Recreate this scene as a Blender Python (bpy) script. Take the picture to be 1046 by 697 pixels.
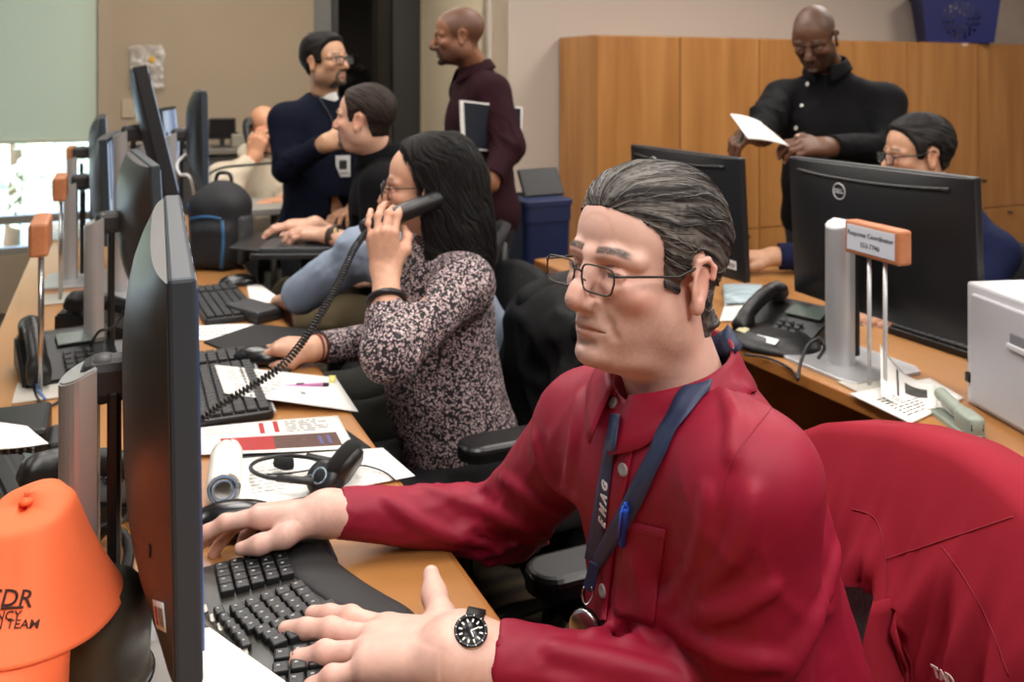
import bpy, bmesh, math, random
import numpy as np
from mathutils import Vector, Matrix, Euler

sc = bpy.context.scene
for o in list(bpy.data.objects):
    bpy.data.objects.remove(o)

# ------------------------------------------------------------------ camera, world, lights, exposure
F_PX, HOR, CAMZ = 909.0, 79.0, 1.40          # focal length (px of a 1046 wide frame), horizon row, eye height
cam_d = bpy.data.cameras.new('camera')
cam = bpy.data.objects.new('camera', cam_d)
sc.collection.objects.link(cam)
cam.location = (0, 0, CAMZ)
cam.rotation_euler = (math.pi / 2, 0, 0)
cam_d.sensor_fit = 'HORIZONTAL'
cam_d.sensor_width = 36.0
cam_d.lens = 36.0 * F_PX / 1046.0
cam_d.shift_y = -(348.5 - HOR) / 1046.0
cam_d.clip_start = 0.02
cam_d.dof.use_dof = True
cam_d.dof.focus_distance = 1.02
cam_d.dof.aperture_fstop = 7.0
sc.camera = cam

sc.view_settings.view_transform = 'Standard'
sc.view_settings.look = 'None'
sc.view_settings.exposure = 0.0
sc.view_settings.gamma = 1.0
sc.view_settings.use_curve_mapping = False

ANG = math.atan2(412.0, 909.0)               # the desks run away from the camera turned by this angle
CA, SA = math.cos(ANG), math.sin(ANG)

def DF(u, v, z=0.0):
    """room frame (u to the right across the desks, v along them) to world"""
    return Vector((CA * u - SA * v, SA * u + CA * v, z))

def UV(p):
    return (CA * p[0] + SA * p[1], -SA * p[0] + CA * p[1])

def at(px, py, Y):
    return Vector(((px - 523.0) * Y / F_PX, Y, CAMZ - (py - HOR) * Y / F_PX))

def on(px, py, z=0.73):
    Y = F_PX * (CAMZ - z) / (py - HOR)
    return at(px, py, Y)

def area_light(name, u, v, z, su, sv, power, col=(1, .95, .89), spread=180):
    l = bpy.data.lights.new(name, 'AREA')
    l.shape = 'RECTANGLE'; l.size = su; l.size_y = sv; l.energy = power; l.color = col
    l.spread = math.radians(spread)
    o = bpy.data.objects.new(name, l)
    sc.collection.objects.link(o)
    o.location = DF(u, v, z); o.rotation_euler = (0, 0, ANG)
    return o

CEIL = 2.75
# recessed ceiling panels of the office; far-right one is added to brighten the cabinets
for (u, v, p) in [(0.3, -0.6, 18), (1.9, -0.6, 16), (0.3, 1.2, 12), (1.9, 1.2, 9), (3.5, 1.2, 8),
                  (0.3, 3.0, 11), (1.9, 3.0, 9), (3.5, 3.0, 15), (5.2, 2.7, 10), (0.3, 4.8, 8), (1.4, 4.6, 5), (-1.6, 3.0, 8)]:
    area_light('ceiling_and_fill_light', u, v, CEIL - .03, .6, 1.2, p * 2.7)

w = bpy.data.worlds.new('sky'); sc.world = w; w.use_nodes = True
nt = w.node_tree; nt.nodes.clear()
wo = nt.nodes.new('ShaderNodeOutputWorld'); bg = nt.nodes.new('ShaderNodeBackground')
sk = nt.nodes.new('ShaderNodeTexSky'); sk.sky_type = 'NISHITA'; sk.sun_elevation = math.radians(38); sk.sun_rotation = math.radians(200)
sk.sun_disc = False
bg.inputs['Strength'].default_value = 1.7
nt.links.new(sk.outputs[0], bg.inputs[0]); nt.links.new(bg.outputs[0], wo.inputs[0])

# ------------------------------------------------------------------ materials
def lin(c):
    c = c / 255.0
    return c / 12.92 if c <= .04045 else ((c + .055) / 1.055) ** 2.4

def rgb(h):
    h = h.lstrip('#')
    return tuple(lin(int(h[i:i + 2], 16)) for i in (0, 2, 4))

MATS = {}
def mat(name, col, rough=.5, metal=0.0, var=0.0, vscale=30.0, bump=0.0, bscale=200.0, spec=.5, coat=0.0, stretch=None,
        emit=None, estr=0.0, sheen=0.0, alpha=1.0, trans=0.0, sss=0.0, bdist=.002):
    if name in MATS:
        return MATS[name]
    m = bpy.data.materials.new(name); m.use_nodes = True
    n = m.node_tree.nodes; L = m.node_tree.links
    b = n['Principled BSDF']
    c = rgb(col) if isinstance(col, str) else col
    b.inputs['Base Color'].default_value = (*c, 1)
    b.inputs['Roughness'].default_value = rough
    b.inputs['Metallic'].default_value = metal
    b.inputs['Specular IOR Level'].default_value = spec
    b.inputs['Coat Weight'].default_value = coat
    b.inputs['Sheen Weight'].default_value = sheen
    b.inputs['Alpha'].default_value = alpha
    b.inputs['Transmission Weight'].default_value = trans
    if sss:
        b.inputs['Subsurface Weight'].default_value = sss
        b.inputs['Subsurface Radius'].default_value = (.012, .005, .003)
        b.inputs['Subsurface Scale'].default_value = 1.0
    tc = None
    if var or bump:
        tc = n.new('ShaderNodeTexCoord')
        mp = n.new('ShaderNodeMapping')
        L.new(tc.outputs['Object'], mp.inputs['Vector'])
        if stretch: mp.inputs['Scale'].default_value = stretch
    if var:
        t = n.new('ShaderNodeTexNoise'); t.inputs['Scale'].default_value = vscale; t.inputs['Detail'].default_value = 5
        L.new(mp.outputs[0], t.inputs['Vector'])
        r = n.new('ShaderNodeMapRange'); r.inputs['From Min'].default_value = .3; r.inputs['From Max'].default_value = .7
        r.inputs['To Min'].default_value = 1 - var; r.inputs['To Max'].default_value = 1 + var
        L.new(t.outputs['Fac'], r.inputs['Value'])
        mx = n.new('ShaderNodeVectorMath'); mx.operation = 'SCALE'; mx.inputs[0].default_value = c
        L.new(r.outputs[0], mx.inputs['Scale']); L.new(mx.outputs[0], b.inputs['Base Color'])
    if bump:
        t = n.new('ShaderNodeTexNoise'); t.inputs['Scale'].default_value = bscale; t.inputs['Detail'].default_value = 3
        L.new(mp.outputs[0], t.inputs['Vector'])
        bp = n.new('ShaderNodeBump'); bp.inputs['Strength'].default_value = bump; bp.inputs['Distance'].default_value = bdist
        L.new(t.outputs['Fac'], bp.inputs['Height']); L.new(bp.outputs[0], b.inputs['Normal'])
    if emit:
        b.inputs['Emission Color'].default_value = (*rgb(emit), 1); b.inputs['Emission Strength'].default_value = estr
    MATS[name] = m
    return m

def wood_mat(name, c1, c2, c3, axis='Y', scale=1.0, rough=.35, coat=.2, seed=0.0):
    """long-grained veneer; the grain runs along the object's own axis"""
    m = bpy.data.materials.new(name); m.use_nodes = True
    n = m.node_tree.nodes; L = m.node_tree.links; b = n['Principled BSDF']
    tc = n.new('ShaderNodeTexCoord'); mp = n.new('ShaderNodeMapping')
    s = {'X': (1.2, 14, 14), 'Y': (14, 1.2, 14), 'Z': (14, 14, 1.2)}[axis]
    mp.inputs['Scale'].default_value = tuple(a * scale for a in s)
    mp.inputs['Location'].default_value = (seed, seed * 1.7, seed * .6)
    L.new(tc.outputs['Object'], mp.inputs['Vector'])
    t = n.new('ShaderNodeTexNoise'); t.inputs['Scale'].default_value = 1.0; t.inputs['Detail'].default_value = 6; t.inputs['Distortion'].default_value = .4
    L.new(mp.outputs[0], t.inputs['Vector'])
    r = n.new('ShaderNodeValToRGB')
    r.color_ramp.elements[0].position = .3; r.color_ramp.elements[0].color = (*rgb(c1), 1)
    r.color_ramp.elements[1].position = .72; r.color_ramp.elements[1].color = (*rgb(c3), 1)
    e = r.color_ramp.elements.new(.5); e.color = (*rgb(c2), 1)
    L.new(t.outputs['Fac'], r.inputs[0])
    oi = n.new('ShaderNodeObjectInfo')
    L.new(r.outputs[0], b.inputs['Base Color'])
    b.inputs['Roughness'].default_value = rough; b.inputs['Coat Weight'].default_value = coat; b.inputs['Coat Roughness'].default_value = .25
    MATS[name] = m
    return m

def vcol_mat(name, rough=.5, spec=.5, sss=0.0, bump=0.0, bscale=300.0, bdist=.001, attr='Col', coat=0.0, sheen=0.0, rough_attr=False, stretch=None):
    if name in MATS: return MATS[name]
    m = bpy.data.materials.new(name); m.use_nodes = True
    n = m.node_tree.nodes; L = m.node_tree.links; b = n['Principled BSDF']
    a = n.new('ShaderNodeAttribute'); a.attribute_name = attr
    L.new(a.outputs['Color'], b.inputs['Base Color'])
    b.inputs['Roughness'].default_value = rough; b.inputs['Specular IOR Level'].default_value = spec
    b.inputs['Coat Weight'].default_value = coat; b.inputs['Sheen Weight'].default_value = sheen
    if sss:
        b.inputs['Subsurface Weight'].default_value = sss
        b.inputs['Subsurface Radius'].default_value = (.010, .004, .002)
        b.inputs['Subsurface Scale'].default_value = .6
    if bump:
        tc = n.new('ShaderNodeTexCoord'); mp = n.new('ShaderNodeMapping')
        if stretch: mp.inputs['Scale'].default_value = stretch
        L.new(tc.outputs['Object'], mp.inputs['Vector'])
        t = n.new('ShaderNodeTexNoise'); t.inputs['Scale'].default_value = bscale; t.inputs['Detail'].default_value = 3
        L.new(mp.outputs[0], t.inputs['Vector'])
        bp = n.new('ShaderNodeBump'); bp.inputs['Strength'].default_value = bump; bp.inputs['Distance'].default_value = bdist
        L.new(t.outputs['Fac'], bp.inputs['Height']); L.new(bp.outputs[0], b.inputs['Normal'])
    MATS[name] = m
    return m

# ------------------------------------------------------------------ mesh builder
class MB:
    """collects shapes; build() links them as ONE mesh object"""
    def __init__(s):
        s.v = []; s.f = []; s.mi = []; s.n = 0; s.smooth = []
    def raw(s, V, Fc, M=None, mi=0, smooth=True):
        V = np.asarray(V, float).reshape(-1, 3)
        if M is not None:
            A = np.array(M); V = V @ A[:3, :3].T + A[:3, 3]
        s.v.append(V)
        for f in Fc:
            s.f.append(tuple(int(i) + s.n for i in f)); s.mi.append(mi); s.smooth.append(smooth)
        s.n += len(V)
        return s
    def bm(s, bm, M=None, mi=0, smooth=False):
        bm.verts.index_update()
        s.raw([v.co[:] for v in bm.verts], [[v.index for v in f.verts] for f in bm.faces], M, mi, smooth)
        bm.free()
        return s
    def box(s, c, size, rot=None, bev=0.0, M=None, mi=0, seg=2):
        b = bmesh.new(); bmesh.ops.create_cube(b, size=1.0)
        for v in b.verts: v.co = Vector((v.co.x * size[0], v.co.y * size[1], v.co.z * size[2]))
        if bev > 0:
            bmesh.ops.bevel(b, geom=list(b.edges), offset=min(bev, .49 * min(size)), segments=seg, profile=.5, affect='EDGES')
        T = Matrix.Translation(c) @ (Euler(rot).to_matrix().to_4x4() if rot else Matrix())
        if M is not None: T = M @ T
        return s.bm(b, T, mi, False)
    def prism(s, poly, z0, z1, M=None, mi=0, bev=0.0, smooth=False):
        b = bmesh.new()
        vs = [b.verts.new((x, y, z0)) for x, y in poly]
        fc = b.faces.new(vs)
        r = bmesh.ops.extrude_face_region(b, geom=[fc])
        for g in r['geom']:
            if isinstance(g, bmesh.types.BMVert): g.co.z = z1
        bmesh.ops.recalc_face_normals(b, faces=list(b.faces))
        if bev:
            ed = [e for e in b.edges if abs(e.verts[0].co.z - e.verts[1].co.z) < 1e-6 and e.verts[0].co.z > min(z0, z1) + 1e-6]
            bmesh.ops.bevel(b, geom=ed, offset=bev, segments=3, profile=.5, affect='EDGES')
        return s.bm(b, M, mi, smooth)
    def tube(s, pts, r, n=8, M=None, mi=0, caps=True):
        pts = [Vector(p) for p in pts]; N = len(pts)
        rr = [r] * N if np.isscalar(r) else list(r)
        V = []; up = None
        for i, p in enumerate(pts):
            t = (pts[min(i + 1, N - 1)] - pts[max(i - 1, 0)])
            t = t.normalized() if t.length > 1e-9 else Vector((0, 0, 1))
            if up is None:
                up = t.orthogonal().normalized()
            up = (up - t * up.dot(t)); up = up.normalized() if up.length > 1e-6 else t.orthogonal().normalized()
            sd = t.cross(up)
            for k in range(n):
                a = 2 * math.pi * k / n
                V.append(p + (up * math.cos(a) + sd * math.sin(a)) * rr[i])
        Fc = [(i * n + k, i * n + (k + 1) % n, (i + 1) * n + (k + 1) % n, (i + 1) * n + k) for i in range(N - 1) for k in range(n)]
        if caps:
            Fc.append(tuple(range(n))[::-1]); Fc.append(tuple((N - 1) * n + k for k in range(n)))
        return s.raw([tuple(v) for v in V], Fc, M, mi, True)
    def lathe(s, prof, n=24, M=None, mi=0, a0=0.0, a1=2 * math.pi):
        full = abs(a1 - a0 - 2 * math.pi) < 1e-6
        k = n if full else n + 1
        V = []; Fc = []
        for (r, z) in prof:
            for i in range(k):
                a = a0 + (a1 - a0) * i / n
                V.append((r * math.cos(a), r * math.sin(a), z))
        for j in range(len(prof) - 1):
            for i in range(n):
                i2 = (i + 1) % k
                Fc.append((j * k + i, j * k + i2, (j + 1) * k + i2, (j + 1) * k + i))
        if full:
            if prof[0][0] > 1e-6: Fc.append(tuple(range(k))[::-1])
            if prof[-1][0] > 1e-6: Fc.append(tuple((len(prof) - 1) * k + i for i in range(k)))
        return s.raw(V, Fc, M, mi, True)
    def grid(s, P, M=None, mi=0, thick=0.0, close_u=False, smooth=True):
        """P[i][j] points; with thick>0 the sheet gets a second side below (along -normal) and rims"""
        P = np.asarray(P, float); a, b = P.shape[:2]
        V = P.reshape(-1, 3); Fc = []
        ai = a if close_u else a - 1
        for i in range(ai):
            for j in range(b - 1):
                i2 = (i + 1) % a
                Fc.append((i * b + j, i2 * b + j, i2 * b + j + 1, i * b + j + 1))
        if thick:
            du = np.gradient(P, axis=0); dv = np.gradient(P, axis=1)
            if close_u: du = np.roll(P, -1, 0) - np.roll(P, 1, 0)
            nn = np.cross(du, dv); nn /= np.linalg.norm(nn, axis=2, keepdims=True) + 1e-12
            V2 = (P - nn * thick).reshape(-1, 3); o = len(V)
            Fc2 = [tuple(x + o for x in f[::-1]) for f in Fc]
            rim = []
            for j in range(b - 1):
                if not close_u:
                    rim.append((j, j + 1, j + 1 + o, j + o)); q = (a - 1) * b + j; rim.append((q + 1, q, q + o, q + 1 + o))
            for i in range(ai):
                i2 = (i + 1) % a
                rim.append((i2 * b, i * b, i * b + o, i2 * b + o)); q, q2 = i * b + b - 1, i2 * b + b - 1
                rim.append((q, q2, q2 + o, q + o))
            V = np.vstack([V, V2]); Fc = Fc + Fc2 + rim
        return s.raw(V, Fc, M, mi, smooth)
    def build(s, name, mats, parent=None, world=True, cols=None, recalc=True, autosmooth=None, dec=1.0):
        """points were given in world space when world=True (moved into the parent's space), else already local"""
        V = np.vstack(s.v) if s.v else np.zeros((0, 3))
        if parent is not None and world:
            Mi = np.array(WM(parent).inverted()); V = V @ Mi[:3, :3].T + Mi[:3, 3]
        me = bpy.data.meshes.new(name); me.from_pydata(V.tolist(), [], s.f)
        mats = mats if isinstance(mats, (list, tuple)) else [mats]
        for m in mats: me.materials.append(m)
        me.polygons.foreach_set('material_index', s.mi)
        me.polygons.foreach_set('use_smooth', s.smooth)
        if recalc:
            b = bmesh.new(); b.from_mesh(me); bmesh.ops.recalc_face_normals(b, faces=list(b.faces)); b.to_mesh(me); b.free()
        if cols is not None:
            at_ = me.color_attributes.new('Col', 'FLOAT_COLOR', 'POINT')
            c4 = np.ones((len(V), 4), np.float32); c4[:, :3] = cols
            at_.data.foreach_set('color', c4.ravel())
        me.update()
        o = bpy.data.objects.new(name, me); sc.collection.objects.link(o)
        if parent is not None: o.parent = parent
        return o

def WM(o):
    M = o.matrix_basis.copy(); p = o.parent
    while p is not None:
        M = p.matrix_basis @ M; p = p.parent
    return M

def thing(name, label, cat, loc=(0, 0, 0), rz=0.0, group=None):
    o = bpy.data.objects.new(name, None); sc.collection.objects.link(o)
    o.empty_display_size = .05
    o.location = loc; o.rotation_euler = (0, 0, rz)
    o['label'] = label; o['category'] = cat
    if group: o['group'] = group
    return o

def tag(o, label, cat, group=None):
    o['label'] = label; o['category'] = cat
    if group: o['group'] = group
    return o

def struct(o):
    o['kind'] = 'structure'; return o

def place(o, loc, rz=None, rot=None):
    o.location = loc
    if rot is not None: o.rotation_euler = rot
    elif rz is not None: o.rotation_euler = (0, 0, rz)
    return o

def copy_tree(o, parent=None):
    c = o.copy(); sc.collection.objects.link(c); c.parent = parent
    for ch in list(o.children): copy_tree(ch, c)
    return c

def catmull(pts, n=8):
    P = [Vector(p) for p in pts]; out = []
    for i in range(len(P) - 1):
        p0, p1, p2, p3 = P[max(i - 1, 0)], P[i], P[i + 1], P[min(i + 2, len(P) - 1)]
        for k in range(n):
            t = k / n
            out.append(.5 * ((2 * p1) + (p2 - p0) * t + (2 * p0 - 5 * p1 + 4 * p2 - p3) * t * t + (3 * p1 - p0 - 3 * p2 + p3) * t ** 3))
    out.append(P[-1]); return out

def text_mesh(txt, size, M, bold=0.0, extrude=.0003, align='CENTER', spacing=1.0, shear=0.0):
    cu = bpy.data.curves.new('lettering', 'FONT'); cu.body = txt; cu.size = size; cu.align_x = align; cu.align_y = 'CENTER'
    cu.extrude = extrude; cu.offset = bold; cu.space_character = spacing; cu.resolution_u = 3; cu.shear = shear
    o = bpy.data.objects.new('lettering', cu); sc.collection.objects.link(o)
    dg = bpy.context.evaluated_depsgraph_get(); dg.update()
    me = bpy.data.meshes.new_from_object(o.evaluated_get(dg))
    V = np.array([v.co[:] for v in me.vertices]); Fc = [tuple(p.vertices) for p in me.polygons]
    bpy.data.objects.remove(o); bpy.data.curves.remove(cu); bpy.data.meshes.remove(me)
    A = np.array(M); V = V @ A[:3, :3].T + A[:3, 3]
    return V, Fc

def frame(x, y=None, z=None, o=(0, 0, 0)):
    """matrix whose columns are the given axes (third made from the other two)"""
    if x is not None: x = Vector(x).normalized()
    if y is not None: y = Vector(y).normalized()
    if z is not None: z = Vector(z).normalized()
    if x is None and y is None: x = z.orthogonal(); y = z.cross(x)
    elif z is None: z = x.cross(y).normalized(); y = z.cross(x).normalized()
    elif y is None: y = z.cross(x).normalized(); z = x.cross(y).normalized()
    elif x is None: x = y.cross(z).normalized(); z = x.cross(y).normalized()
    M = Matrix.Identity(4)
    for i in range(3):
        M[i][0] = x[i]; M[i][1] = y[i]; M[i][2] = z[i]; M[i][3] = o[i]
    return M

# ------------------------------------------------------------------ value noise and implicit surfaces
_rng = np.random.RandomState(7)
_LAT = _rng.rand(32, 32, 32).astype(np.float32) * 2 - 1
def vnoise(P):
    P = np.asarray(P, np.float32)
    i = np.floor(P).astype(np.int32); f = P - i; f = f * f * (3 - 2 * f)
    i0 = i & 31; i1 = (i + 1) & 31
    x0, y0, z0 = i0[..., 0], i0[..., 1], i0[..., 2]; x1, y1, z1 = i1[..., 0], i1[..., 1], i1[..., 2]
    fx, fy, fz = f[..., 0], f[..., 1], f[..., 2]
    a = _LAT[x0, y0, z0] * (1 - fx) + _LAT[x1, y0, z0] * fx
    b = _LAT[x0, y1, z0] * (1 - fx) + _LAT[x1, y1, z0] * fx
    c = _LAT[x0, y0, z1] * (1 - fx) + _LAT[x1, y0, z1] * fx
    d = _LAT[x0, y1, z1] * (1 - fx) + _LAT[x1, y1, z1] * fx
    return (a * (1 - fy) + b * fy) * (1 - fz) + (c * (1 - fy) + d * fy) * fz

def sstep(a, b, x):
    t = np.clip((x - a) / (b - a + 1e-12), 0, 1); return t * t * (3 - 2 * t)

class Field:
    """a signed distance grid that shapes are smoothly added to or cut from"""
    def __init__(s, lo, hi, h):
        s.lo = np.array(lo, np.float32); s.h = h
        s.n = np.maximum(np.ceil((np.array(hi) - s.lo) / h).astype(int) + 1, 4)
        s.d = np.full(s.n, .5, np.float32)
    def pts(s, sl):
        ax = [(s.lo[i] + s.h * np.arange(sl[i].start, sl[i].stop)).astype(np.float32) for i in range(3)]
        return np.stack(np.meshgrid(*ax, indexing='ij'), -1)
    def win(s, lo, hi, m):
        a = np.clip(np.floor((np.array(lo) - m - s.lo) / s.h).astype(int), 0, s.n)
        b = np.clip(np.ceil((np.array(hi) + m - s.lo) / s.h).astype(int) + 1, 0, s.n)
        if np.any(b <= a): return None
        return tuple(slice(int(x), int(y)) for x, y in zip(a, b))
    def apply(s, lo, hi, fn, k=.01, cut=False):
        sl = s.win(lo, hi, max(k, 0) + 4 * s.h)
        if sl is None: return s
        P = s.pts(sl); d = fn(P); o = s.d[sl]
        if cut:
            d = -d
            h = np.clip(k - np.abs(o - d), 0, None) / max(k, 1e-6)
            s.d[sl] = np.maximum(o, d) + h * h * k * .25
        else:
            h = np.clip(k - np.abs(o - d), 0, None) / max(k, 1e-6)
            s.d[sl] = np.minimum(o, d) - h * h * k * .25
        return s
    def cap(s, a, b, r1, r2=None, k=.01, cut=False):
        a = np.array(a, np.float32); b = np.array(b, np.float32); r2 = r1 if r2 is None else r2
        R = max(r1, r2)
        ab = b - a; L2 = float(ab @ ab) + 1e-12
        def fn(P):
            pa = P - a; t = np.clip((pa @ ab) / L2, 0, 1)
            q = pa - t[..., None] * ab
            return np.sqrt((q * q).sum(-1)) - (r1 + (r2 - r1) * t)
        return s.apply(np.minimum(a, b) - R, np.maximum(a, b) + R, fn, k, cut)
    def path(s, pts, rs, k=.01, cut=False):
        for i in range(len(pts) - 1):
            s.cap(pts[i], pts[i + 1], rs[i], rs[i + 1], k, cut)
        return s
    def ell(s, c, r, k=.01, cut=False, R=None):
        c = np.array(c, np.float32); r = np.array(r, np.float32)
        Rm = None if R is None else np.array(R, np.float32)
        m = r.max() if Rm is not None else r
        def fn(P):
            q = P - c
            if Rm is not None: q = q @ Rm
            k0 = np.sqrt(((q / r) ** 2).sum(-1)); k1 = np.sqrt(((q / (r * r)) ** 2).sum(-1)) + 1e-9
            return np.where(k0 < .2, (k0 - 1) * r.min(), k0 * (k0 - 1) / k1)
        return s.apply(c - m, c + m, fn, k, cut)
    def rbox(s, c, b, r, k=.01, cut=False, R=None):
        c = np.array(c, np.float32); b = np.array(b, np.float32)
        Rm = None if R is None else np.array(R, np.float32)
        m = np.linalg.norm(b) if Rm is not None else b
        def fn(P):
            q = P - c
            if Rm is not None: q = q @ Rm
            q = np.abs(q) - (b - r)
            return np.sqrt((np.maximum(q, 0) ** 2).sum(-1)) + np.minimum(q.max(-1), 0) - r
        return s.apply(c - m, c + m, fn, k, cut)
    def half(s, c, nrm, k=.004, within=None):
        """cut away the side the normal points to (inside the window only)"""
        c = np.array(c, np.float32); nrm = np.array(nrm, np.float32); nrm = nrm / np.linalg.norm(nrm)
        sl = tuple(slice(0, int(x)) for x in s.n) if within is None else s.win(within[0], within[1], 0)
        if sl is None: return s
        P = s.pts(sl); d = (P - c) @ nrm; o = s.d[sl]
        s.d[sl] = np.maximum(o, d)
        return s
    def disp(s, fn, band=.03):
        m = np.abs(s.d) < band
        idx = np.argwhere(m)
        if len(idx):
            P = s.lo + s.h * idx
            s.d[m] += fn(P.astype(np.float32)).astype(np.float32)
        return s
    def mesh(s, it=1):
        d = s.d.copy()
        d[0] = d[-1] = .1; d[:, 0] = d[:, -1] = .1; d[:, :, 0] = d[:, :, -1] = .1
        V, Q = surface_nets(d, s.lo, s.h)
        return V, Q

def surface_nets(d, lo, h):
    ins = d < 0
    n = np.array(d.shape)
    c = np.zeros(n - 1, np.int8)
    for dx in (0, 1):
        for dy in (0, 1):
            for dz in (0, 1):
                c += ins[dx:n[0] - 1 + dx, dy:n[1] - 1 + dy, dz:n[2] - 1 + dz]
    act = (c > 0) & (c < 8)
    cells = np.argwhere(act)
    idm = np.full(n - 1, -1, np.int64); idm[act] = np.arange(len(cells))
    acc = np.zeros((len(cells), 3)); cnt = np.zeros(len(cells))
    cor = [(x, y, z) for x in (0, 1) for y in (0, 1) for z in (0, 1)]
    val = {k: d[cells[:, 0] + k[0], cells[:, 1] + k[1], cells[:, 2] + k[2]] for k in cor}
    for a in cor:
        for ax in range(3):
            if a[ax]: continue
            b = list(a); b[ax] = 1; b = tuple(b)
            va, vb = val[a], val[b]
            m = (va < 0) != (vb < 0)
            t = np.where(m, va / (va - vb + 1e-20), 0)
            p = np.tile(np.array(a, float), (len(cells), 1)); p[:, ax] += t
            acc[m] += p[m]; cnt[m] += 1
    V = (cells + acc / np.maximum(cnt, 1)[:, None]) * h + np.asarray(lo, float)
    Q = []
    for ax in range(3):
        o1, o2 = (ax + 1) % 3, (ax + 2) % 3
        sl0 = [slice(1, -1)] * 3; sl1 = [slice(1, -1)] * 3
        sl0[ax] = slice(0, n[ax] - 1); sl1[ax] = slice(1, n[ax])
        A = ins[tuple(sl0)]; B = ins[tuple(sl1)]
        for (flip, msk) in ((False, A & ~B), (True, ~A & B)):
            e = np.argwhere(msk)
            if not len(e): continue
            for k in range(3):
                if k != ax: e[:, k] += 1
            def cid(a1, a2):
                q = e.copy(); q[:, o1] += a1; q[:, o2] += a2
                return idm[q[:, 0], q[:, 1], q[:, 2]]
            q = np.stack([cid(-1, -1), cid(0, -1), cid(0, 0), cid(-1, 0)], 1)
            if flip: q = q[:, ::-1]
            Q.append(q)
    Q = np.vstack(Q) if Q else np.zeros((0, 4), int)
    Q = Q[(Q >= 0).all(1)]
    return V, Q

def relax(V, Q, it=2, lam=.5, mask=None):
    e = np.vstack([Q[:, [0, 1]], Q[:, [1, 2]], Q[:, [2, 3]], Q[:, [3, 0]]])
    for _ in range(it):
        acc = np.zeros_like(V); cnt = np.zeros(len(V))
        for ax in range(3):
            acc[:, ax] = np.bincount(e[:, 0], V[e[:, 1], ax], len(V)) + np.bincount(e[:, 1], V[e[:, 0], ax], len(V))
        cnt = np.bincount(e[:, 0], minlength=len(V)) + np.bincount(e[:, 1], minlength=len(V))
        N = V + lam * (acc / np.maximum(cnt, 1)[:, None] - V)
        V = N if mask is None else np.where(mask[:, None], N, V)
    return V
# ------------------------------------------------------------------ the room
M_wall = mat('wall_paint_beige', '#9f8e77', .85, var=.02, vscale=3)
M_wall2 = mat('wall_paint_grey', '#bcaea2', .85, var=.02, vscale=3)
M_ceil = mat('ceiling_tile', '#d8d4cc', .9)
M_black = mat('black_plastic', '#151516', .42)
M_blackg = mat('black_gloss_plastic', '#101012', .22)
M_dark = mat('charcoal_plastic', '#2b2b2d', .5, bump=.05, bscale=900)
M_white = mat('white_plastic', '#dcdcda', .4)
M_silver = mat('silver_paint', '#b9b9bb', .36, metal=.5)
M_steel = mat('steel', '#b8b8b8', .25, metal=1.0)
M_frame = mat('window_frame_metal', '#8d8a80', .5, metal=.3)
M_paper = mat('paper', '#e6e3de', .8, var=.015, vscale=8)
M_ink = mat('ink', '#2c2b2e', .8)
M_red_ink = mat('red_ink', '#a32a2a', .7)

def carpet_mat():
    m = bpy.data.materials.new('brown_carpet'); m.use_nodes = True
    n = m.node_tree.nodes; L = m.node_tree.links; b = n['Principled BSDF']
    tc = n.new('ShaderNodeTexCoord')
    wv = n.new('ShaderNodeTexWave'); wv.inputs['Scale'].default_value = 4.0; wv.inputs['Distortion'].default_value = 3; wv.bands_direction = 'Y'
    ns = n.new('ShaderNodeTexNoise'); ns.inputs['Scale'].default_value = 160
    L.new(tc.outputs['Object'], wv.inputs['Vector']); L.new(tc.outputs['Object'], ns.inputs['Vector'])
    r = n.new('ShaderNodeValToRGB'); r.color_ramp.elements[0].color = (*rgb('#241c14'), 1); r.color_ramp.elements[1].color = (*rgb('#4a3c2a'), 1)
    L.new(wv.outputs['Fac'], r.inputs[0])
    mx = n.new('ShaderNodeMix'); mx.data_type = 'RGBA'; mx.blend_type = 'OVERLAY'; mx.inputs[0].default_value = .5
    L.new(r.outputs[0], mx.inputs[6]); L.new(ns.outputs['Fac'], mx.inputs[7]); L.new(mx.outputs[2], b.inputs['Base Color'])
    bp = n.new('ShaderNodeBump'); bp.inputs['Strength'].default_value = .6; bp.inputs['Distance'].default_value = .004
    L.new(ns.outputs['Fac'], bp.inputs['Height']); L.new(bp.outputs[0], b.inputs['Normal'])
    b.inputs['Roughness'].default_value = .95
    return m
M_carpet = carpet_mat()

ROOM = Matrix.Rotation(ANG, 4, 'Z')          # room frame -> world
U0, U1, V0, V1, VC, UR = -3.2, 6.9, -3.0, 6.05, 4.84, 2.05

def room_obj(name, mb, m, kind=True):
    o = mb.build(name, m, None); o.rotation_euler = (0, 0, ANG)
    if kind: struct(o)
    return o

def rbx(mb, u0, u1, v0, v1, z0, z1, bev=0.0, mi=0):
    return mb.box(((u0 + u1) / 2, (v0 + v1) / 2, (z0 + z1) / 2), (u1 - u0, v1 - v0, z1 - z0), bev=bev, mi=mi)

room_obj('floor', rbx(MB(), U0 - .1, U1 + .1, V0 - .1, V1 + .1, -.1, 0), M_carpet)
room_obj('ceiling', rbx(MB(), U0 - .1, U1 + .1, V0 - .1, V1 + .1, CEIL, CEIL + .1), M_ceil)
WU0, WU1, WZ0, WZ1 = -2.7, -.058, .34, 2.45   # window opening in the far wall
DU0, DU1, DZ = 1.266, 2.03, 2.15              # glass door opening
wb = MB()
rbx(wb, U0, WU0, V1, V1 + .14, 0, CEIL); rbx(wb, WU0, WU1, V1, V1 + .14, 0, WZ0); rbx(wb, WU0, WU1, V1, V1 + .14, WZ1, CEIL)
rbx(wb, WU1, DU0, V1, V1 + .14, 0, CEIL); rbx(wb, DU0, DU1, V1, V1 + .14, DZ, CEIL); rbx(wb, DU1, UR + .05, V1, V1 + .14, 0, CEIL)
room_obj('wall_back', wb, M_wall)
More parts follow.
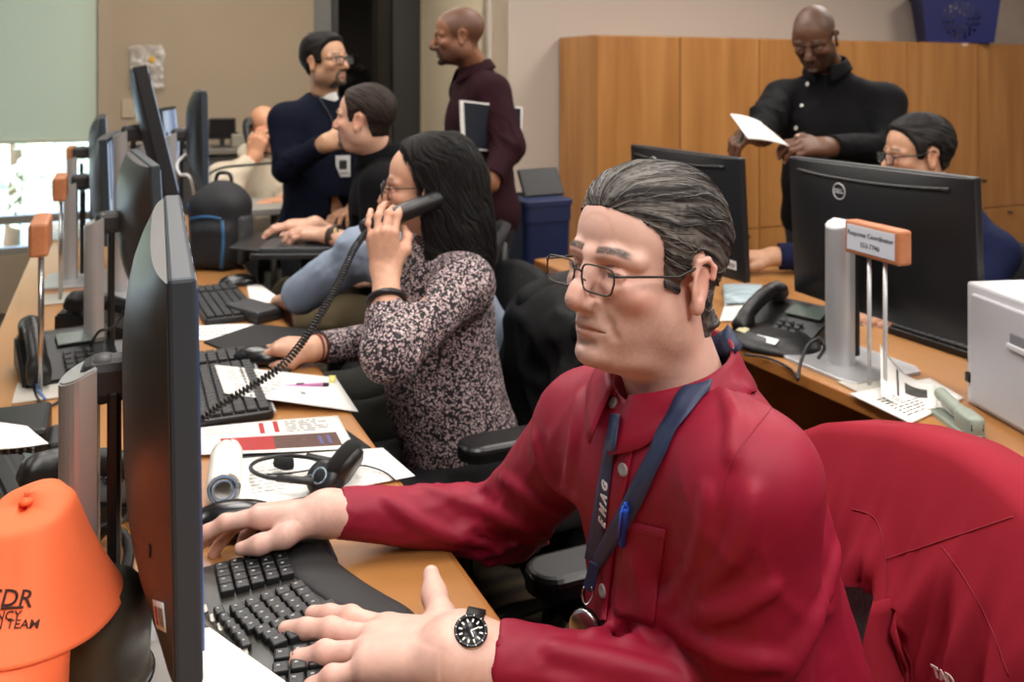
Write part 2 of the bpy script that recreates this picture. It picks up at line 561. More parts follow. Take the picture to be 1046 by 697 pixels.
room_obj('wall_return', rbx(MB(), UR, UR + .12, VC, V1, 0, CEIL), mat('wall_paint_cream', '#c9b99d', .85))
room_obj('wall_far', rbx(MB(), UR, U1, VC, VC + .12, 0, CEIL), M_wall2)
room_obj('wall_left', rbx(MB(), U0 - .12, U0, V0, V1, 0, CEIL), M_wall)
room_obj('wall_right', rbx(MB(), U1, U1 + .12, V0, VC, 0, CEIL), M_wall2)
room_obj('wall_front', rbx(MB(), U0, U1, V0 - .12, V0, 0, CEIL), M_wall2)
room_obj('baseboard_back', rbx(MB(), .0, DU0, V1 - .012, V1, 0, .1), M_dark)
room_obj('baseboard_far', rbx(MB(), UR, 2.49, VC - .012, VC, 0, .1), M_dark)
# trim beside the window and the joint in the far wall
room_obj('trim_1', rbx(MB(), WU1, WU1 + .075, V1 - .03, V1, 0, CEIL), mat('trim_tan', '#a08d76', .6))
room_obj('trim_2', rbx(MB(), UR - .006, UR + .012, VC - .006, VC + .03, 0, CEIL), M_wall2)

# window: frame, mullions, glass
wf = MB()
for (a, b_, c, d) in [(WU0, WU0 + .05, WZ0, WZ1), (WU1 - .05, WU1, WZ0, WZ1), (WU0, WU1, WZ0, WZ0 + .04), (WU0, WU1, WZ1 - .05, WZ1),
                      (WU0, WU1, .52, .57), (-1.4, -1.35, WZ0, WZ1)]:
    rbx(wf, a, b_, V1 + .03, V1 + .09, c, d, bev=.004)
win = struct(wf.build('window_1', M_frame, None)); win.rotation_euler = (0, 0, ANG)
M_glass = mat('window_glass', '#ffffff', .02, trans=1.0); M_glass.node_tree.nodes['Principled BSDF'].inputs['IOR'].default_value = 1.02
gl = rbx(MB(), WU0 + .05, WU1 - .05, V1 + .055, V1 + .063, WZ0 + .04, WZ1 - .05).build('window_glass', M_glass, win, world=False)

def shade_mat():
    m = bpy.data.materials.new('roller_shade_fabric'); m.use_nodes = True
    n = m.node_tree.nodes; L = m.node_tree.links; n.remove(n['Principled BSDF'])
    d = n.new('ShaderNodeBsdfDiffuse'); t = n.new('ShaderNodeBsdfTranslucent'); mx = n.new('ShaderNodeMixShader'); mx.inputs[0].default_value = .12
    d.inputs[0].default_value = (*rgb('#b3b8a1'), 1); t.inputs[0].default_value = (*rgb('#acbaa2'), 1)
    L.new(d.outputs[0], mx.inputs[1]); L.new(t.outputs[0], mx.inputs[2]); L.new(mx.outputs[0], n['Material Output'].inputs[0])
    return m
rs = thing('roller_shade', 'pale green roller shade pulled most of the way down over the window', 'window shade', DF(-1.38, 6.0, 1.02), ANG)
P = [[(x, .012 * math.sin(x * 2.3) * .3, z) for z in np.linspace(0, 1.5, 10)] for x in np.linspace(-1.3, 1.31, 30)]
MB().grid(P).build('fabric', shade_mat(), rs, world=False)
MB().box((0, 0, .0), (2.6, .02, .025), bev=.006).build('bottom_bar', mat('shade_bar', '#b9bfae', .5), rs, world=False)

# glass door with a dark corridor behind it
df = MB()
rbx(df, DU0, DU0 + .13, V1 + .02, V1 + .1, 0, DZ, bev=.004); rbx(df, DU1 - .2, DU1, V1 + .02, V1 + .1, 0, DZ, bev=.004, mi=1)
rbx(df, DU0, DU1, V1 + .02, V1 + .1, DZ - .06, DZ, bev=.004); rbx(df, DU0 + .13, DU0 + .17, V1 + .0, V1 + .1, 0, DZ, mi=1, bev=.004)
door = struct(df.build('door_1', [mat('door_frame_grey', '#6d6c66', .45, metal=.4), mat('door_frame_dark', '#2a2a29', .4)], None)); door.rotation_euler = (0, 0, ANG)
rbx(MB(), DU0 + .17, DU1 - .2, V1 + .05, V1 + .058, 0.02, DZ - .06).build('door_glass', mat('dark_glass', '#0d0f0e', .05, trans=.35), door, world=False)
MB().tube([(DU1 - .24, V1 - .03, .9), (DU1 - .24, V1 - .03, 1.25)], .011).tube([(DU1 - .24, V1 - .03, .93), (DU1 - .2, V1 + .03, .93)], .008).tube([(DU1 - .24, V1 - .03, 1.22), (DU1 - .2, V1 + .03, 1.22)], .008).build('door_handle', M_steel, door, world=False)
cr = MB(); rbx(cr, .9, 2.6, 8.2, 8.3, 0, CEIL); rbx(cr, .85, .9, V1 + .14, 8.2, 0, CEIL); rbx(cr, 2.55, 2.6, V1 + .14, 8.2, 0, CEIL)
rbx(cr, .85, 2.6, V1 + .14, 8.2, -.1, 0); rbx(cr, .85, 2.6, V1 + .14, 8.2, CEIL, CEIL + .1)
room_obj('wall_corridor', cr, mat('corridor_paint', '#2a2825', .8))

# outdoors, seen through the strip of bare window
room_obj('ground_outside', rbx(MB(), -14, 4, V1 + .2, 26, -.6, -.5), mat('pale_paving', '#cfd2c6', .9, var=.1, vscale=1.5))
def leaf_tree(u, v, h, r, seed, label):
    rng = np.random.RandomState(seed)
    t = thing('tree', label, 'tree', DF(u, v, -.5), 0, 'trees outside the window')
    MB().tube([(0, 0, 0), (.05, .02, h * .4), (-.03, .06, h * .75)], [.09, .07, .04], 8).build('trunk', mat('bark', '#6b5a48', .9), t, world=False)
    mb = MB(); N = 900
    c = rng.normal(size=(N, 3)); c /= np.linalg.norm(c, axis=1)[:, None]; c *= (r * rng.uniform(.45, 1, N) ** .6)[:, None]
    c[:, 2] = c[:, 2] * 1.2 + h * .62
    for p in c:
        a = rng.normal(size=3); a /= np.linalg.norm(a); b_ = np.cross(a, rng.normal(size=3)); b_ /= np.linalg.norm(b_)
        s = rng.uniform(.09, .16)
        mb.raw([p - a * s, p + b_ * s * .4, p + a * s, p - b_ * s * .4], [(0, 1, 2, 3)], smooth=False)
    mb.build('foliage', mat('washed_out_leaves', '#dbe6c8', .7, var=.25, vscale=2), t, world=False, recalc=False)  # leaf colour paled to carry the overexposed daylight outside
leaf_tree(-1.0, 11.5, 2.2, 1.0, 3, 'leafy tree, coloured pale as if overexposed, outside the window, nearest the beige wall')
leaf_tree(-3.0, 12.5, 2.4, 1.2, 5, 'leafy tree, coloured pale as if overexposed, outside the window at the picture edge')

# ------------------------------------------------------------------ wooden cabinets along the far wall
CB_V, CB_H = 4.357, 1.642
edges = [0, .56, 1.146, 1.75, 2.396, 3.08, 3.72]
cab_lab = ['tall honey wood cabinet whose bare side panel shows, nearest the dark blue bin',
           'tall honey wood cabinet, second from the bare side panel, behind the left black monitor',
           'tall honey wood cabinet directly behind the man reading a paper',
           'tall honey wood cabinet behind the right shoulder of the man reading a paper',
           'tall honey wood cabinet behind the seated man with dark glasses',
           'tall honey wood cabinet standing under the blue basket']
for i in range(6):
    a, b_ = edges[i], edges[i + 1]; wd = b_ - a
    m = wood_mat('maple_veneer_%d' % i, '#95622f', '#a5703a', '#b27d45', 'Z', .8, .4, .1, seed=i * 3.1)
    t = thing('cabinet', cab_lab[i], 'cabinet', DF(2.50 + a, CB_V, 0), ANG, 'tall cabinets')
    bd = MB(); rbx(bd, 0.001, wd - .001, .02, .46, .0, CB_H - .002); bd.build('body', m, t, world=False)
    d = rbx(MB(), .004, wd - .004, 0, .02, .475, CB_H - .006, bev=.002).build('door', m, t, world=False)
    MB().lathe([(.0, 0), (.012, 0), (.012, .004), (.005, .008), (.006, .018), (.011, .024), (.008, .028), (0, .029)], 12,
               M=Matrix.Translation((.05 if i % 2 else wd - .05, 0, .67)) @ Matrix.Rotation(math.pi / 2, 4, 'X')).build('knob', M_black, d, world=False)
    d = rbx(MB(), .004, wd - .004, 0, .02, .06, .469, bev=.002).build('drawer', m, t, world=False)
    MB().lathe([(.0, 0), (.012, 0), (.012, .004), (.005, .008), (.006, .018), (.011, .024), (.008, .028), (0, .029)], 12,
               M=Matrix.Translation((wd / 2 if i != 1 else wd - .1, 0, .43)) @ Matrix.Rotation(math.pi / 2, 4, 'X')).build('knob', M_black, d, world=False)

# ------------------------------------------------------------------ the two rows of desks
M_desk = wood_mat('desk_veneer', '#a5703d', '#af7a46', '#b88552', 'Y', .55, .32, .25)
M_desk_edge = wood_mat('desk_edge_veneer', '#9a5f2c', '#a56a34', '#b0763e', 'Y', .6, .4, .15)
DZT = .73
def desk(name, label, u0, u1, v0, v1, front):
    t = thing('desk', label, 'desk', DF((u0 + u1) / 2, (v0 + v1) / 2, 0), ANG)
    W, Ln = u1 - u0, v1 - v0
    MB().box((0, 0, DZT - .015), (W - .01, Ln - .004, .03), bev=.002).build('top', M_desk, t, world=False)
    MB().box((front * (W / 2 - .003), 0, DZT - .0165), (.012, Ln, .031), bev=.004).build('edge_band', M_desk_edge, t, world=False)
    MB().box((-front * (W / 2 - .12), 0, .42), (.02, Ln - .2, .5), bev=.002).build('modesty_panel', M_desk_edge, t, world=False)
    for y in np.linspace(-Ln / 2 + .06, Ln / 2 - .06, 4):
        MB().box((0, y, .35), (W - .12, .035, .70), bev=.003).build('leg_panel', M_desk_edge, t, world=False)
    return t
desk('desk', 'long honey wood desk carrying the row of monitors along the window side', -.27, .4397, -.35, 4.6, 1)
desk('desk', 'honey wood desk behind the man in red, carrying the two black monitor backs', 1.43, 2.16, -.4, 2.955, -1)

# low credenza on the beige wall with office machines on it
t = thing('credenza', 'dark grey low credenza against the beige wall behind the monitors', 'credenza', DF(.5, 5.78, 0), ANG)
MB().box((0, 0, .47), (.98, .44, .94)).build('body', mat('credenza_grey', '#3d3a36', .6), t, world=False)
MB().box((0, -.01, .955), (1.02, .48, .03), bev=.004).build('top', mat('credenza_top', '#6f675c', .5), t, world=False)
for x in (-.245, .245):
    d = MB().box((x, -.225, .47), (.47, .018, .86), bev=.003).build('door', mat('credenza_grey', '#3d3a36', .6), t, world=False)
    MB().tube([(x * .2, -.245, .6), (x * .2, -.245, .7)], .005).build('handle', M_steel, d, world=False)

# lower end desk where the man in the cream hoodie sits
t = thing('side_desk', 'light grey desk in front of the man in the cream hoodie', 'desk', DF(.62, 4.36, 0), ANG)
MB().box((0, 0, .785), (.32, .42, .03), bev=.004).build('top', mat('grey_laminate', '#8f8b84', .5), t, world=False)
for x in (-.13, .13):
    for y in (-.17, .17):
        MB().tube([(x, y, 0), (x, y, .77)], .018, 10).build('leg', mat('grey_leg', '#6e6a64', .45, metal=.4), t, world=False)
# ------------------------------------------------------------------ monitors (screen faces local +X, width along Y)
M_shell = mat('monitor_shell', '#2d2b28', .42, bump=.03, bscale=1200)
M_shellb = mat('monitor_shell_black', '#161618', .4, bump=.03, bscale=1200)
M_bezel = mat('monitor_bezel', '#353b42', .45, spec=.25)
M_bezelb = mat('monitor_bezel_black', '#1b1c1f', .4)
M_logo = mat('logo_silver', '#c8cacc', .35, metal=.3)

def screen_mat():
    m = bpy.data.materials.new('lit_screen'); m.use_nodes = True
    n = m.node_tree.nodes; L = m.node_tree.links; b = n['Principled BSDF']
    tc = n.new('ShaderNodeTexCoord'); v = n.new('ShaderNodeTexBrick'); v.inputs['Scale'].default_value = 6.0
    v.inputs['Color1'].default_value = (.05, .12, .3, 1); v.inputs['Color2'].default_value = (.4, .5, .6, 1); v.inputs['Mortar'].default_value = (.02, .04, .1, 1)
    L.new(tc.outputs['Object'], v.inputs['Vector'])
    b.inputs['Base Color'].default_value = (.01, .01, .012, 1); b.inputs['Roughness'].default_value = .12
    L.new(v.outputs['Color'], b.inputs['Emission Color']); b.inputs['Emission Strength'].default_value = 1.2
    return m
M_screen = screen_mat()

def monitor(label, base, yaw, tilt, w, h, zc, stand_dx=.13, bulge=.045, shell=None, bezel=None, logo=False, sticker=None, vent=False, portrait=False, sth=None, col_w=.058,
            stand=True, group='desk monitors', slab=.022, yoff=0.0, basez=DZT):
    """base: world point on the desk below the middle of the panel"""
    shell = shell or M_shell; bezel = bezel or M_bezel
    t = thing('monitor', label, 'monitor', (base[0], base[1], basez), ANG + yaw, group)
    T = Matrix.Translation((0, yoff, zc - basez)) @ Matrix.Rotation(tilt, 4, 'Y')
    hw, hh = w / 2, h / 2
    # front slab
    MB().box((-slab / 2, 0, 0), (slab, w, h), bev=.004, M=T).build('bezel', bezel, t, world=False)
    MB().box((.0012, 0, .004), (.002, w - .03, h - .036), M=T).build('screen', M_screen, t, world=False)
    # back shell: bulging towards the middle, flat glossy upper face
    ny, nz = 25, 17; P = []
    for y in np.linspace(-1, 1, ny):
        row = []
        for z in np.linspace(-1, 1, nz):
            e = (1 - abs(y) ** 3.2) * (1 - abs(z) ** 4 * .75)
            row.append((-slab - .001 - bulge * max(e, 0) - .004 * (1 - abs(y) ** 8), y * (hw - .004), z * (hh - .004)))
        P.append(row)
    P = np.array(P)
    back = MB(); back.grid(P, T)
    rim = np.array([P[0, :], P[0, :]]);
    ring = [P[i, 0] for i in range(ny)] + [P[-1, j] for j in range(1, nz)] + [P[i, -1] for i in range(ny - 2, -1, -1)] + [P[0, j] for j in range(nz - 2, 0, -1)]
    ring = np.array(ring); r2 = ring.copy(); r2[:, 0] = -slab + .001
    back.grid(np.stack([np.vstack([ring, ring[:1]]), np.vstack([r2, r2[:1]])]), T, smooth=False)
    so = back.build('back_cover', shell, t, world=False)
    ep = lambda y, z: -slab - .001 - bulge * max((1 - abs(y / hw) ** 3.2) * (1 - abs(z / hh) ** 4 * .75), 0) - .004
    if vent:
        v = MB(); pts = [(ep(y, hh * .80) - .0012, y, hh * .80 + .012 * (y / hw) ** 2) for y in np.linspace(-hw * .82, hw * .82, 24)]
        v.tube(pts, .0042, 6, M=T); v.build('vent_slot', M_black, so, world=False)
    if logo:
        x = ep(0, .3 * h) - .0015
        ly, lz, R = logo
        x = ep(ly, lz) - .0012
        L_ = MB(); ring = [(x, ly + R * math.cos(a), lz + R * math.sin(a)) for a in np.linspace(0, 2 * math.pi, 40)]
        L_.tube(ring, R * .085, 6, M=T, caps=False)
        # letters: seen from the back (towards +X), so text runs along -Y
        for k, (ch, rot) in enumerate([('D', 0), ('E', .5), ('L', 0), ('L', 0)]):
            Mx = T @ frame((0, -1, 0), (0, 0, 1), None, (x - .0006, ly + R * (.52 - .345 * k), lz)) @ Matrix.Rotation(rot, 4, 'Z')
            V, Fc = text_mesh(ch, R * .78, Mx, bold=R * .03, extrude=.0004)
            L_.raw(V, Fc, smooth=False)
        L_.build('logo', M_logo, so, world=False)
    if sticker:
        for (y, z, sw, sh) in sticker:
            s_ = MB(); xx = ep(y, z) - .0015
            s_.box((xx, y, z), (.0012, sw, sh), M=T, mi=0)
            for k in range(7):
                s_.box((xx - .0007, y - sw * .36 + k * sw * .12, z - sh * .05), (.0006, sw * (.03 + .03 * (k % 3)), sh * .5), M=T, mi=1)
            s_.build('barcode_sticker', [M_white, M_ink], so, world=False)
    if stand:
        H = sth if sth else zc - basez + .08
        x0 = -stand_dx
        # column: flat blade with a slanted top
        c = MB(); a, d = col_w / 2, .022
        poly = [(-d * .2 - d * 1.1 * math.cos(q), a * math.sin(q)) for q in np.linspace(-math.pi / 2, math.pi / 2, 15)][::-1]; poly = poly[::-1]; poly = [(d * .6, -a * .92)] + poly + [(d * .6, a * .92)]
        b_ = bmesh.new(); lo = [b_.verts.new((x0 + x, y, .008)) for x, y in poly]; hi = [b_.verts.new((x0 + x, y, H + (x) * .45)) for x, y in poly]
        b_.faces.new(lo[::-1]); b_.faces.new(hi)
        for i in range(len(poly)): b_.faces.new((lo[i], lo[(i + 1) % len(poly)], hi[(i + 1) % len(poly)], hi[i]))
        bmesh.ops.recalc_face_normals(b_, faces=list(b_.faces)); bmesh.ops.bevel(b_, geom=[e for e in b_.edges if min(v.co.z for v in e.verts) > .02], offset=.002, segments=2, affect='EDGES')
        c.bm(b_); c.build('stand_column', M_silver, t, world=False)
        MB().box((x0 + d + .008, 0, H * .5), (.014, col_w * .72, H - .05), bev=.004).build('column_back', M_black, t, world=False)
        z1 = zc - basez
        am = MB(); am.box(((x0 - slab - bulge) / 2 + .01, 0, z1 + .01), (abs(x0) - slab - bulge + .03, .045, .05), bev=.012)
        am.lathe([(0, -.017), (.024, -.017), (.027, -.012), (.027, .012), (.024, .017), (0, .017)], 20, M=Matrix.Translation((-slab - bulge - .028, 0, z1 + .01)) @ Matrix.Rotation(math.pi / 2, 4, 'X'))
        am.build('stand_arm', M_dark, t, world=False)
        MB().prism([(x0 - .07, -.12), (x0 + .12, -.12), (x0 + .14, -.09), (x0 + .14, .09), (x0 + .12, .12), (x0 - .07, .12), (x0 - .085, .09), (x0 - .085, -.09)], 0.0005, .009, bev=.003).build('stand_base', M_silver, t, world=False)
    return t

YM = math.radians
# the big one beside the man's hands, edge-on to the camera
M1 = monitor('big monitor seen edge-on in front of the orange cap, its back glowing orange', DF(.088, 1.135), YM(-2.7), YM(-1.0), .60, .365, 1.040, stand_dx=.112, col_w=.068, slab=.024, bulge=.042,
        sth=.335)
monitor('monitor seen edge-on behind the big one, second back along the window desk', DF(.095, 2.33), YM(3.6), YM(-3), .50, .33, 1.045, stand_dx=.12, sth=.334)
monitor('monitor with a blue lit screen, third back along the window desk', DF(.022, 3.25), YM(-5), YM(-2), .50, .33, 1.045, stand_dx=.13, sth=.32)
monitor('farthest monitor on the window desk, next to the window shade', DF(-.005, 4.2), YM(0), YM(-2), .46, .33, 1.07, stand_dx=.13, sth=.33)
monitor('tall black monitor turned upright and leaning back on the window desk', DF(.16, 3.02), YM(-2), YM(-13), .30, .46, 1.215, stand_dx=.12, bulge=.02, shell=M_shellb, bezel=M_bezelb, slab=.04, sth=.5)
monitor('black monitor standing behind the backpack on the window desk', DF(.35, 3.72), YM(-3), YM(-1), .42, .37, 1.165, stand_dx=.12, bulge=.045, shell=M_shellb, sth=.45)
monitor('small blue-screened monitor just behind the upright leaning monitor', DF(.24, 3.9), YM(-14), YM(-6), .30, .30, 1.13, stand_dx=.1, bulge=.02, shell=M_shellb, bezel=M_bezelb, slab=.03, sth=.4)
# the two whose backs face us on the other row
monitor('wide black monitor seen from behind, beside the wooden name block', DF(1.67, 1.565), YM(0), YM(-3), .555, .36, 1.012, stand_dx=.125, bulge=.03, shell=M_shellb, bezel=M_bezelb,
        logo=(.07, .115, .019), vent=True, sth=.335, col_w=.07)
monitor('black monitor seen from behind, just over the head of the man in red', DF(1.67, 2.335), YM(0), YM(-3), .585, .36, .99, stand_dx=.125, bulge=.03, shell=M_shellb, bezel=M_bezelb,
        logo=(.11, .135, .019), vent=True, sticker=[(-.255, -.13, .04, .025)], sth=.3)
# ------------------------------------------------------------------ people: heads, hands, bodies, clothes
from mathutils.bvhtree import BVHTree
M_skin = vcol_mat('skin', .5, .4, sss=.12, bump=.25, bscale=700, bdist=.0006)
M_hair = vcol_mat('hair', .65, .2)
M_cloth = {}

def head_mesh(h=.003, skin='#c58f73', neck_to=(0, .04, -.17), nr=.058, opt=None):
    """returns skin V,Q,col and the grid data hair is grown from; local frame: face -Y, up Z, eye level z=0"""
    o = dict(jaw=.047, chin=.020, fat=0.0, nose=1.0, eye_open=1.0, gaze=(0, 0), lip='#a8675c', brow='#2a211c', brow_amt=.8, stub=None, stub_amt=0.0, goat=None, mouth_w=.024,
             eye='#2c1d14', white='#d9d2ca', red=.35, bald=None, browz=.019, lines=1.0)
    o.update(opt or {})
    nk = np.array(neck_to)
    lo = np.minimum([-.10, -.14, -.15], nk - .07); hi = np.maximum([.10, .135, .15], nk + .07)
    f = Field(lo, hi, h)
    f.ell((0, .015, .036), (.0755, .094, .085), 0)
    f.ell((0, -.040, .036), (.064, .054, .062), .02)
    f.ell((0, -.038, -.03), (.060 + o['fat'], .053, .066), .02)
    f.ell((0, -.040, -.075), (o['jaw'], .046, .040), .022)
    for s in (-1, 1):
        f.ell((s * (o['jaw'] + .004), -.002, -.060), (.016, .026, .030), .025)
        f.ell((s * .043, -.066, -.024), (.019, .018, .015), .02)
    f.ell((0, -.085, -.098), (.021, .017, o['chin'] - .004), .018)
    if o['fat']:
        f.ell((0, -.03, -.105), (.042, .045, .022), .02)
    f.cap((0, .014, -.06), nk, nr - .002, nr + .002, .03)
    skull = f.d.copy()
    # brow ridge, sockets, eyes
    f.path([(-.052, -.070, .014), (-.030, -.087, o['browz']), (0, -.089, .014), (.030, -.087, o['browz']), (.052, -.070, .014)], [.008] * 5, .014)
    for s in (-1, 1):
        f.ell((s * .0325, -.0985, -.002), (.019, .014, .0115), .012, cut=True)
        f.cap((s * .012, -.094, -.004), (s * .012, -.097, .004), .006, None, .008, cut=True)
        ec = np.array((s * .0315, -.0765, -.001))
        f.ell(ec, (.0135, .0128, .0128), .003)
        up = .0045 * o['eye_open'] - .0022
        # upper and lower lids as thick curved rims
        for (zz, bul, rr) in ((up + .0032, .0026, .0034), (-.0070, -.0012, .0030)):
            pts = []
            for a in np.linspace(-1, 1, 7):
                x = ec[0] + a * .0145; z = ec[2] + zz * (1 - .75 * abs(a) ** 2.2) + (0 if zz > 0 else 0) - .001 * abs(a)
                yy = ec[1] - math.sqrt(max(.0142 ** 2 - (a * .0115) ** 2 - (z - ec[2]) ** 2, 1e-6)) * .98 + .0012
                pts.append((x, yy, z))
            f.path(pts, [rr * .7] + [rr] * 5 + [rr * .7], .0035)
        # bag under the eye
        f.path([(s * .020, -.0885, -.0155), (s * .032, -.089, -.0185), (s * .044, -.082, -.0155)], [.0035, .0042, .003], .009)
    # nose
    n = o['nose']
    f.path([(0, -.088, .012), (0, -.0975, -.006), (0, -.108 * 1.0 - .002 * n, -.024), (0, -.1125 - .003 * n, -.0345)], [.0085, .0088 * n, .0105 * n, .0125 * n], .010)
    for s in (-1, 1):
        f.ell((s * .0125 * n, -.1005, -.0405), (.0088 * n, .0115, .0085), .007)
        f.ell((s * .0075 * n, -.1055, -.0490), (.0042, .0062, .0040), .003, cut=True)
    f.cap((0, -.100, -.046), (0, -.111, -.043), .0055, .006, .006)
    # muzzle and mouth
    f.ell((0, -.070, -.064), (.033, .028, .028), .014)
    mw = o['mouth_w']
    for (z, r, ww, yy) in ((-.0635, .0042, mw, -.0958), (-.0748, .0050, mw * .86, -.0948)):
        f.path([(-ww, yy + .013, z - .0028 if z > -.07 else z + .002), (-ww * .45, yy + .0025, z), (0, yy, z - (.0006 if z > -.07 else 0)), (ww * .45, yy + .0025, z), (ww, yy + .013, z - .0028 if z > -.07 else z + .002)],
               [r * .55, r * .95, r, r * .95, r * .55], .006)
    f.path([(-mw - .001, -.0875, -.0702), (-mw * .5, -.0975, -.0692), (0, -.1005, -.0690), (mw * .5, -.0975, -.0692), (mw + .001, -.0875, -.0702)], [.0007, .0015, .0016, .0015, .0007], .0035, cut=True)
    f.cap((-.010, -.097, -.086), (.010, -.097, -.086), .0035, None, .010, cut=True)
    for s in (-1, 1):
        f.path([(s * .019, -.0985, -.042), (s * .030, -.0890, -.058), (s * .034, -.080, -.074)], [.0016 * o['lines'], .0022 * o['lines'], .0012], .009, cut=True)
        # ear
        R = np.array(Matrix.Rotation(s * .30, 3, 'Z') @ Matrix.Rotation(-.16, 3, 'X'))
        f.ell((s * .0795, .008, -.010), (.0062, .0195, .0320), .006, R=R)
        f.ell((s * .0875, .004, -.008), (.0075, .0105, .0200), .004, cut=True, R=R)
        f.ell((s * .0800, .003, -.0355), (.0062, .0095, .0095), .006)
        f.path([(s * .0855, .022, -.002), (s * .0855, .023, .010), (s * .084, .013, .020), (s * .081, -.001, .017), (s * .0790, -.006, .003)], [.0035] * 5, .003)
        f.cap((s * .0785, -.005, -.011), (s * .081, -.002, -.016), .0045, .004, .005)
    f.half((0, nk[1], nk[2]), nk - np.array((0, .014, -.06)))
    V, Q = f.mesh()
    V = relax(V, Q, 1, .4)
    x, y, z = V.T; ax = np.abs(x)
    base = np.array(rgb(skin)); col = np.tile(base, (len(V), 1))
    nz = vnoise(V * 60) * .5 + vnoise(V * 160) * .5
    col *= (1 + .07 * nz)[:, None]
    redc = base * np.array([1.12, .72, .66])
    def g(cx, cy, cz, r): return np.exp(-(((ax - cx) ** 2 + (y - cy) ** 2 + (z - cz) ** 2) / r ** 2))
    m = np.clip(o['red'] * (1.1 * g(0, -.112, -.036, .016) + .8 * g(.045, -.075, -.03, .026) + .9 * g(.083, .014, -.008, .028) + .5 * g(0, -.085, -.1, .02)), 0, .8)
    col = col * (1 - m[:, None]) + redc * m[:, None]
    # lids a little darker and pinker
    m = .30 * np.exp(-(((ax - .0315) / .019) ** 2 + ((z + .003) / .014) ** 2)) * (y < -.06)
    col = col * (1 - m[:, None]) + base * np.array([.78, .60, .56]) * m[:, None]
    # lips
    lz = z + .0692; top = .0072 * (1 - (ax / (mw + .002)) ** 2); bot = -.0102 * (1 - (ax / (mw + .001)) ** 2)
    m = sstep(0, .003, top - lz) * sstep(0, .003, lz - bot) * (ax < mw + .002) * (y < -.07) * .75
    col = col * (1 - m[:, None]) + np.array(rgb(o['lip'])) * m[:, None]
    if o['stub'] is not None:
        c = np.array(rgb(o['stub']))
        m = sstep(-.030, -.058, z + .25 * np.clip(y + .05, -.05, .1)) * sstep(.025, -.01, y) * sstep(-.155, -.11, z)
        m = np.maximum(m, sstep(.018, .008, np.abs(ax - .0)) * sstep(-.047, -.053, z) * (y < -.08) * .9)
        m = m * (1 - sstep(0, .003, top - lz) * sstep(0, .003, lz - bot) * (ax < mw)) * o['stub_amt'] * (.8 + .3 * vnoise(V * 350))
        m = np.clip(m, 0, .95); col = col * (1 - m[:, None]) + c * m[:, None]
    if o['goat'] is not None:
        c = np.array(rgb(o['goat']))
        rr = np.sqrt((ax / .031) ** 2 + ((z + .074) / .031) ** 2)
        m = sstep(1.12, .98, rr) * (sstep(.68, .80, rr)) * (y < -.05)
        m = np.maximum(m, sstep(1.15, 1, np.sqrt((ax / .03) ** 2 + ((z + .098) / .022) ** 2)) * (z < -.088) * (y < -.03))
        m *= .85; col = col * (1 - m[:, None]) + c * m[:, None]
    # brows
    bz = o['browz'] + .006 - .10 * np.clip(ax - .040, 0, 1) * 3 + .002 * np.sin(np.clip((ax - .012) / .04, 0, 1) * 3.14)
    m = sstep(.0055, .0025, np.abs(z - bz)) * sstep(.009, .014, ax) * sstep(.055, .046, ax) * (y < -.05) * o['brow_amt'] * (.9 + .2 * vnoise(V * np.array([300, 300, 900])))
    m = np.clip(m, 0, 1); col = col * (1 - m[:, None]) + np.array(rgb(o['brow'])) * m[:, None]
    # eyes
    for s in (-1, 1):
        ex, ez = x - s * .0315, z + .001
        up = .0045 * o['eye_open'] - .0022
        t = np.clip(1 - np.abs(ex / .0128) ** 2.2, 0, 1)
        m = (ez < (up + .0008) * t + .0 - .0010 * (1 - t)) & (ez > -.0048 * t - .0006) & (np.abs(ex) < .0125) & (y < -.078)
        col[m] = np.array(rgb(o['white'])) * .85
        gx, gz = o['gaze']
        d2 = np.sqrt((ex - gx) ** 2 + (ez - gz) ** 2)
        col[m & (d2 < .0058)] = rgb(o['eye']); col[m & (d2 < .0026)] = (.004, .004, .004)
        lash = (~m) & (np.abs(ez - (up + .001) * t) < .0016) & (np.abs(ex) < .0135) & (y < -.078)
        col[lash] = col[lash] * .45
    if o['bald'] is not None:
        zl = o['bald'][1]; c = np.array(rgb(o['bald'][0]))
        m = sstep(0, .012, z - zline(zl, y, x)) * o['bald'][2] * sstep(.079, .074, ax)
        col = col * (1 - m[:, None]) + c * m[:, None]
    return V, Q, np.clip(col, 0, 1), (f, skull)

LINE_FULL = [(-.20, .30), (-.082, .088), (-.062, .072), (-.045, .055), (-.036, .035), (-.030, -.030), (-.012, -.032), (-.006, .018), (.012, .028), (.034, .016), (.040, -.05), (.048, -.082), (.2, -.09)]
def zline(line, y, x):
    a = np.array(line); return np.interp(y, a[:, 0], a[:, 1])

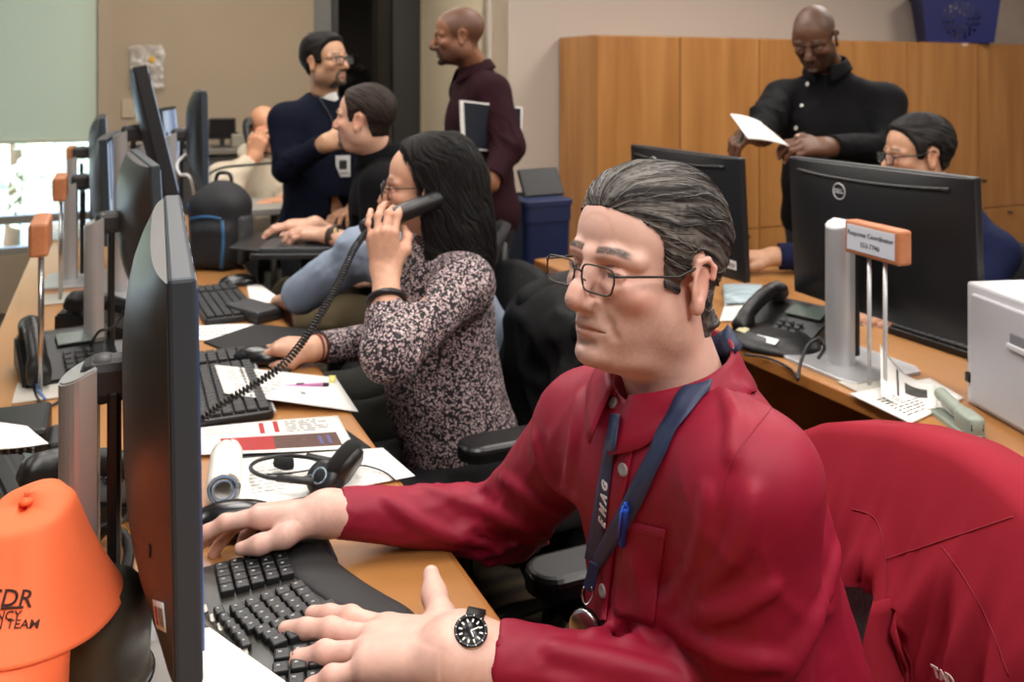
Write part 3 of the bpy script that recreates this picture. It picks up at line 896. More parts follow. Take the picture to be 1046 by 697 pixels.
def hair_mesh(grid, cfg):
    """thickness grown out of the skull above a hair line, with combed strands"""
    f, skull = grid
    c = dict(line=LINE_FULL, T=.012, c1='#1d1714', c2='#2c2420', pole=(0, -.9, .45), nf=16.0, nal=2.2, amp=.0035, soft=.02, fn=None, extra=None, colfn=None, it=1, top=0.0, wave=0.0)
    c.update(cfg)
    g = Field(f.lo, f.lo + (f.n - 1) * f.h, f.h)
    lo, hi = np.array(c.get('lo', f.lo)), np.array(c.get('hi', f.lo + (f.n - 1) * f.h))
    if 'lo' in c or 'hi' in c:
        g = Field(np.minimum(lo, f.lo), np.maximum(hi, f.lo + (f.n - 1) * f.h), f.h)
    off = np.round((f.lo - g.lo) / f.h).astype(int)
    g.lo = f.lo - off * f.h
    sl = tuple(slice(int(a), int(a + b)) for a, b in zip(off, f.n))
    P = g.pts(sl)
    band = np.abs(skull) < .05
    Pb = P[band]
    zl = Pb[:, 2] - zline(c['line'], Pb[:, 1], Pb[:, 0])
    t = c['T'] * sstep(0, c['soft'], zl) + c['top'] * sstep(.05, .12, Pb[:, 2])
    if c['fn'] is not None: t = c['fn'](Pb, t, zl)
    t = np.where(zl < 0, -.006 + np.maximum(zl, -.02) * .2, t)
    d = np.full(skull.shape, .5, np.float32); d[band] = skull[band] - t
    g.d[sl] = d
    if c['extra'] is not None: c['extra'](g)
    pole = np.array(c['pole'], float); pole /= np.linalg.norm(pole)
    e1 = np.cross(pole, (0, 0, 1)); e1 /= np.linalg.norm(e1); e2 = np.cross(pole, e1)
    def strand(P_):
        q = P_ - np.array((0, .015, .03)); az = np.arctan2(q @ e1, q @ e2); al = np.arccos(np.clip((q @ pole) / (np.linalg.norm(q, axis=1) + 1e-9), -1, 1))
        az = az + c['wave'] * np.sin(al * 5 + 3 * vnoise(P_ * 18))
        a = np.stack([np.cos(az) * c['nf'], np.sin(az) * c['nf'], al * c['nal']], 1)
        return .6 * vnoise(a) + .4 * vnoise(a * np.array([2.3, 2.3, 1.4]) + 7)
    g.disp(lambda P_: c['amp'] * strand(P_), .03)
    V, Q = g.mesh()
    if not len(Q): return None
    V = relax(V, Q, c['it'], .3)
    s = strand(V.astype(np.float32)); k = sstep(-.35, .45, s + .25 * vnoise(V * 220))
    if c['colfn'] is not None: k = c['colfn'](V, k)
    col = np.array(rgb(c['c1'])) * (1 - k)[:, None] + np.array(rgb(c['c2'])) * k[:, None]
    return V, Q, col

FING = [((.090, .031, .001), (.044, .026, .022), .0095), ((.094, .010, .003), (.048, .030, .023), .0098),
        ((.090, -.011, .002), (.044, .028, .022), .0092), ((.081, -.030, -.002), (.034, .021, .019), .0082)]
def hand_mesh(side, pose, thumb, fore_local, h=.003, skin='#c58f73', scale=1.0, fore_len=.10, fr=(.027, .036), vein=0.0):
    """hand frame: X to the fingers, Z out of the back of the hand, thumb at +Y for a right hand (side=1).
    pose: four (spread, mcp, pip, dip) in degrees; thumb: three points after the root"""
    s = side
    fl = Vector(fore_local).normalized() * fore_len
    pts = [(-.04, -.08, -.10), (.22, .08, .09), tuple(fl)]
    allp = [Vector((0, 0, 0))]
    tips = []; chains = []
    for (b, ln, r), (sp, a1, a2, a3) in zip(FING, pose):
        p = Vector((b[0], b[1] * s, b[2])); ch = [p.copy()]
        yaw = math.radians(sp) * s; acc = 0
        for L_, a in zip(ln, (a1, a2, a3)):
            acc += math.radians(a)
            dv = Vector((math.cos(acc) * math.cos(yaw), math.cos(acc) * math.sin(yaw), -math.sin(acc)))
            p = p + dv * L_; ch.append(p.copy())
        nrm = Vector((math.sin(acc) * math.cos(yaw), math.sin(acc) * math.sin(yaw), math.cos(acc)))
        chains.append((ch, r)); tips.append((ch[-1], (ch[-1] - ch[-2]).normalized(), nrm, r)); allp += ch
    th = [Vector((.020, .024 * s, -.006))] + [Vector((a, b * s, c)) for a, b, c in thumb]
    allp += th + [fl]
    lo = np.min([np.array(p) for p in allp], 0) - .05; hi = np.max([np.array(p) for p in allp], 0) + .05
    f = Field(lo, hi, h)
    f.rbox((.052, 0, -.002), (.040, .037, .0125), .012, 0)
    for (ch, r) in chains:
        m = ch[0]
        f.cap((.004, m.y * .42, 0), m, .0165, .0115, .016)
    f.cap((0, -.012, 0), (0, .012, 0), .0215, None, .02)
    f.cap((.004, -.010, -.001), fl + Vector((0, -.006, 0)), fr[0] * .86, fr[1], .02); f.cap((.004, .010, -.001), fl + Vector((0, .006, 0)), fr[0] * .86, fr[1], .02)
    for (ch, r) in chains:
        f.path(ch, [r * 1.12, r * 1.05, r * 1.0, r * .86], .0045)
        for kk, rr in ((0, 1.06), (1, .92)):      # knuckles
            f.ell(ch[kk] + Vector((0, 0, .0016)), (r * rr,) * 3, .008)
    f.path(th, [.0165, .0135, .0112, .0088], .012)
    f.ell(th[0] + Vector((.016, .002 * s, -.004)), (.022, .015, .014), .015)
    if vein:
        for y0 in (-.02, 0, .018):
            f.path([(.01, y0 * .4 * s, .0165), (.04, y0 * .8 * s, .0135), (.075, y0 * 1.2 * s, .0125)], [.0012, .0018, .0014], .006)
    V, Q = f.mesh()
    V = relax(V, Q, 1, .35)
    base = np.array(rgb(skin)); col = np.tile(base, (len(V), 1)) * (1 + .08 * vnoise(V * 90) + .06 * vnoise(V * 250))[:, None]
    redc = base * np.array([1.08, .74, .70])
    for (ch, r) in chains:
        for j, am in ((0, .35), (1, .45), (2, .3), (3, .45)):
            d = np.linalg.norm(V - np.array(ch[j]), axis=1); m = am * np.exp(-(d / .011) ** 2)
            col = col * (1 - m[:, None]) + redc * m[:, None]
    tn = Vector((0, .3 * s, 1)).normalized()
    tips.append((th[-1], (th[-1] - th[-2]).normalized(), tn, .010))
    for (p, d, n_, r) in tips:
        w_ = V - np.array(p); a = w_ @ np.array(d); b = w_ @ np.array(n_); l = np.linalg.norm(w_ - np.outer(a, d) - np.outer(b, n_), axis=1)
        m = (b > r * .38) & (np.abs(a - .000) < .0062) & (l < r * .62)
        col[m] = col[m] * .35 + np.array(rgb('#d8b3a4')) * .65
    return V * scale, Q, np.clip(col, 0, 1)

REST = [(6, 12, 22, 12), (2, 14, 24, 14), (-3, 16, 26, 14), (-8, 18, 28, 16)]
THUMB_REST = [(.052, .050, -.016), (.082, .058, -.020), (.106, .056, -.022)]

def xform(V, M):
    A = np.array(M); return V @ A[:3, :3].T + A[:3, 3]

def bvh_of(o):
    me = o.data; M = WM(o)
    return BVHTree.FromPolygons([M @ v.co for v in me.vertices], [tuple(p.vertices) for p in me.polygons])

EYE = Vector((0, 0, CAMZ))
def hit(px, py, bvh, off=.001):
    d = (at(px, py, 1.0) - EYE).normalized()
    p, n, i, t = bvh.ray_cast(EYE, d)
    if p is None: return None, None
    if n.dot(d) > 0: n = -n
    return p + n * off, n

def merge(parts):
    mb = MB(); C = []
    for V, Q, c in parts:
        mb.raw(V, Q); C.append(c)
    return mb, np.vstack(C)

def head_matrix(c, face, pitch=0, roll=0, scale=1.0):
    psi = math.atan2(face[0], -face[1])
    return Matrix.Translation(c) @ Matrix.Rotation(psi, 4, 'Z') @ Matrix.Rotation(math.radians(pitch), 4, 'X') @ Matrix.Rotation(math.radians(roll), 4, 'Y') @ Matrix.Scale(scale, 4)
def ridge(n): return (1 - np.clip(np.abs(n) * 2.2, 0, 1)) ** 1.5

def seg_coords(P, a, b):
    a = np.array(a, np.float32); b = np.array(b, np.float32); ab = b - a; L_ = np.linalg.norm(ab); d = ab / L_
    e1 = np.cross(d, (0, 0, 1.0)); e1 = e1 / (np.linalg.norm(e1) + 1e-6); e2 = np.cross(d, e1)
    q = P - a; t = q @ d
    x, y = q @ e1, q @ e2
    return t, np.arctan2(y, x), np.sqrt(x * x + y * y), L_

def top_field(sp, h, sleeve=1.0, loose=1.0, folds=.006, cuff_r=.039, seed=0.0):
    """upper garment grown round the joints of sp (world points)"""
    sh, el, wr = sp['sh'], sp['el'], sp['wr']
    pel, chest, neck = [np.array(sp[k], float) for k in ('pelvis', 'chest', 'neck')]
    fw = np.array([sp['face'][0], sp['face'][1], 0.0]); fw /= np.linalg.norm(fw)
    lf = np.cross((0, 0, 1.0), fw)
    W = sp.get('w', 1.0)
    allp = np.array([sh[0], sh[1], el[0], el[1], wr[0], wr[1], pel, chest, neck], float)
    lo, hi = allp.min(0) - .21, allp.max(0) + .16
    lo[2] = max(lo[2], sp.get('hem', pel[2] - .14))
    f = Field(lo, hi, h)
    def fr(up):
        up = up / np.linalg.norm(up); ff = fw - up * (fw @ up); ff /= np.linalg.norm(ff)
        return np.stack([np.cross(up, ff), ff, up], 1)
    R = fr(chest - pel); Rc = fr(neck - chest + .3 * (chest - pel))
    k = .05
    f.ell(chest, (.168 * W * loose, .118 * W * loose + sp.get('bust', 0), .185), 0, R=R)
    mid = pel * .55 + chest * .45 + fw * sp.get('belly', .015)
    f.ell(mid, (.160 * W * loose, (.122 + sp.get('gut', .01)) * loose, .18), k, R=R)
    f.ell(pel, (.172 * W * loose, .135 * loose, .145), k, R=R)
    shc = (np.array(sh[0]) + np.array(sh[1])) / 2
    f.cap(np.array(sh[0]) * .86 + shc * .14 - (0, 0, .008), np.array(sh[1]) * .86 + shc * .14 - (0, 0, .008), .062 * loose, None, .05)
    for i in (0, 1):
        f.cap(neck - fw * .016 - (0, 0, .060), np.array(sh[i]) + (0, 0, .004), .056, .047, .045)
    f.cap(chest, neck - (neck - chest) / np.linalg.norm(neck - chest) * .05, .09, .064, .05)
    ends = []
    for i in (0, 1):
        S, E, Wr = [np.array(x, float) for x in (sh[i], el[i], wr[i])]
        ar = sp.get('ar', (.062, .054, .050))
        f.cap(S, E, ar[0] * loose, ar[1] * loose, .035)
        se = sleeve[i] if isinstance(sleeve, (tuple, list)) else sleeve
        if se > 0:
            end = E + (Wr - E) * se; dirv = (Wr - E) / np.linalg.norm(Wr - E)
            cr = cuff_r if np.isscalar(cuff_r) else cuff_r[i]
            f.cap(E, end + dirv * .02, ar[2] * loose, cr, .025)
        else:
            end = S + (E - S) * (1 + se); dirv = (E - S) / np.linalg.norm(E - S)
            cr = ar[1] * loose
            f.half(end, dirv, within=(end + dirv * .12 - .13, end + dirv * .12 + .13)) if False else None
        ends.append((end, dirv, cr))
    if folds:
        def dfn(P):
            out = np.zeros(len(P), np.float32)
            tw = vnoise(P * 5 + seed) * .6
            for i in (0, 1):
                for (a, b, hot) in ((sh[i], el[i], 1), (el[i], wr[i], 0)):
                    t, an, rr, L_ = seg_coords(P, a, b)
                    m = sstep(.115, .075, rr) * sstep(-.06, .03, t) * sstep(L_ + .06, L_ - .02, t)
                    u = t / L_
                    w = (.35 + .9 * sstep(.45, 1.0, u)) if hot else (.30 + .9 * sstep(.6, 0, u))
                    n = vnoise(np.stack([np.cos(an) * 1.1 + seed, np.sin(an) * 1.1 + i * 3.3, t * 17 + an * .9 + tw * 2], 1))
                    n2 = vnoise(np.stack([np.cos(an) * 2 + seed + 9, np.sin(an) * 2, t * 34 - an * 1.4 + tw * 3], 1))
                    out -= m * w * folds * 1.2 * (ridge(n) * 1.0 + ridge(n2) * .3 - .35)
            s_ = (P - pel) @ ((chest - pel) / np.linalg.norm(chest - pel)); l_ = (P - pel) @ lf; g_ = (P - pel) @ fw
            mt = sstep(.20, .12, np.abs(l_))
            n = vnoise(np.stack([l_ * 7 + seed * 2, g_ * 6 + 3, s_ * 17 + l_ * 9 * np.sign(l_ + .001) + tw * 2], 1))
            n2 = vnoise(np.stack([l_ * 15 + seed, g_ * 10, s_ * 9 - l_ * 12 + tw * 2 + 5], 1))
            out -= .6 * mt * folds * ((ridge(n) - .3) * sstep(.45, .1, s_) * 1.0 + (ridge(n2) - .3) * .5)
            return out
        f.disp(dfn, .03)
    for i in (0, 1):
        end, dirv, cr = ends[i]
        f.half(end, dirv, within=(end + dirv * .055 - .075, end + dirv * .055 + .075))
        if sp.get('hollow', True):
            f.cap(end - dirv * .025, end + dirv * .03, cr * .80, cr * .84, .004, cut=True)
    f.half((0, 0, lo[2] + 2 * h), (0, 0, -1))
    # neck opening
    nd = np.array(sp['head'], float) - neck; nd /= np.linalg.norm(nd)
    nr = sp.get('neck_r', .062)
    f.cap(neck - nd * .03 + fw * sp.get('open', .0), neck + nd * .12, nr - .004, nr + .012, .008, cut=True)
    return f, fw, lf

def legs_field(sp, h, r=(.088, .066, .050)):
    P_ = np.array([sp['pelvis']] + list(sp['kn']) + list(sp['an']), float)
    f = Field(P_.min(0) - .17, P_.max(0) + .16, h)
    fw = np.array([sp['face'][0], sp['face'][1], 0.0]); fw /= np.linalg.norm(fw); lf = np.cross((0, 0, 1.0), fw)
    pel = np.array(sp['pelvis'], float)
    R = np.stack([lf, fw, (0, 0, 1)], 1)
    f.ell(pel - (0, 0, .02), (.165, .125, .12), 0, R=R)
    for i, s in ((0, 1), (1, -1)):
        hp = pel + lf * .09 * s - (0, 0, .05)
        f.cap(hp, sp['kn'][i], r[0], r[1], .04); f.cap(sp['kn'][i], sp['an'][i], r[1], r[2], .02)
        f.half(np.array(sp['an'][i]) + (0, 0, .01), (0, 0, -1), within=(np.array(sp['an'][i]) - .12, np.array(sp['an'][i]) + (.12, .12, .02)))
    sd = pel[0] * 7
    f.disp(lambda P: -.005 * (ridge(vnoise(P * np.array([11, 11, 15]) + sd)) - .3), .03)
    return f

def shoes_for(sp, parent, m):
    fw = Vector((sp['face'][0], sp['face'][1], 0)).normalized()
    for i in (0, 1):
        a = Vector(sp['an'][i]); f = Field(np.array(a) - .24, np.array(a) + .24, .008)
        z0 = a.z - .07
        f.cap((a.x, a.y, z0 + .05), np.array((a.x, a.y, z0 + .04)) + np.array(fw) * .14, .04, .034, 0)
        f.cap(a, (a.x, a.y, z0 + .05), .042, None, .02)
        f.half((0, 0, z0 + .008), (0, 0, -1))
        V, Q = f.mesh(); V = relax(V, Q, 1, .4)
        MB().raw(V, Q).build('shoe', m, parent)

def collar(parent, neck, nd, fw, r, mats, stand=.026, leaf=.038, point=.072, gap=.35, thick=.0022, flare=.016, name='collar', tilt=.018, ry=1.0, wob=0.0, on=None, lift=.003):
    """stand and turned-down leaf of a shirt collar round the neck; fw is where it opens"""
    nd = Vector(nd).normalized(); fw = Vector((fw[0], fw[1], fw[2] if len(fw) > 2 else 0)); fw = (fw - nd * fw.dot(nd)).normalized(); lf = nd.cross(fw)
    n = 44; P = []
    for i in range(n):
        a = -math.pi + gap + (2 * math.pi - 2 * gap) * i / (n - 1)      # 0 = back of the neck
        c = abs(a) / (math.pi - gap)
        d = -fw * math.cos(a) * ry + lf * math.sin(a)
        base = Vector(neck) + fw * (.004 + .004 * c) - nd * (tilt * c ** 1.5)
        row = []
        lw = leaf + (point - leaf) * max(0, (c - .55) / .45) ** 1.6
        top = stand * (1 - .25 * c)
        row.append(base + d * (r + .001) - nd * .012)
        row.append(base + d * (r) + nd * top * .6)
        row.append(base + d * (r + .001) + nd * top)
        row.append(base + d * (r + .0045) + nd * (top + .002))
        row.append(base + d * (r + .0085) + nd * (top - .003))
        for q in (.35, .7, 1.0):
            row.append(base + d * (r + .009 + flare * q + wob * math.sin(a * 5) * q) + nd * (top - lw * q * .93) + fw * (.012 * q * c ** 3))
        if on is not None:
            for k in range(4, len(row)):
                co, nn, _, _ = on.find_nearest(row[k])
                if co is not None:
                    if nn.dot(row[k] - Vector(neck)) < 0: nn = -nn
                    if (row[k] - co).dot(nn) < lift: row[k] = co + nn * lift
        P.append([tuple(x) for x in row])
    return MB().grid(P, thick=thick).build(name, mats, parent)

def glasses(label, cat, HM, mats, lw=.050, lh=.030, rect=True, rim=.0011, zoff=-.002, lens=True, temple_r=.0014, y0=-.1085, sep=.0325, top_only=False, parent=None, wrap=.12):
    """spectacles resting on the nose of the head whose matrix is HM"""
    t = thing('eyeglasses', label, cat, HM @ Vector((0, y0, 0)), 0)
    fr = MB(); ln = MB()
    for s in (-1, 1):
        pts = []
        for a in np.linspace(0, 2 * math.pi, 33)[:-1]:
            e = .45 if rect else .9
            ca, sa = math.cos(a), math.sin(a)
            x = math.copysign(abs(ca) ** e, ca) * lw / 2; z = math.copysign(abs(sa) ** e, sa) * lh / 2
            if z < 0: x *= .93
            xx = s * sep + x
            pts.append(HM @ Vector((xx, y0 + wrap * (abs(xx) - .01) ** 2 * 6, z + zoff)))
        fr.tube(pts + [pts[0]], rim, 6, caps=False)
        if top_only: fr.tube(pts[1:16], rim * 1.9, 6)
        c = HM @ Vector((s * sep, y0 + wrap * (sep - .01) ** 2 * 6, zoff)); n = len(pts)
        ln.raw([tuple(p) for p in pts] + [tuple(c)], [(i, (i + 1) % n, n) for i in range(n)])
        xo = sep + lw / 2
        yo = y0 + wrap * (xo - .01) ** 2 * 6
        tp = MB(); tp.tube([HM @ Vector((s * xo, yo, zoff + lh * .25)), HM @ Vector((s * (xo + .006), yo + .004, zoff + lh * .28)), HM @ Vector((s * .079, -.03, zoff + lh * .25)), HM @ Vector((s * .0835, .006, .014)),
                 HM @ Vector((s * .084, .024, .010)), HM @ Vector((s * .082, .036, -.012))], temple_r, 8).build('temple', mats[1], t)
    fr.tube([HM @ Vector((-(sep - lw / 2), y0 + .001, zoff + .004)), HM @ Vector((-.004, y0 - .002, zoff + .007)), HM @ Vector((.004, y0 - .002, zoff + .007)), HM @ Vector((sep - lw / 2, y0 + .001, zoff + .004))], rim * 1.1, 8)
    for s in (-1, 1):
        fr.tube([HM @ Vector((s * (sep - lw / 2 + .002), y0 + .001, zoff - .003)), HM @ Vector((s * .0085, y0 + .009, zoff - .008))], rim * .8, 6)
    fr.build('rims', mats[0], t)
    if lens: ln.build('lenses', mats[2], t, recalc=False)
    return t

M_lens = mat('spectacle_lens', '#ffffff', .03, alpha=.07, spec=.8)

# combed strands on the grey hair
def strands(root_obj, hair, pole, center, HMx, n, length, mats, seed=1, r=.00034, lift=.0012, ymin=-.2):
    rng = np.random.RandomState(seed); bv = bvh_of(hair); M = WM(hair); me = hair.data
    vs = [(M @ v.co, (M.to_3x3() @ v.normal).normalized()) for v in me.vertices]
    pole = (HMx.to_3x3() @ Vector(pole)).normalized(); cen = HMx @ Vector(center)
    mb = MB()
    for k in range(n):
        p, nn = vs[rng.randint(len(vs))]
        pts = []; L_ = length * rng.uniform(.5, 1.3); st_ = .006; jit = rng.uniform(-.22, .22); h0 = rng.uniform(.0002, lift)
        for i in range(int(L_ / st_)):
            q = (p - cen); d = q.normalized() * q.normalized().dot(pole) - pole     # away from the pole
            d = d - nn * d.dot(nn)
            if d.length < 1e-4: break
            d.normalize(); d = (d + nn.cross(d) * (jit + .18 * math.sin(i * .5 + k))).normalized()
            u_ = i / (L_ / st_)
            pts.append(p + nn * (h0 * (.3 + math.sin(u_ * 3.1))))
            co, n2, _, dist = bv.find_nearest(p + d * st_)
            if co is None or dist > .008: break
            if n2.dot(nn) < 0: n2 = -n2
            p, nn = co, n2
        if len(pts) > 4:
            mb.tube(pts, [r * (.5 + .5 * math.sin(math.pi * min(1, (i + 1) / len(pts)) * .9)) for i in range(len(pts))], 3, mi=int(rng.choice(len(mats), p=[.42, .33, .25])), caps=False)
    return mb.build('hair_strands', mats, hair, recalc=False)
# the man in red
LINE_MAIN = [(-.20, .30), (-.088, .074), (-.076, .068), (-.056, .052), (-.044, .032), (-.036, -.014), (-.010, -.022), (-.002, .022), (.012, .030), (.026, .014), (.034, -.04), (.044, -.080), (.2, -.090)]
MAIN_HEAD = dict(skin='#c99880', neck_to=(0, .045, -.17), nr=.060, opt=dict(jaw=.047, fat=.003, nose=.95, eye_open=.3, gaze=(0, -.004), lip='#a8705f', brow='#37312e', brow_amt=1.0,
    stub='#8f7a70', stub_amt=.45, red=.42, mouth_w=.023, lines=1.3, browz=.017))
def _main_t(P, t, zl):
    y, z, ax = P[:, 1], P[:, 2], np.abs(P[:, 0])
    t = .0014 * (zl > 0) + t * (.55 + .45 * sstep(0, .05, zl)) + .004 * sstep(.06, .115, z) * sstep(.10, -.02, y) * sstep(0, .05, zl)          # lift on top
    t = t + .013 * sstep(.04, .08, y) * sstep(-.03, -.08, z) * sstep(0, .02, zl)           # curls at the nape
    return t
MAIN_HAIR = dict(line=LINE_MAIN, T=.007, c1='#1f1d1d', c2='#6b6663', pole=(0, -.95, .30), nf=13, nal=1.3, amp=.0038, soft=.018, fn=_main_t, wave=.05,
    colfn=lambda V, k: np.clip(k * (.75 + .5 * sstep(.03, -.05, V[:, 1])) , 0, 1))

def unit(v): v = Vector(v); return v.normalized()
def person_core(sp, h=.014):
    """simple trunk and limbs under the clothes, so that the body is one figure"""
    P_ = np.array([sp['pelvis'], sp['neck']] + list(sp['sh']) + list(sp['el']) + list(sp['wr']) + list(sp['kn']) + list(sp['an']), float)
    f = Field(P_.min(0) - .16, P_.max(0) + .12, h)
    fw = np.array([sp['face'][0], sp['face'][1], 0.0]); fw /= np.linalg.norm(fw); lf = np.cross((0, 0, 1.0), fw)
    pel, ch, nk = [np.array(sp[k], float) for k in ('pelvis', 'chest', 'neck')]
    f.cap(pel + lf * .06, pel - lf * .06, .085, None, 0); f.cap(pel, ch, .10, .10, .04); f.cap(ch, nk - (0, 0, .02), .095, .05, .04)
    f.cap(sp['sh'][0], sp['sh'][1], .042, None, .03)
    for i, s in ((0, 1), (1, -1)):
        hp = pel + lf * .085 * s - (0, 0, .05)
        f.cap(sp['sh'][i], sp['el'][i], .042, .036, .02); f.cap(sp['el'][i], np.array(sp['el'][i]) * .3 + np.array(sp['wr'][i]) * .7, .034, .024, .02)
        f.cap(hp, sp['kn'][i], .07, .05, .02); f.cap(sp['kn'][i], sp['an'][i], .05, .034, .02)
    V, Q = f.mesh(); return relax(V, Q, 1, .5), Q

def make_person(label, sp, head, hair, group=None, hh=.0032, hand_h=.003, skin='#c58f73', scale=1.0, pitch=0, roll=0, hands=True, colour_core=None):
    """root + one body mesh (head, neck, hands, trunk) + hair; returns root, head matrix, hand matrices"""
    fwv = unit((sp['face'][0], sp['face'][1], 0))
    root = thing('person', label, 'person', (sp['pelvis'][0], sp['pelvis'][1], 0), math.atan2(fwv.x, -fwv.y), group)
    HM = head_matrix(sp['head'], sp['look'], pitch, roll, scale)
    nl = HM.inverted() @ Vector(sp['neck'])
    hd = dict(head); hd['skin'] = skin; hd['neck_to'] = tuple(nl)
    V, Q, col, grid = head_mesh(hh, **hd)
    parts = [(xform(V, HM), Q, col)]
    HMs = []
    for i in (0, 1):
        hs = sp['hand'][i]
        if hs is None: HMs.append(None); continue
        side = -1 if i == 0 else 1
        M = frame(hs['x'], None, None, sp['wr'][i]) if False else frame(hs['x'], z=None, y=unit(hs['z']).cross(unit(hs['x'])), o=sp['wr'][i])
        fl = M.inverted().to_3x3() @ (Vector(sp['el'][i]) - Vector(sp['wr'][i]))
        V, Q, col = hand_mesh(side, hs.get('pose', REST), hs.get('thumb', THUMB_REST), fl, h=hs.get('h', hand_h), skin=skin, scale=hs.get('s', 1.0), fore_len=hs.get('fore', .09), fr=hs.get('fr', (.027, .036)), vein=hs.get('vein', 0))
        parts.append((xform(V, M), Q, col)); HMs.append(M)
    V, Q = person_core(sp)
    parts.append((V, Q, np.tile(np.array(rgb(colour_core or skin)), (len(V), 1))))
    mb, C = merge(parts)
    mb.build('body', M_skin, root, cols=C, recalc=False)
    if hair:
        for j, hc in enumerate(hair if isinstance(hair, list) else [hair]):
            H = hair_mesh(grid, hc)
            if H: MB().raw(xform(H[0], HM), H[1]).build('hair', M_hair, root, cols=H[2], recalc=False)
    return root, HM, HMs

def garment(f, name, m, root, it=1, colfn=None):
    V, Q = f.mesh(); V = relax(V, Q, it, .4)
    mb = MB().raw(V, Q)
    return mb.build(name, m, root, recalc=False, cols=None if colfn is None else colfn(V))

def seated_legs(sp, knee_fwd=.42, spread=.13, seat=.50, foot=.07, ankle_back=.0):
    fw = unit((sp['face'][0], sp['face'][1], 0)); lf = Vector((0, 0, 1)).cross(fw); p = Vector(sp['pelvis'])
    sp['kn'] = [tuple(Vector((p.x, p.y, seat)) + fw * knee_fwd + lf * s * spread) for s in (1, -1)]
    sp['an'] = [tuple(Vector((p.x, p.y, foot + .02)) + fw * (knee_fwd - ankle_back) + lf * s * spread) for s in (1, -1)]
def standing_legs(sp, spread=.10, foot=.07):
    fw = unit((sp['face'][0], sp['face'][1], 0)); lf = Vector((0, 0, 1)).cross(fw); p = Vector(sp['pelvis'])
    sp['kn'] = [tuple(Vector((p.x, p.y, p.z * .53)) + lf * s * spread + fw * .02) for s in (1, -1)]
    sp['an'] = [tuple(Vector((p.x, p.y, foot + .02)) + lf * s * (spread + .015)) for s in (1, -1)]

M_trousers = mat('dark_trousers', '#111114', .8, bump=.15, bscale=400)
M_khaki = mat('khaki_trousers', '#6d5f45', .85, bump=.15, bscale=400)
M_shoe = mat('black_leather', '#141313', .35)
M_redshirt = mat('red_shirt_cloth', '#880e2b', .58, spec=.32, bump=.12, bscale=1500, bdist=.0006, var=.03, vscale=40)
M_navyband = mat('navy_ribbon', '#1d2a4a', .55, bump=.2, bscale=1200, bdist=.0004)

MAIN = dict(face=(-.884, -.468), look=(-.80, -.60), head=(.152, 1.0, 1.189), neck=(.185, 1.015, 1.055), chest=tuple(DF(.628, .862, .90)), pelvis=tuple(DF(.738, .858, .585)),
            sh=[(.236, .87, 1.005), (.100, 1.155, .950)], el=[(.245, .895, .755), (-.005, 1.31, .748)], wr=[(-.055, .93, .800), (-.256, 1.24, .793)],
            w=1.04, gut=.03, belly=.03, open=.0, neck_r=.066, hem=.50,
            hand=[dict(x=(-.92, .30, -.15), z=(-.14, .08, .97), h=.0019, s=1.12, fore=.085, vein=1, pose=[(6, -8, 6, 5), (1, -6, 6, 5), (-8, 0, 12, 8), (-18, 6, 14, 8)],
                       thumb=[(.038, .048, .002), (.054, .070, .014), (.064, .088, .026)], fr=(.028, .027)),
                  dict(x=(-.99, .04, -.07), z=(-.06, .36, .93), h=.0019, fore=.085, vein=1, pose=[(3, 6, 16, 10), (0, 10, 22, 12), (-3, 14, 28, 14), (-7, 16, 30, 16)],
                       thumb=[(.046, .046, -.022), (.078, .054, -.030), (.104, .050, -.034)], fr=(.028, .027))])
seated_legs(MAIN)
root, HM, HANDS = make_person('man in a dark red dress shirt with a navy lanyard, typing', MAIN, MAIN_HEAD, MAIN_HAIR, hh=.0017, skin='#d2a899', pitch=-5, roll=0, scale=.91)
MAIN_ROOT, MAIN_HM, MAIN_HANDS = root, HM, HANDS
f, fw, lf = top_field(MAIN, .0042, sleeve=(.88, .95), folds=.0065, cuff_r=(.037, .032), seed=1.3)
Vs, Qs = f.mesh(); _bv = BVHTree.FromPolygons(Vs.tolist(), Qs.tolist())
for (pl, r_) in (([(792, 600), (742, 622), (690, 632), (640, 656)], .0065), ([(724, 500), (716, 560), (690, 610), (655, 640)], .0055), ([(602, 652), (655, 622), (722, 606)], .007),
                 ([(856, 560), (832, 630), (800, 694)], .008), ([(592, 402), (588, 450), (578, 505)], .006), ([(546, 446), (562, 484), (592, 512)], .0065), ([(498, 478), (540, 505), (590, 532)], .0065),
                 ([(428, 496), (500, 522), (560, 548)], .006), ([(392, 508), (440, 540), (500, 556)], .0055), ([(648, 560), (664, 612), (700, 640)], .006), ([(740, 400), (752, 430), (748, 470)], .004),
                 ([(690, 640), (740, 668), (800, 676)], .008), ([(560, 662), (620, 676), (690, 690)], .007), ([(770, 500), (752, 560), (716, 600)], .006)):
    pp = [hit(q.x, q.y, _bv, -r_ * .25)[0] for q in catmull([(x, y, 0) for x, y in pl], 6)]
    pp = [q for q in pp if q]
    pp = [q for i, q in enumerate(pp) if i == 0 or (q - pp[i - 1]).length < .06]
    if len(pp) > 3:
        n_ = len(pp); f.path([tuple(q) for q in pp], [r_ * (.25 + .75 * math.sin(math.pi * (i + .5) / n_)) for i in range(n_)], .013)
shirt = garment(f, 'shirt', M_redshirt, root)
g = legs_field(MAIN, .009); garment(g, 'trousers', M_trousers, root); shoes_for(MAIN, root, M_shoe)
nd = Vector(MAIN['head']) + Vector((.03, .015, -.03)) - Vector(MAIN['neck'])
SHIRT_BV = bvh_of(shirt)
COL = collar(root, Vector(MAIN['neck']) + Vector((.0, 0, .010)), nd, Vector((-.86, -.51, -.1)), .066, M_redshirt, stand=.034, leaf=.044, point=.058, gap=.20, flare=.016, tilt=.035, on=SHIRT_BV, lift=.0045)
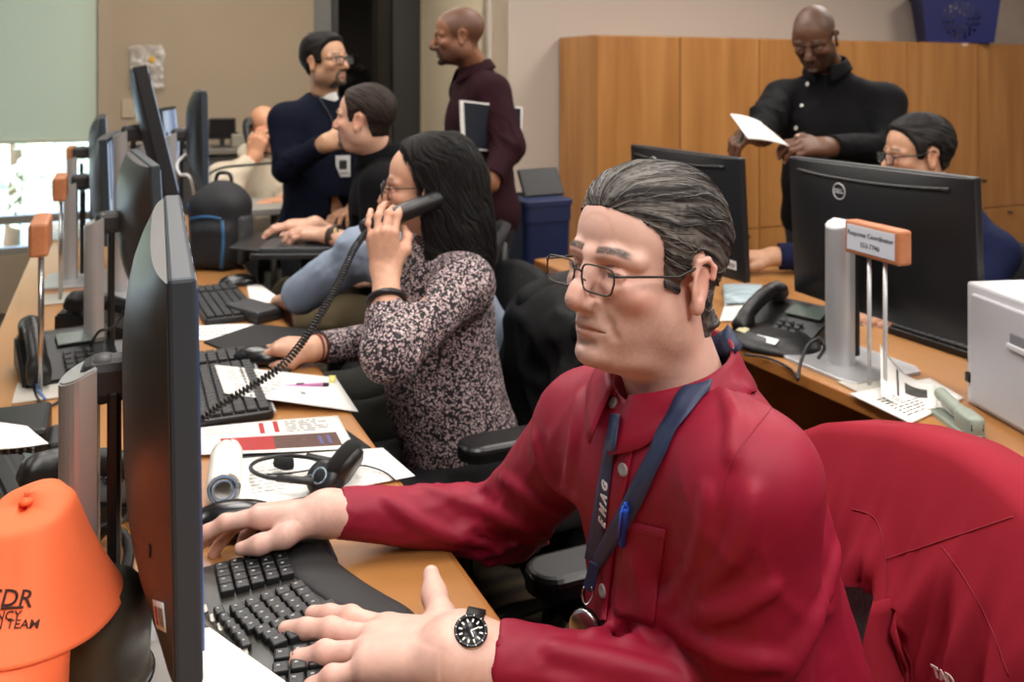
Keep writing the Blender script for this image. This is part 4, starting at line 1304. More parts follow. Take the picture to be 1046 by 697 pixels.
glasses('thin rectangular metal eyeglasses worn by the man in the red shirt', 'eyeglasses', HM,
        [mat('gunmetal_rim', '#4a4540', .3, metal=.8), mat('dark_temple', '#1d1b1a', .35), M_lens], lw=.052, lh=.031, y0=-.113, zoff=-.007)
# ------------------------------------------------------------------ details worn by the man in red
def joint_bvh(objs):
    V, Fc = [], []
    for o in objs:
        M = WM(o); n = len(V); V += [M @ v.co for v in o.data.vertices]; Fc += [tuple(i + n for i in p.vertices) for p in o.data.polygons]
    return BVHTree.FromPolygons(V, Fc)
BV = joint_bvh([shirt, COL])

def ribbon(pl, w0, w1, bvs, off=.003, n=10, thick=.0009, smooth=3):
    """strap laid on the clothes along a row of sight points; w in picture columns"""
    C_ = catmull([(x, y, 0) for x, y in pl], n); rows = []
    for i, q in enumerate(C_):
        a, b = C_[max(i - 1, 0)], C_[min(i + 1, len(C_) - 1)]; d = (b - a).normalized(); s = Vector((-d.y, d.x, 0)); w_ = (w0 + (w1 - w0) * i / (len(C_) - 1)) / 2
        row = []
        for k in (-1, -.33, .33, 1):
            h_, n_ = hit(q.x + s.x * w_ * k, q.y + s.y * w_ * k, bvs, off); row.append(h_)
        if all(row): rows.append([tuple(r) for r in row])
    P = np.array(rows)
    for _ in range(smooth):
        Q_ = P.copy(); Q_[1:-1] = (P[:-2] + 2 * P[1:-1] + P[2:]) / 4; P = Q_
    return P
t = thing('lanyard', 'navy ribbon lanyard with white letters round the neck of the man in red', 'lanyard', at(605, 585, .90))
def ribbon3(pl, w0, w1, bvs, off=.003, extra=(), n=8, it=4):
    C_ = [];N_ = []
    for q in catmull([(x, y, 0) for x, y in pl], n):
        h_, n_ = hit(q.x, q.y, bvs, off)
        if h_: C_.append(h_); N_.append(n_)
    C_ = np.array([tuple(c) for c in C_]); N_ = np.array([tuple(c) for c in N_])
    for (p_, nn_) in extra: C_ = np.vstack([[p_], C_]); N_ = np.vstack([[nn_], N_])
    for _ in range(it):
        C_[1:-1] = (C_[:-2] + 2 * C_[1:-1] + C_[2:]) / 4
        for __ in range(8): N_[1:-1] = (N_[:-2] + 2 * N_[1:-1] + N_[2:]) / 4
    for i in range(1, len(C_) - 1):            # keep it outside the cloth after smoothing
        co, nn, _, d = bvs.find_nearest(Vector(C_[i]))
        if co is not None and (Vector(C_[i]) - co).dot(Vector(N_[i])) < off * .6: C_[i] = tuple(co + Vector(N_[i]).normalized() * off)
    P = []
    for i in range(len(C_)):
        t_ = Vector(C_[min(i + 1, len(C_) - 1)] - C_[max(i - 1, 0)]).normalized(); s_ = t_.cross(Vector(N_[i])).normalized(); w_ = (w0 + (w1 - w0) * i / (len(C_) - 1)) / 2
        P.append([tuple(Vector(C_[i]) + s_ * w_ * k) for k in (-1, -.33, .33, 1)])
    return np.array(P)
nb_ = Vector(MAIN['neck'])
Pn = ribbon3([(735, 352), (724, 374), (702, 412), (678, 456), (652, 506), (630, 545), (612, 575)], .030, .017, BV, .0042,
    extra=[(tuple(nb_ + Vector((.080, -.030, .036))), (.72, -.4, .55)), (tuple(nb_ + Vector((.074, .018, .046))), (.80, -.2, .55))])
def in_front(P, bvs, off):
    """lift the strap onto whatever cloth lies over it, collar included"""
    for i in range(P.shape[0]):
        for j in range(P.shape[1]):
            q = Vector(P[i, j]); d = q - EYE; L_ = d.length; d.normalize()
            co, nn, _, dist = bvs.ray_cast(EYE, d)
            if co is not None and dist < L_ + .002 and L_ - dist < .05:
                if nn.dot(d) > 0: nn = -nn
                P[i, j] = tuple(co + nn * off - d * .001)
    return P
Pn = in_front(Pn, BV, .0035)
for _ in range(2): Pn[1:-1] = (Pn[:-2] + 2 * Pn[1:-1] + Pn[2:]) / 4
Pn = in_front(Pn, BV, .0030)
MB().grid(Pn, thick=.0009).build('strap', M_navyband, t)
Pf = ribbon([(631, 424), (626, 455), (620, 492), (616, 520), (612, 548), (609, 572)], 9, 17, BV, .0035)
st = MB().grid(Pf, thick=.0009).build('strap', M_navyband, t)
# letters running up the far strap
sb = bvh_of(st); tx = MB()
for k, ch_ in enumerate('EMAG'):
    q, n_ = hit(617.0 + .40 * k * 2.2 - 1.5, 534 - 12.5 * k, sb, .0006); q2, _ = hit(617.6 + .40 * k * 2.2 - 1.5, 529 - 12.5 * k, sb, .0006)
    if q and q2:
        Vt, Ft = text_mesh(ch_, .0160 - .0006 * k, frame(q2 - q, None, n_, q), bold=.0007, extrude=.0003); tx.raw(Vt, Ft, smooth=False)
if tx.v: tx.build('lettering', mat('white_print', '#cfd0d4', .7), st)
e0 = Vector(Pn[-1].mean(0)); fwd_ = Vector((-.884, -.468, 0))
e1, e2, e3 = e0 + Vector((-.010, -.008, -.026)), e0 + Vector((-.012, -.012, -.040)), e0 + Vector((-.013, -.014, -.098))
MB().box((e0 + e1) / 2, (.013, .004, .034), rot=(0, .25, -.5), bev=.001).build('stitched_end', M_navyband, t)
MB().tube(catmull([e1 + Vector((.004, 0, .004)), e1 + Vector((.006, 0, -.006)), e2, e1 + Vector((-.006, 0, -.006)), e1 + Vector((-.004, 0, .004))], 6), .0012, 8).build('metal_hook', M_steel, t)
R_ = frame(None, (0, 0, 1), (-.5, -.86, 0), (e2 + e3) / 2)
MB().lathe([(0, -.005), (.017, -.005), (.019, -.003), (.019, .003), (.016, .006), (0, .006)], 28, M=R_ @ Matrix.Scale(1.35, 4, (0, 1, 0))).build('badge_reel', M_blackg, t)
MB().lathe([(.0165, .0052), (.0195, .002), (.0195, .0045), (.0170, .0066)], 28, M=R_ @ Matrix.Scale(1.35, 4, (0, 1, 0))).build('reel_rim', M_steel, t)

# shirt front: placket, buttons, pocket
def patch(corner, off, nx=8, ny=10):
    A, B, C, D = [np.array(c, float) for c in corner]; P = []
    for b in np.linspace(0, 1, ny):
        row = []
        for a in np.linspace(0, 1, nx):
            q = (A * (1 - a) + B * a) * (1 - b) + (D * (1 - a) + C * a) * b; h_, n_ = hit(q[0], q[1], SHIRT_BV, off); row.append(tuple(h_) if h_ else None)
        P.append(row)
    return P if all(all(r) for r in P) else None
def smooth_grid(P, it=2):
    P = np.array(P)
    for _ in range(it):
        Q_ = P.copy(); Q_[1:-1, 1:-1] = (P[:-2, 1:-1] + P[2:, 1:-1] + P[1:-1, :-2] + P[1:-1, 2:]) / 4; P = Q_
    return P
P = patch([(637, 530), (681, 541), (668, 640), (628, 628)], .0022, 10, 14)
if P: MB().grid(smooth_grid(P), thick=.0022).build('pocket', M_redshirt, root)
Pp = ribbon([(642, 440), (634, 480), (627, 520), (620, 560), (615, 600), (611, 634)], 20, 18, SHIRT_BV, .0014, smooth=4)
pk = MB().grid(Pp, thick=.0012).build('placket', M_redshirt, root)
for (x, y) in ((637, 480), (616, 604), (627, 412)):
    q, n_ = hit(x, y, joint_bvh([shirt, COL, pk]), .0006)
    if q: MB().lathe([(0, -.001), (.0052, -.001), (.0058, .0006), (.005, .0022), (.0034, .0016), (0, .0014)], 18, M=frame(None, None, n_, q)).build('button', mat('smoke_button', '#8c8484', .3), root)
sm = MB()
for pl in ([(800, 402), (778, 430), (748, 470), (733, 520)], [(752, 372), (782, 385), (806, 402)], [(637, 538), (681, 549)]):
    pp = [hit(q.x, q.y, SHIRT_BV, .0022 if len(pl) == 2 else .0004)[0] for q in catmull([(x, y, 0) for x, y in pl], 8)]
    pp = [q for q in pp if q]
    if len(pp) > 3: sm.tube(pp, .0005, 6)
sm.build('seams', mat('red_shirt_seam', '#830e25', .7), root)
# pen in the pocket
q, n_ = hit(640, 545, SHIRT_BV, .006); q2, _ = hit(644, 515, SHIRT_BV, .008)
t = thing('pen', 'blue ballpoint pen clipped in the red shirt pocket', 'pen', q)
d = (q2 - q).normalized()
MB().tube([q - d * .012, q2 - d * .004, q2], [.0042, .0045, .0040], 12).build('barrel', mat('blue_pen', '#1f4fc0', .3), t)
MB().tube([q2, q2 + d * .006], [.0022, .0020], 10).build('push_button', mat('blue_pen', '#1f4fc0', .3), t)
MB().tube([q2 - d * .002 + n_ * .004, q2 - d * .002 + n_ * .0065, q + n_ * .0065], .0014, 8).build('clip', mat('blue_pen', '#1f4fc0', .3), t)

# wristwatch
W_ = Vector(MAIN['wr'][0]); E_ = Vector(MAIN['el'][0]); fd = (E_ - W_).normalized()
zc = Vector((-.12, -.42, .90)); wc = W_ + fd * .010 + Vector((0, 0, .001))
WMx = frame(None, fd, zc, wc)
WS = Matrix.Scale(.86, 4)
t = thing('wristwatch', 'steel diver wristwatch on the left wrist of the man in red', 'wristwatch', wc)
ring = [(math.cos(a) * .0415, math.sin(a) * .0300) for a in np.linspace(0, 2 * math.pi, 41)[:-1]]
P = [[tuple(WMx @ Vector((x * k, w_, z * k))) for (w_, k) in ((-.010, 1.0), (-.0095, 1.06), (.0095, 1.06), (.010, 1.0))] for x, z in ring]
MB().grid(P, close_u=True, thick=-.001).build('strap', mat('black_rubber_strap', '#151515', .5), t)
CM = WMx @ Matrix.Translation((0, 0, .0305)) @ WS
MB().lathe([(0, -.003), (.0185, -.003), (.0205, -.001), (.0205, .005), (.0195, .0075), (.0165, .008), (.0160, .0065), (0, .0065)], 40, M=CM).build('case', M_steel, t)
b = MB().lathe([(.0198, .0070), (.0200, .0088), (.0165, .0092), (.0160, .0078)], 40, M=CM)
b.build('bezel', mat('dark_bezel', '#2a2a2c', .25, metal=.7), t)
dl = MB().lathe([(.0, .0072), (.0160, .0072)], 40, M=CM).build('dial', M_blackg, t)
mk = MB()
for k in range(12):
    a = 2 * math.pi * k / 12; mk.box((math.cos(a) * .0125, math.sin(a) * .0125, .0077), (.0042, .0020, .0005), rot=(0, 0, a), M=CM)
    mk.box((math.cos(a) * .0182, math.sin(a) * .0182, .0092), (.0022, .0008, .0005), rot=(0, 0, a), M=CM)
for a, L_ in ((.6, .008), (2.2, .011)): mk.box((math.cos(a) * L_ / 2, math.sin(a) * L_ / 2, .0081), (L_, .0014, .0005), rot=(0, 0, a), M=CM)
mk.build('markers', mat('lume_white', '#d5d8d2', .5), dl)
MB().lathe([(0, 0), (.0032, 0), (.0034, .003), (0, .0034)], 12, M=CM @ Matrix.Translation((.0, -.0205, .002)) @ Matrix.Rotation(math.pi / 2, 4, 'X')).build('crown', M_steel, t)

hr = [c for c in MAIN_ROOT.children if c.name.startswith('hair')][0]
strands(MAIN_ROOT, hr, (0, -.95, .30), (0, .015, .03), MAIN_HM, 1500, .075,
        [mat('strand_dark', '#1f1c1b', .45), mat('strand_mid', '#534f4c', .45), mat('strand_light', '#99938e', .45)])

# sticker and lock slot on the back of the big monitor
mbk = bvh_of([c for c in M1.children if c.name.startswith('back_cover')][0]); bc = [c for c in M1.children if c.name.startswith('back_cover')][0]
def quad_on(corner, bvs, off, nx=4, ny=4):
    A, B, C, D = [np.array(c, float) for c in corner]
    P = []
    for b_ in np.linspace(0, 1, ny):
        row = []
        for a_ in np.linspace(0, 1, nx):
            q = (A * (1 - a_) + B * a_) * (1 - b_) + (D * (1 - a_) + C * a_) * b_; h_, n_ = hit(q[0], q[1], bvs, off); row.append(tuple(h_) if h_ else None)
        P.append(row)
    return P if all(all(r) for r in P) else None
P = quad_on([(157, 612), (168, 616), (171, 646), (161, 641)], mbk, .0008)
if P:
    s_ = MB().grid(P, thick=-.0005)
    for (a0, a1, m_) in ((.1, .35, 1), (.45, .52, 2), (.58, .62, 2), (.68, .78, 2), (.84, .88, 2)):
        q_ = lambda a_, b_: tuple((np.array((157, 612)) * (1 - a_) + np.array((168, 616)) * a_) * (1 - b_) + (np.array((161, 641)) * (1 - a_) + np.array((171, 646)) * a_) * b_)
        pp = quad_on([q_(a0, .2), q_(a1, .2), q_(a1, .85), q_(a0, .85)], mbk, .0014, 3, 3)
        if pp: s_.grid(pp, mi=m_)
    s_.build('barcode_sticker', [M_white, M_red_ink, M_ink], bc)
P = quad_on([(150, 556), (154, 556), (154, 570), (150, 570)], mbk, .0006)
if P: MB().grid(P, thick=-.0005).build('lock_slot', M_black, bc)
# ------------------------------------------------------------------ the other people
def A3(px, py, Y): return tuple(at(px, py, Y))
def off(p, l, a, dz=0.0): return (p[0] + l[0] * a, p[1] + l[1] * a, p[2] + dz)
LINE_SHORT = [(-.20, .30), (-.080, .085), (-.066, .075), (-.050, .050), (-.040, .030), (-.034, -.012), (-.014, -.014), (-.004, .020), (.012, .028), (.034, .014), (.042, -.035), (.050, -.062), (.2, -.068)]
LINE_WOMAN = [(-.20, .30), (-.074, .098), (-.056, .078), (-.036, .045), (-.022, .005), (-.014, -.050), (-.008, -.10), (.0, -.125), (.05, -.14), (.2, -.14)]
M_floral = None
def floral():
    m = bpy.data.materials.new('speckled_blouse_cloth'); m.use_nodes = True
    n = m.node_tree.nodes; L = m.node_tree.links; b = n['Principled BSDF']
    tc = n.new('ShaderNodeTexCoord'); nz = n.new('ShaderNodeTexNoise'); nz.inputs['Scale'].default_value = 60; nz.inputs['Detail'].default_value = 2
    mxv = n.new('ShaderNodeMix'); mxv.data_type = 'VECTOR'; mxv.inputs[0].default_value = .02
    L.new(tc.outputs['Object'], nz.inputs['Vector']); L.new(tc.outputs['Object'], mxv.inputs[4]); L.new(nz.outputs['Color'], mxv.inputs[5])
    v = n.new('ShaderNodeTexVoronoi'); v.inputs['Scale'].default_value = 205; v.inputs['Randomness'].default_value = 1.0
    L.new(mxv.outputs[1], v.inputs['Vector'])
    r = n.new('ShaderNodeValToRGB'); r.color_ramp.elements[0].position = .45; r.color_ramp.elements[0].color = (1, 1, 1, 1); r.color_ramp.elements[1].position = .53; r.color_ramp.elements[1].color = (0, 0, 0, 1)
    L.new(v.outputs['Distance'], r.inputs[0])
    sx = n.new('ShaderNodeSeparateXYZ'); L.new(v.outputs['Color'], sx.inputs[0])
    gt = n.new('ShaderNodeMath'); gt.operation = 'GREATER_THAN'; gt.inputs[1].default_value = .22; L.new(sx.outputs[0], gt.inputs[0])
    mu = n.new('ShaderNodeMath'); mu.operation = 'MULTIPLY'; L.new(r.outputs[0], mu.inputs[0]); L.new(gt.outputs[0], mu.inputs[1])
    c2 = n.new('ShaderNodeMix'); c2.data_type = 'RGBA'; c2.inputs[6].default_value = (*rgb('#c8b6b4'), 1); c2.inputs[7].default_value = (*rgb('#a98e92'), 1); L.new(sx.outputs[1], c2.inputs[0])
    mx = n.new('ShaderNodeMix'); mx.data_type = 'RGBA'; mx.inputs[6].default_value = (*rgb('#17131a'), 1)
    L.new(mu.outputs[0], mx.inputs[0]); L.new(c2.outputs[2], mx.inputs[7]); L.new(mx.outputs[2], b.inputs['Base Color'])
    b.inputs['Roughness'].default_value = .75
    return m

# --- woman on the telephone
fwv = (-.911, -.413); l_ = (.413, -.911)
ch = A3(450, 282, 2.03)
WOM = dict(face=fwv, look=(-1, -.06), head=A3(437, 190, 2.0), neck=A3(456, 240, 2.04), chest=(ch[0], ch[1], .865), pelvis=tuple(DF(.745, 1.92, .54)),
    sh=[off(ch, l_, .150, .010), off(ch, l_, -.150, .010)], el=[A3(397, 362, 1.71), A3(418, 345, 2.24)], wr=[A3(394, 277, 1.855), A3(322, 356, 2.07)],
    w=.90, belly=.02, gut=.012, bust=.012, neck_r=.058, ar=(.056, .052, .048), hem=.38,
    hand=[dict(x=(-.10, .05, 1), z=(-.25, -1, .05), h=.0024, fore=.13, s=.87, fr=(.024, .032), pose=[(6, 28, 35, 20), (3, 34, 42, 22), (-2, 24, 30, 18), (-9, 14, 22, 12)], thumb=[(.045, .045, -.022), (.072, .046, -.042), (.092, .034, -.056)]),
          dict(x=(-.98, .16, .02), z=(.02, -.1, 1), h=.0024, fore=.10, s=.93, fr=(.024, .030), pose=[(5, 22, 26, 16), (1, 24, 28, 18), (-3, 26, 30, 18), (-8, 26, 30, 18)], thumb=[(.046, .046, -.024), (.076, .050, -.032), (.096, .042, -.036)])])
seated_legs(WOM, knee_fwd=.40, spread=.09, seat=.43)
def wom_extra(g):
    g.ell((0, .062, .005), (.094, .085, .125), .03)
    g.ell((0, .090, -.12), (.104, .074, .13), .04)
    g.ell((.01, .095, -.215), (.090, .054, .10), .04)
    g.ell((.062, .036, -.09), (.034, .045, .10), .03); g.ell((-.062, .036, -.09), (.034, .045, .10), .03)
    g.ell((.070, .015, -.19), (.022, .028, .09), .03)
    g.ell((.07, .07, -.26), (.035, .04, .075), .03)
    g.ell((-.06, .085, -.26), (.035, .04, .06), .03)
root, HM, HN = make_person('woman in a black and pink speckled blouse talking on a telephone', WOM,
    dict(opt=dict(jaw=.040, nose=.85, eye_open=.6, lip='#a5605c', brow='#3a2a22', brow_amt=.7, red=.4, mouth_w=.021, lines=.6)),
    dict(line=LINE_WOMAN, T=.015, c1='#040303', c2='#110c0b', pole=(0, -.5, 1.0), nf=11, nal=1.5, amp=.006, soft=.03, extra=wom_extra, lo=(-.15, -.13, -.36), hi=(.15, .20, .17), wave=.12),
    hh=.0026, skin='#cb9b82', scale=.90, pitch=2)
WOM_HM = HM
DK = [mat('strand_black', '#050404', .7), mat('strand_brown', '#0e0a09', .7), mat('strand_warm', '#1a1311', .7)]
strands(root, [c for c in root.children if c.name.startswith('hair')][0], (0, -.5, 1.0), (0, .015, .03), HM, 900, .16, DK, seed=2, r=.0006, lift=.004)
f, _, _ = top_field(WOM, .0055, sleeve=(.50, .93), folds=.006, cuff_r=(.044, .036), seed=4.1)
garment(f, 'blouse', floral(), root)
garment(legs_field(WOM, .010, r=(.08, .06, .045)), 'trousers', M_trousers, root); shoes_for(WOM, root, M_shoe)
glasses('dark-rimmed eyeglasses worn by the woman on the telephone', 'eyeglasses', HM, [M_black, mat('dark_temple', '#1d1b1a', .35), M_lens], lw=.050, lh=.034, rect=False, rim=.0016, y0=-.112, zoff=-.004)

# --- person in light blue behind her
ch = A3(448, 262, 2.50)
BLU = dict(face=fwv, look=(-.9, -.42), head=A3(466, 196, 2.52), neck=A3(462, 232, 2.54), chest=(ch[0], ch[1], .80), pelvis=(ch[0] + .13, ch[1] + .06, .56),
    sh=[off(ch, l_, .16), off(ch, l_, -.16)], el=[A3(372, 258, 2.36), A3(425, 300, 2.66)], wr=[A3(300, 306, 2.46), A3(400, 280, 2.75)], hem=.46, ar=(.068, .064, .058),
    hand=[dict(x=(-.5, .8, -.25), z=(.1, .1, 1), h=.004, s=.95, pose=[(2, 40, 60, 40)] * 4), dict(x=(-1, .2, 0), z=(0, 0, 1), h=.004)])
seated_legs(BLU)
root, HM, HN = make_person('person in a light blue shirt reaching over the desk, mostly hidden behind the woman', BLU, dict(opt=dict(brow='#3a2c24')),
    dict(line=LINE_SHORT, T=.008, c1='#241b16', c2='#3b2d25', amp=.002), hh=.004, skin='#c99a80', scale=.88)
f, _, _ = top_field(BLU, .0065, sleeve=(.97, .95), folds=.009, cuff_r=(.055, .05), loose=1.05, seed=7.7)
garment(f, 'shirt', mat('light_blue_cotton', '#7d899b', .8, bump=.15, bscale=900, var=.06, vscale=25), root)
collar(root, Vector(BLU['neck']) + Vector((0, 0, .01)), (0, 0, 1), fwv, .062, MATS['light_blue_cotton'], gap=.3)
garment(legs_field(BLU, .012), 'trousers', mat('dark_green_trousers', '#2b2c26', .85), root); shoes_for(BLU, root, M_shoe)

# --- man in a black polo at the laptop
fp = (-1.0, -.05); lp = (.05, -1.0)
ch = A3(394, 190, 3.05)
POL = dict(face=fp, look=(-.95, .25), head=A3(373, 121, 3.0), neck=A3(389, 155, 3.05), chest=(ch[0], ch[1], .93), pelvis=(ch[0] + .07, ch[1], .64),
    sh=[off(ch, lp, .175, .02), off(ch, lp, -.175, .02)], el=[A3(382, 258, 2.82), A3(362, 252, 3.22)], wr=[A3(338, 240, 2.93), A3(322, 230, 3.12)], hem=.50,
    hand=[dict(x=(-1, .22, .05), z=(0, -.1, 1), h=.003, fore=.2, fr=(.027, .036)), dict(x=(-1, -.1, .02), z=(0, -.1, 1), h=.003, fore=.2, fr=(.027, .036))])
seated_legs(POL, seat=.62)
root, HM, HN = make_person('man in a black polo shirt seated at a laptop, short brown hair and goatee', POL, dict(opt=dict(goat='#4d3a30', stub='#8a6a5a', stub_amt=.4, brow='#3a2a20', red=.6, fat=.004)),
    dict(line=LINE_SHORT, T=.010, c1='#1c1411', c2='#33261f', amp=.003, nf=22), hh=.003, skin='#cfa189', scale=.93, pitch=-3)
f, _, _ = top_field(POL, .006, sleeve=(.12, .12), folds=.006, cuff_r=.062, loose=1.02, seed=2.2)
M_blk = mat('black_polo_cloth', '#09090b', .85, spec=.12, bump=.15, bscale=900)
garment(f, 'polo_shirt', M_blk, root)
collar(root, Vector(POL['neck']) + Vector((0, 0, .002)), (-.12, 0, 1), fp, .062, M_blk, stand=.022, leaf=.04, point=.055, gap=.4)
garment(legs_field(POL, .011), 'trousers', M_khaki, root); shoes_for(POL, root, M_shoe)
POL_HANDS = HN
strands(root, [c for c in root.children if c.name.startswith('hair')][0], (0, -.9, .45), (0, .015, .03), HM, 500, .03, DK, seed=3, r=.0006, lift=.002)

# --- standing man in navy with glasses
fn = (.80, -.60); ln = (.60, .80)
ch = A3(326, 126, 3.65)
NAV = dict(face=fn, look=(.88, -.48), head=A3(332, 63, 3.6), neck=A3(331, 95, 3.63), chest=(ch[0], ch[1], 1.13), pelvis=(ch[0], ch[1], .80),
    sh=[off(ch, ln, .175, .02), off(ch, ln, -.175, .02)], el=[A3(378, 172, 3.80), A3(293, 172, 3.46)], wr=[A3(362, 215, 3.6), A3(333, 146, 3.34)], hem=.68,
    hand=[dict(x=(-.3, -.9, 0), z=(-.2, -.2, 1), h=.0036), dict(x=(.92, .12, .22), z=(.0, -1, .3), h=.0034, s=.92)])
standing_legs(NAV)
root, HM, HN = make_person('standing man in a navy sweater with black hair, glasses and a lanyard badge', NAV, dict(opt=dict(goat='#2c211b', stub='#5b463a', stub_amt=.5, brow='#16110e', brow_amt=.9)),
    dict(line=LINE_SHORT, T=.013, c1='#0a0908', c2='#1d1815', amp=.003, nf=20, top=.006), hh=.003, skin='#b58a6c', scale=.92, pitch=-5)
f, _, _ = top_field(NAV, .0065, sleeve=(.9, .92), folds=.006, cuff_r=.042, seed=9.9, loose=1.03)
M_nav = mat('navy_knit', '#0d1120', .9, spec=.12, bump=.3, bscale=500)
garment(f, 'sweater', M_nav, root)
garment(legs_field(NAV, .012), 'trousers', mat('navy_trousers', '#0d0e13', .85), root); shoes_for(NAV, root, M_shoe)
MB().lathe([(.001, -.05), (.03, -.035), (.040, 0), (.03, .028), (.001, .04)], 20, M=Matrix.Translation(tuple(Vector(NAV['neck']) + Vector((.022, -.017, -.022))))).build('undershirt', mat('white_cotton', '#d8d6d2', .9), root)
glasses('black-framed eyeglasses worn by the standing man in navy', 'eyeglasses', HM, [M_black, mat('dark_temple', '#1d1b1a', .35), M_lens], lw=.052, lh=.032, rim=.0016, y0=-.111, zoff=-.004, top_only=True)
strands(root, [c for c in root.children if c.name.startswith('hair')][0], (0, -.9, .45), (0, .015, .03), HM, 500, .03, DK, seed=4, r=.0006, lift=.002)
NAV_ROOT = root; NAV_SWEATER = [c for c in root.children if c.name.startswith('sweater')][0]

# --- standing man in maroon holding a binder
fm = (-.95, -.30); lm = (.30, -.95)
ch = A3(489, 96, 3.55)
MAR = dict(face=fm, look=(-.99, -.10), head=A3(469, 37, 3.5), neck=A3(485, 68, 3.55), chest=(ch[0], ch[1], 1.20), pelvis=(ch[0] + .02, ch[1], .86),
    sh=[off(ch, lm, .185, .01), off(ch, lm, -.185, .01)], el=[A3(519, 150, 3.28), A3(478, 150, 3.76)], wr=[A3(500, 186, 3.15), A3(462, 175, 3.5)], hem=.74, w=1.06, ar=(.066, .058, .052),
    hand=[dict(x=(-.8, .2, -.6), z=(.3, -1, 0), h=.0036, pose=[(3, 30, 50, 30)] * 4), dict(x=(-.8, -.4, -.3), z=(0, 0, 1), h=.0036)])
standing_legs(MAR)
root, HM, HN = make_person('standing bald man in a maroon polo shirt with a binder under his arm', MAR, dict(opt=dict(goat='#1d1512', stub='#2b1d16', stub_amt=.7, brow='#120c09', lip='#6b4037', red=.15, bald=('#2a1c15', LINE_SHORT, .55), nose=1.05)),
    None, hh=.003, skin='#7d5239', scale=.95, pitch=6)
f, _, _ = top_field(MAR, .0065, sleeve=(.9, .9), folds=.006, cuff_r=.042, seed=5.5, loose=1.06)
M_mar = mat('maroon_knit', '#250d14', .85, spec=.12, bump=.2, bscale=700)
garment(f, 'polo_shirt', M_mar, root)
collar(root, Vector(MAR['neck']) + Vector((0, 0, .0)), (-.15, -.03, 1), fm, .064, M_mar, stand=.022, leaf=.04, point=.06, gap=.42)
garment(legs_field(MAR, .012), 'trousers', M_trousers, root); shoes_for(MAR, root, M_shoe)
MAR_ROOT = root; MAR_SHIRT = [c for c in root.children if c.name.startswith('polo')][0]

# --- man in the cream hoodie on the phone, far behind
fh = (.38, -.92); lh_ = (.92, .38)
ch = A3(264, 188, 4.7)
HOO = dict(face=fh, look=(.62, -.78), head=A3(270, 131, 4.62), neck=A3(266, 156, 4.68), chest=(ch[0], ch[1], .80), pelvis=(ch[0], ch[1] + .05, .56),
    sh=[off(ch, lh_, .19, .04), off(ch, lh_, -.19, .04)], el=[A3(296, 212, 4.55), A3(232, 190, 4.38)], wr=[A3(290, 205, 4.33), A3(260, 160, 4.47)], hem=.46, w=1.12, ar=(.072, .064, .058),
    hand=[dict(x=(-.6, -.7, 0), z=(0, 0, 1), h=.004), dict(x=(.28, .12, 1), z=(-.1, -1, .2), h=.0038, pose=[(5, 24, 40, 22)] * 4)])
seated_legs(HOO)
root, HM, HN = make_person('seated bald man in a cream hoodie holding a phone to his ear', HOO, dict(opt=dict(stub='#7c5b49', stub_amt=.5, brow='#4a382c', red=.5)), None, hh=.0034, skin='#c58e6c', scale=.93, pitch=14)
HOO_HM = HM
f, _, _ = top_field(HOO, .007, sleeve=(.9, .86), folds=.010, cuff_r=.046, seed=3.3, loose=1.1)
M_cream = mat('cream_fleece', '#cdbfa9', .95, bump=.3, bscale=300)
garment(f, 'hoodie', M_cream, root)
nk = Vector(HOO['neck'])
hoodb = MB(); hoodb.tube(catmull([nk + Vector((lh_[0] * a * .085 - fh[0] * b, lh_[1] * a * .085 - fh[1] * b, c)) for a, b, c in ((-.5, -.06, -.03), (-1, .0, .0), (-.7, .08, .015), (0, .11, .01), (.7, .08, .015), (1, 0, 0), (.5, -.06, -.03))], 6), .032, 12)
hoodb.build('hood', M_cream, root)
garment(legs_field(HOO, .013), 'trousers', M_trousers, root); shoes_for(HOO, root, M_shoe)
glasses('dark eyeglasses worn by the man in the cream hoodie', 'eyeglasses', HM, [M_black, mat('dark_temple', '#1d1b1a', .35), M_lens], lw=.052, lh=.030, rim=.0018, y0=-.111, zoff=-.004)

# --- standing man in a black button shirt reading a paper
fb = (-.50, -.87); lb = (.87, -.50)
ch = A3(850, 116, 3.46)
BLK = dict(face=fb, look=(-.56, -.83), head=A3(832, 38, 3.36), neck=A3(845, 66, 3.44), chest=(ch[0], ch[1], 1.16), pelvis=(ch[0] + .01, ch[1], .86),
    sh=[off(ch, lb, .195, .045), off(ch, lb, -.195, .055)], el=[A3(905, 152, 3.26), A3(782, 124, 3.38)], wr=[A3(844, 150, 3.08), A3(778, 140, 3.14)], hem=.70, w=1.14, gut=.035, belly=.03, ar=(.07, .062, .056), neck_r=.068,
    hand=[dict(x=(-.97, -.2, .05), z=(.05, -.55, .85), h=.0034, pose=[(4, 20, 40, 20), (1, 22, 42, 22), (-2, 24, 44, 24), (-5, 26, 46, 24)], thumb=[(.046, .040, .000), (.076, .042, .010), (.100, .034, .014)]),
          dict(x=(-.86, -.48, .05), z=(.1, -.3, .95), h=.0034, pose=[(4, 40, 50, 24), (1, 42, 52, 24), (-2, 44, 54, 24), (-5, 46, 56, 24)], thumb=[(.046, .040, .000), (.076, .042, .006), (.100, .034, .008)])])
standing_legs(BLK)
root, HM, HN = make_person('standing bald man in a black button shirt reading a white paper', BLK, dict(opt=dict(fat=.006, jaw=.050, stub='#1c130e', stub_amt=.75, brow='#0f0a08', eye_open=-.3, lip='#5a362c', red=.1, bald=('#21160f', LINE_SHORT, .4), nose=1.12)),
    None, hh=.003, skin='#5d3d2a', scale=.97, pitch=31)
f, _, _ = top_field(BLK, .0062, sleeve=(.93, .93), folds=.007, cuff_r=.041, seed=6.6, loose=1.05)
M_bsh = mat('black_shirt_cloth', '#0b0b0d', .8, spec=.12, bump=.15, bscale=900)
bs = garment(f, 'shirt', M_bsh, root)
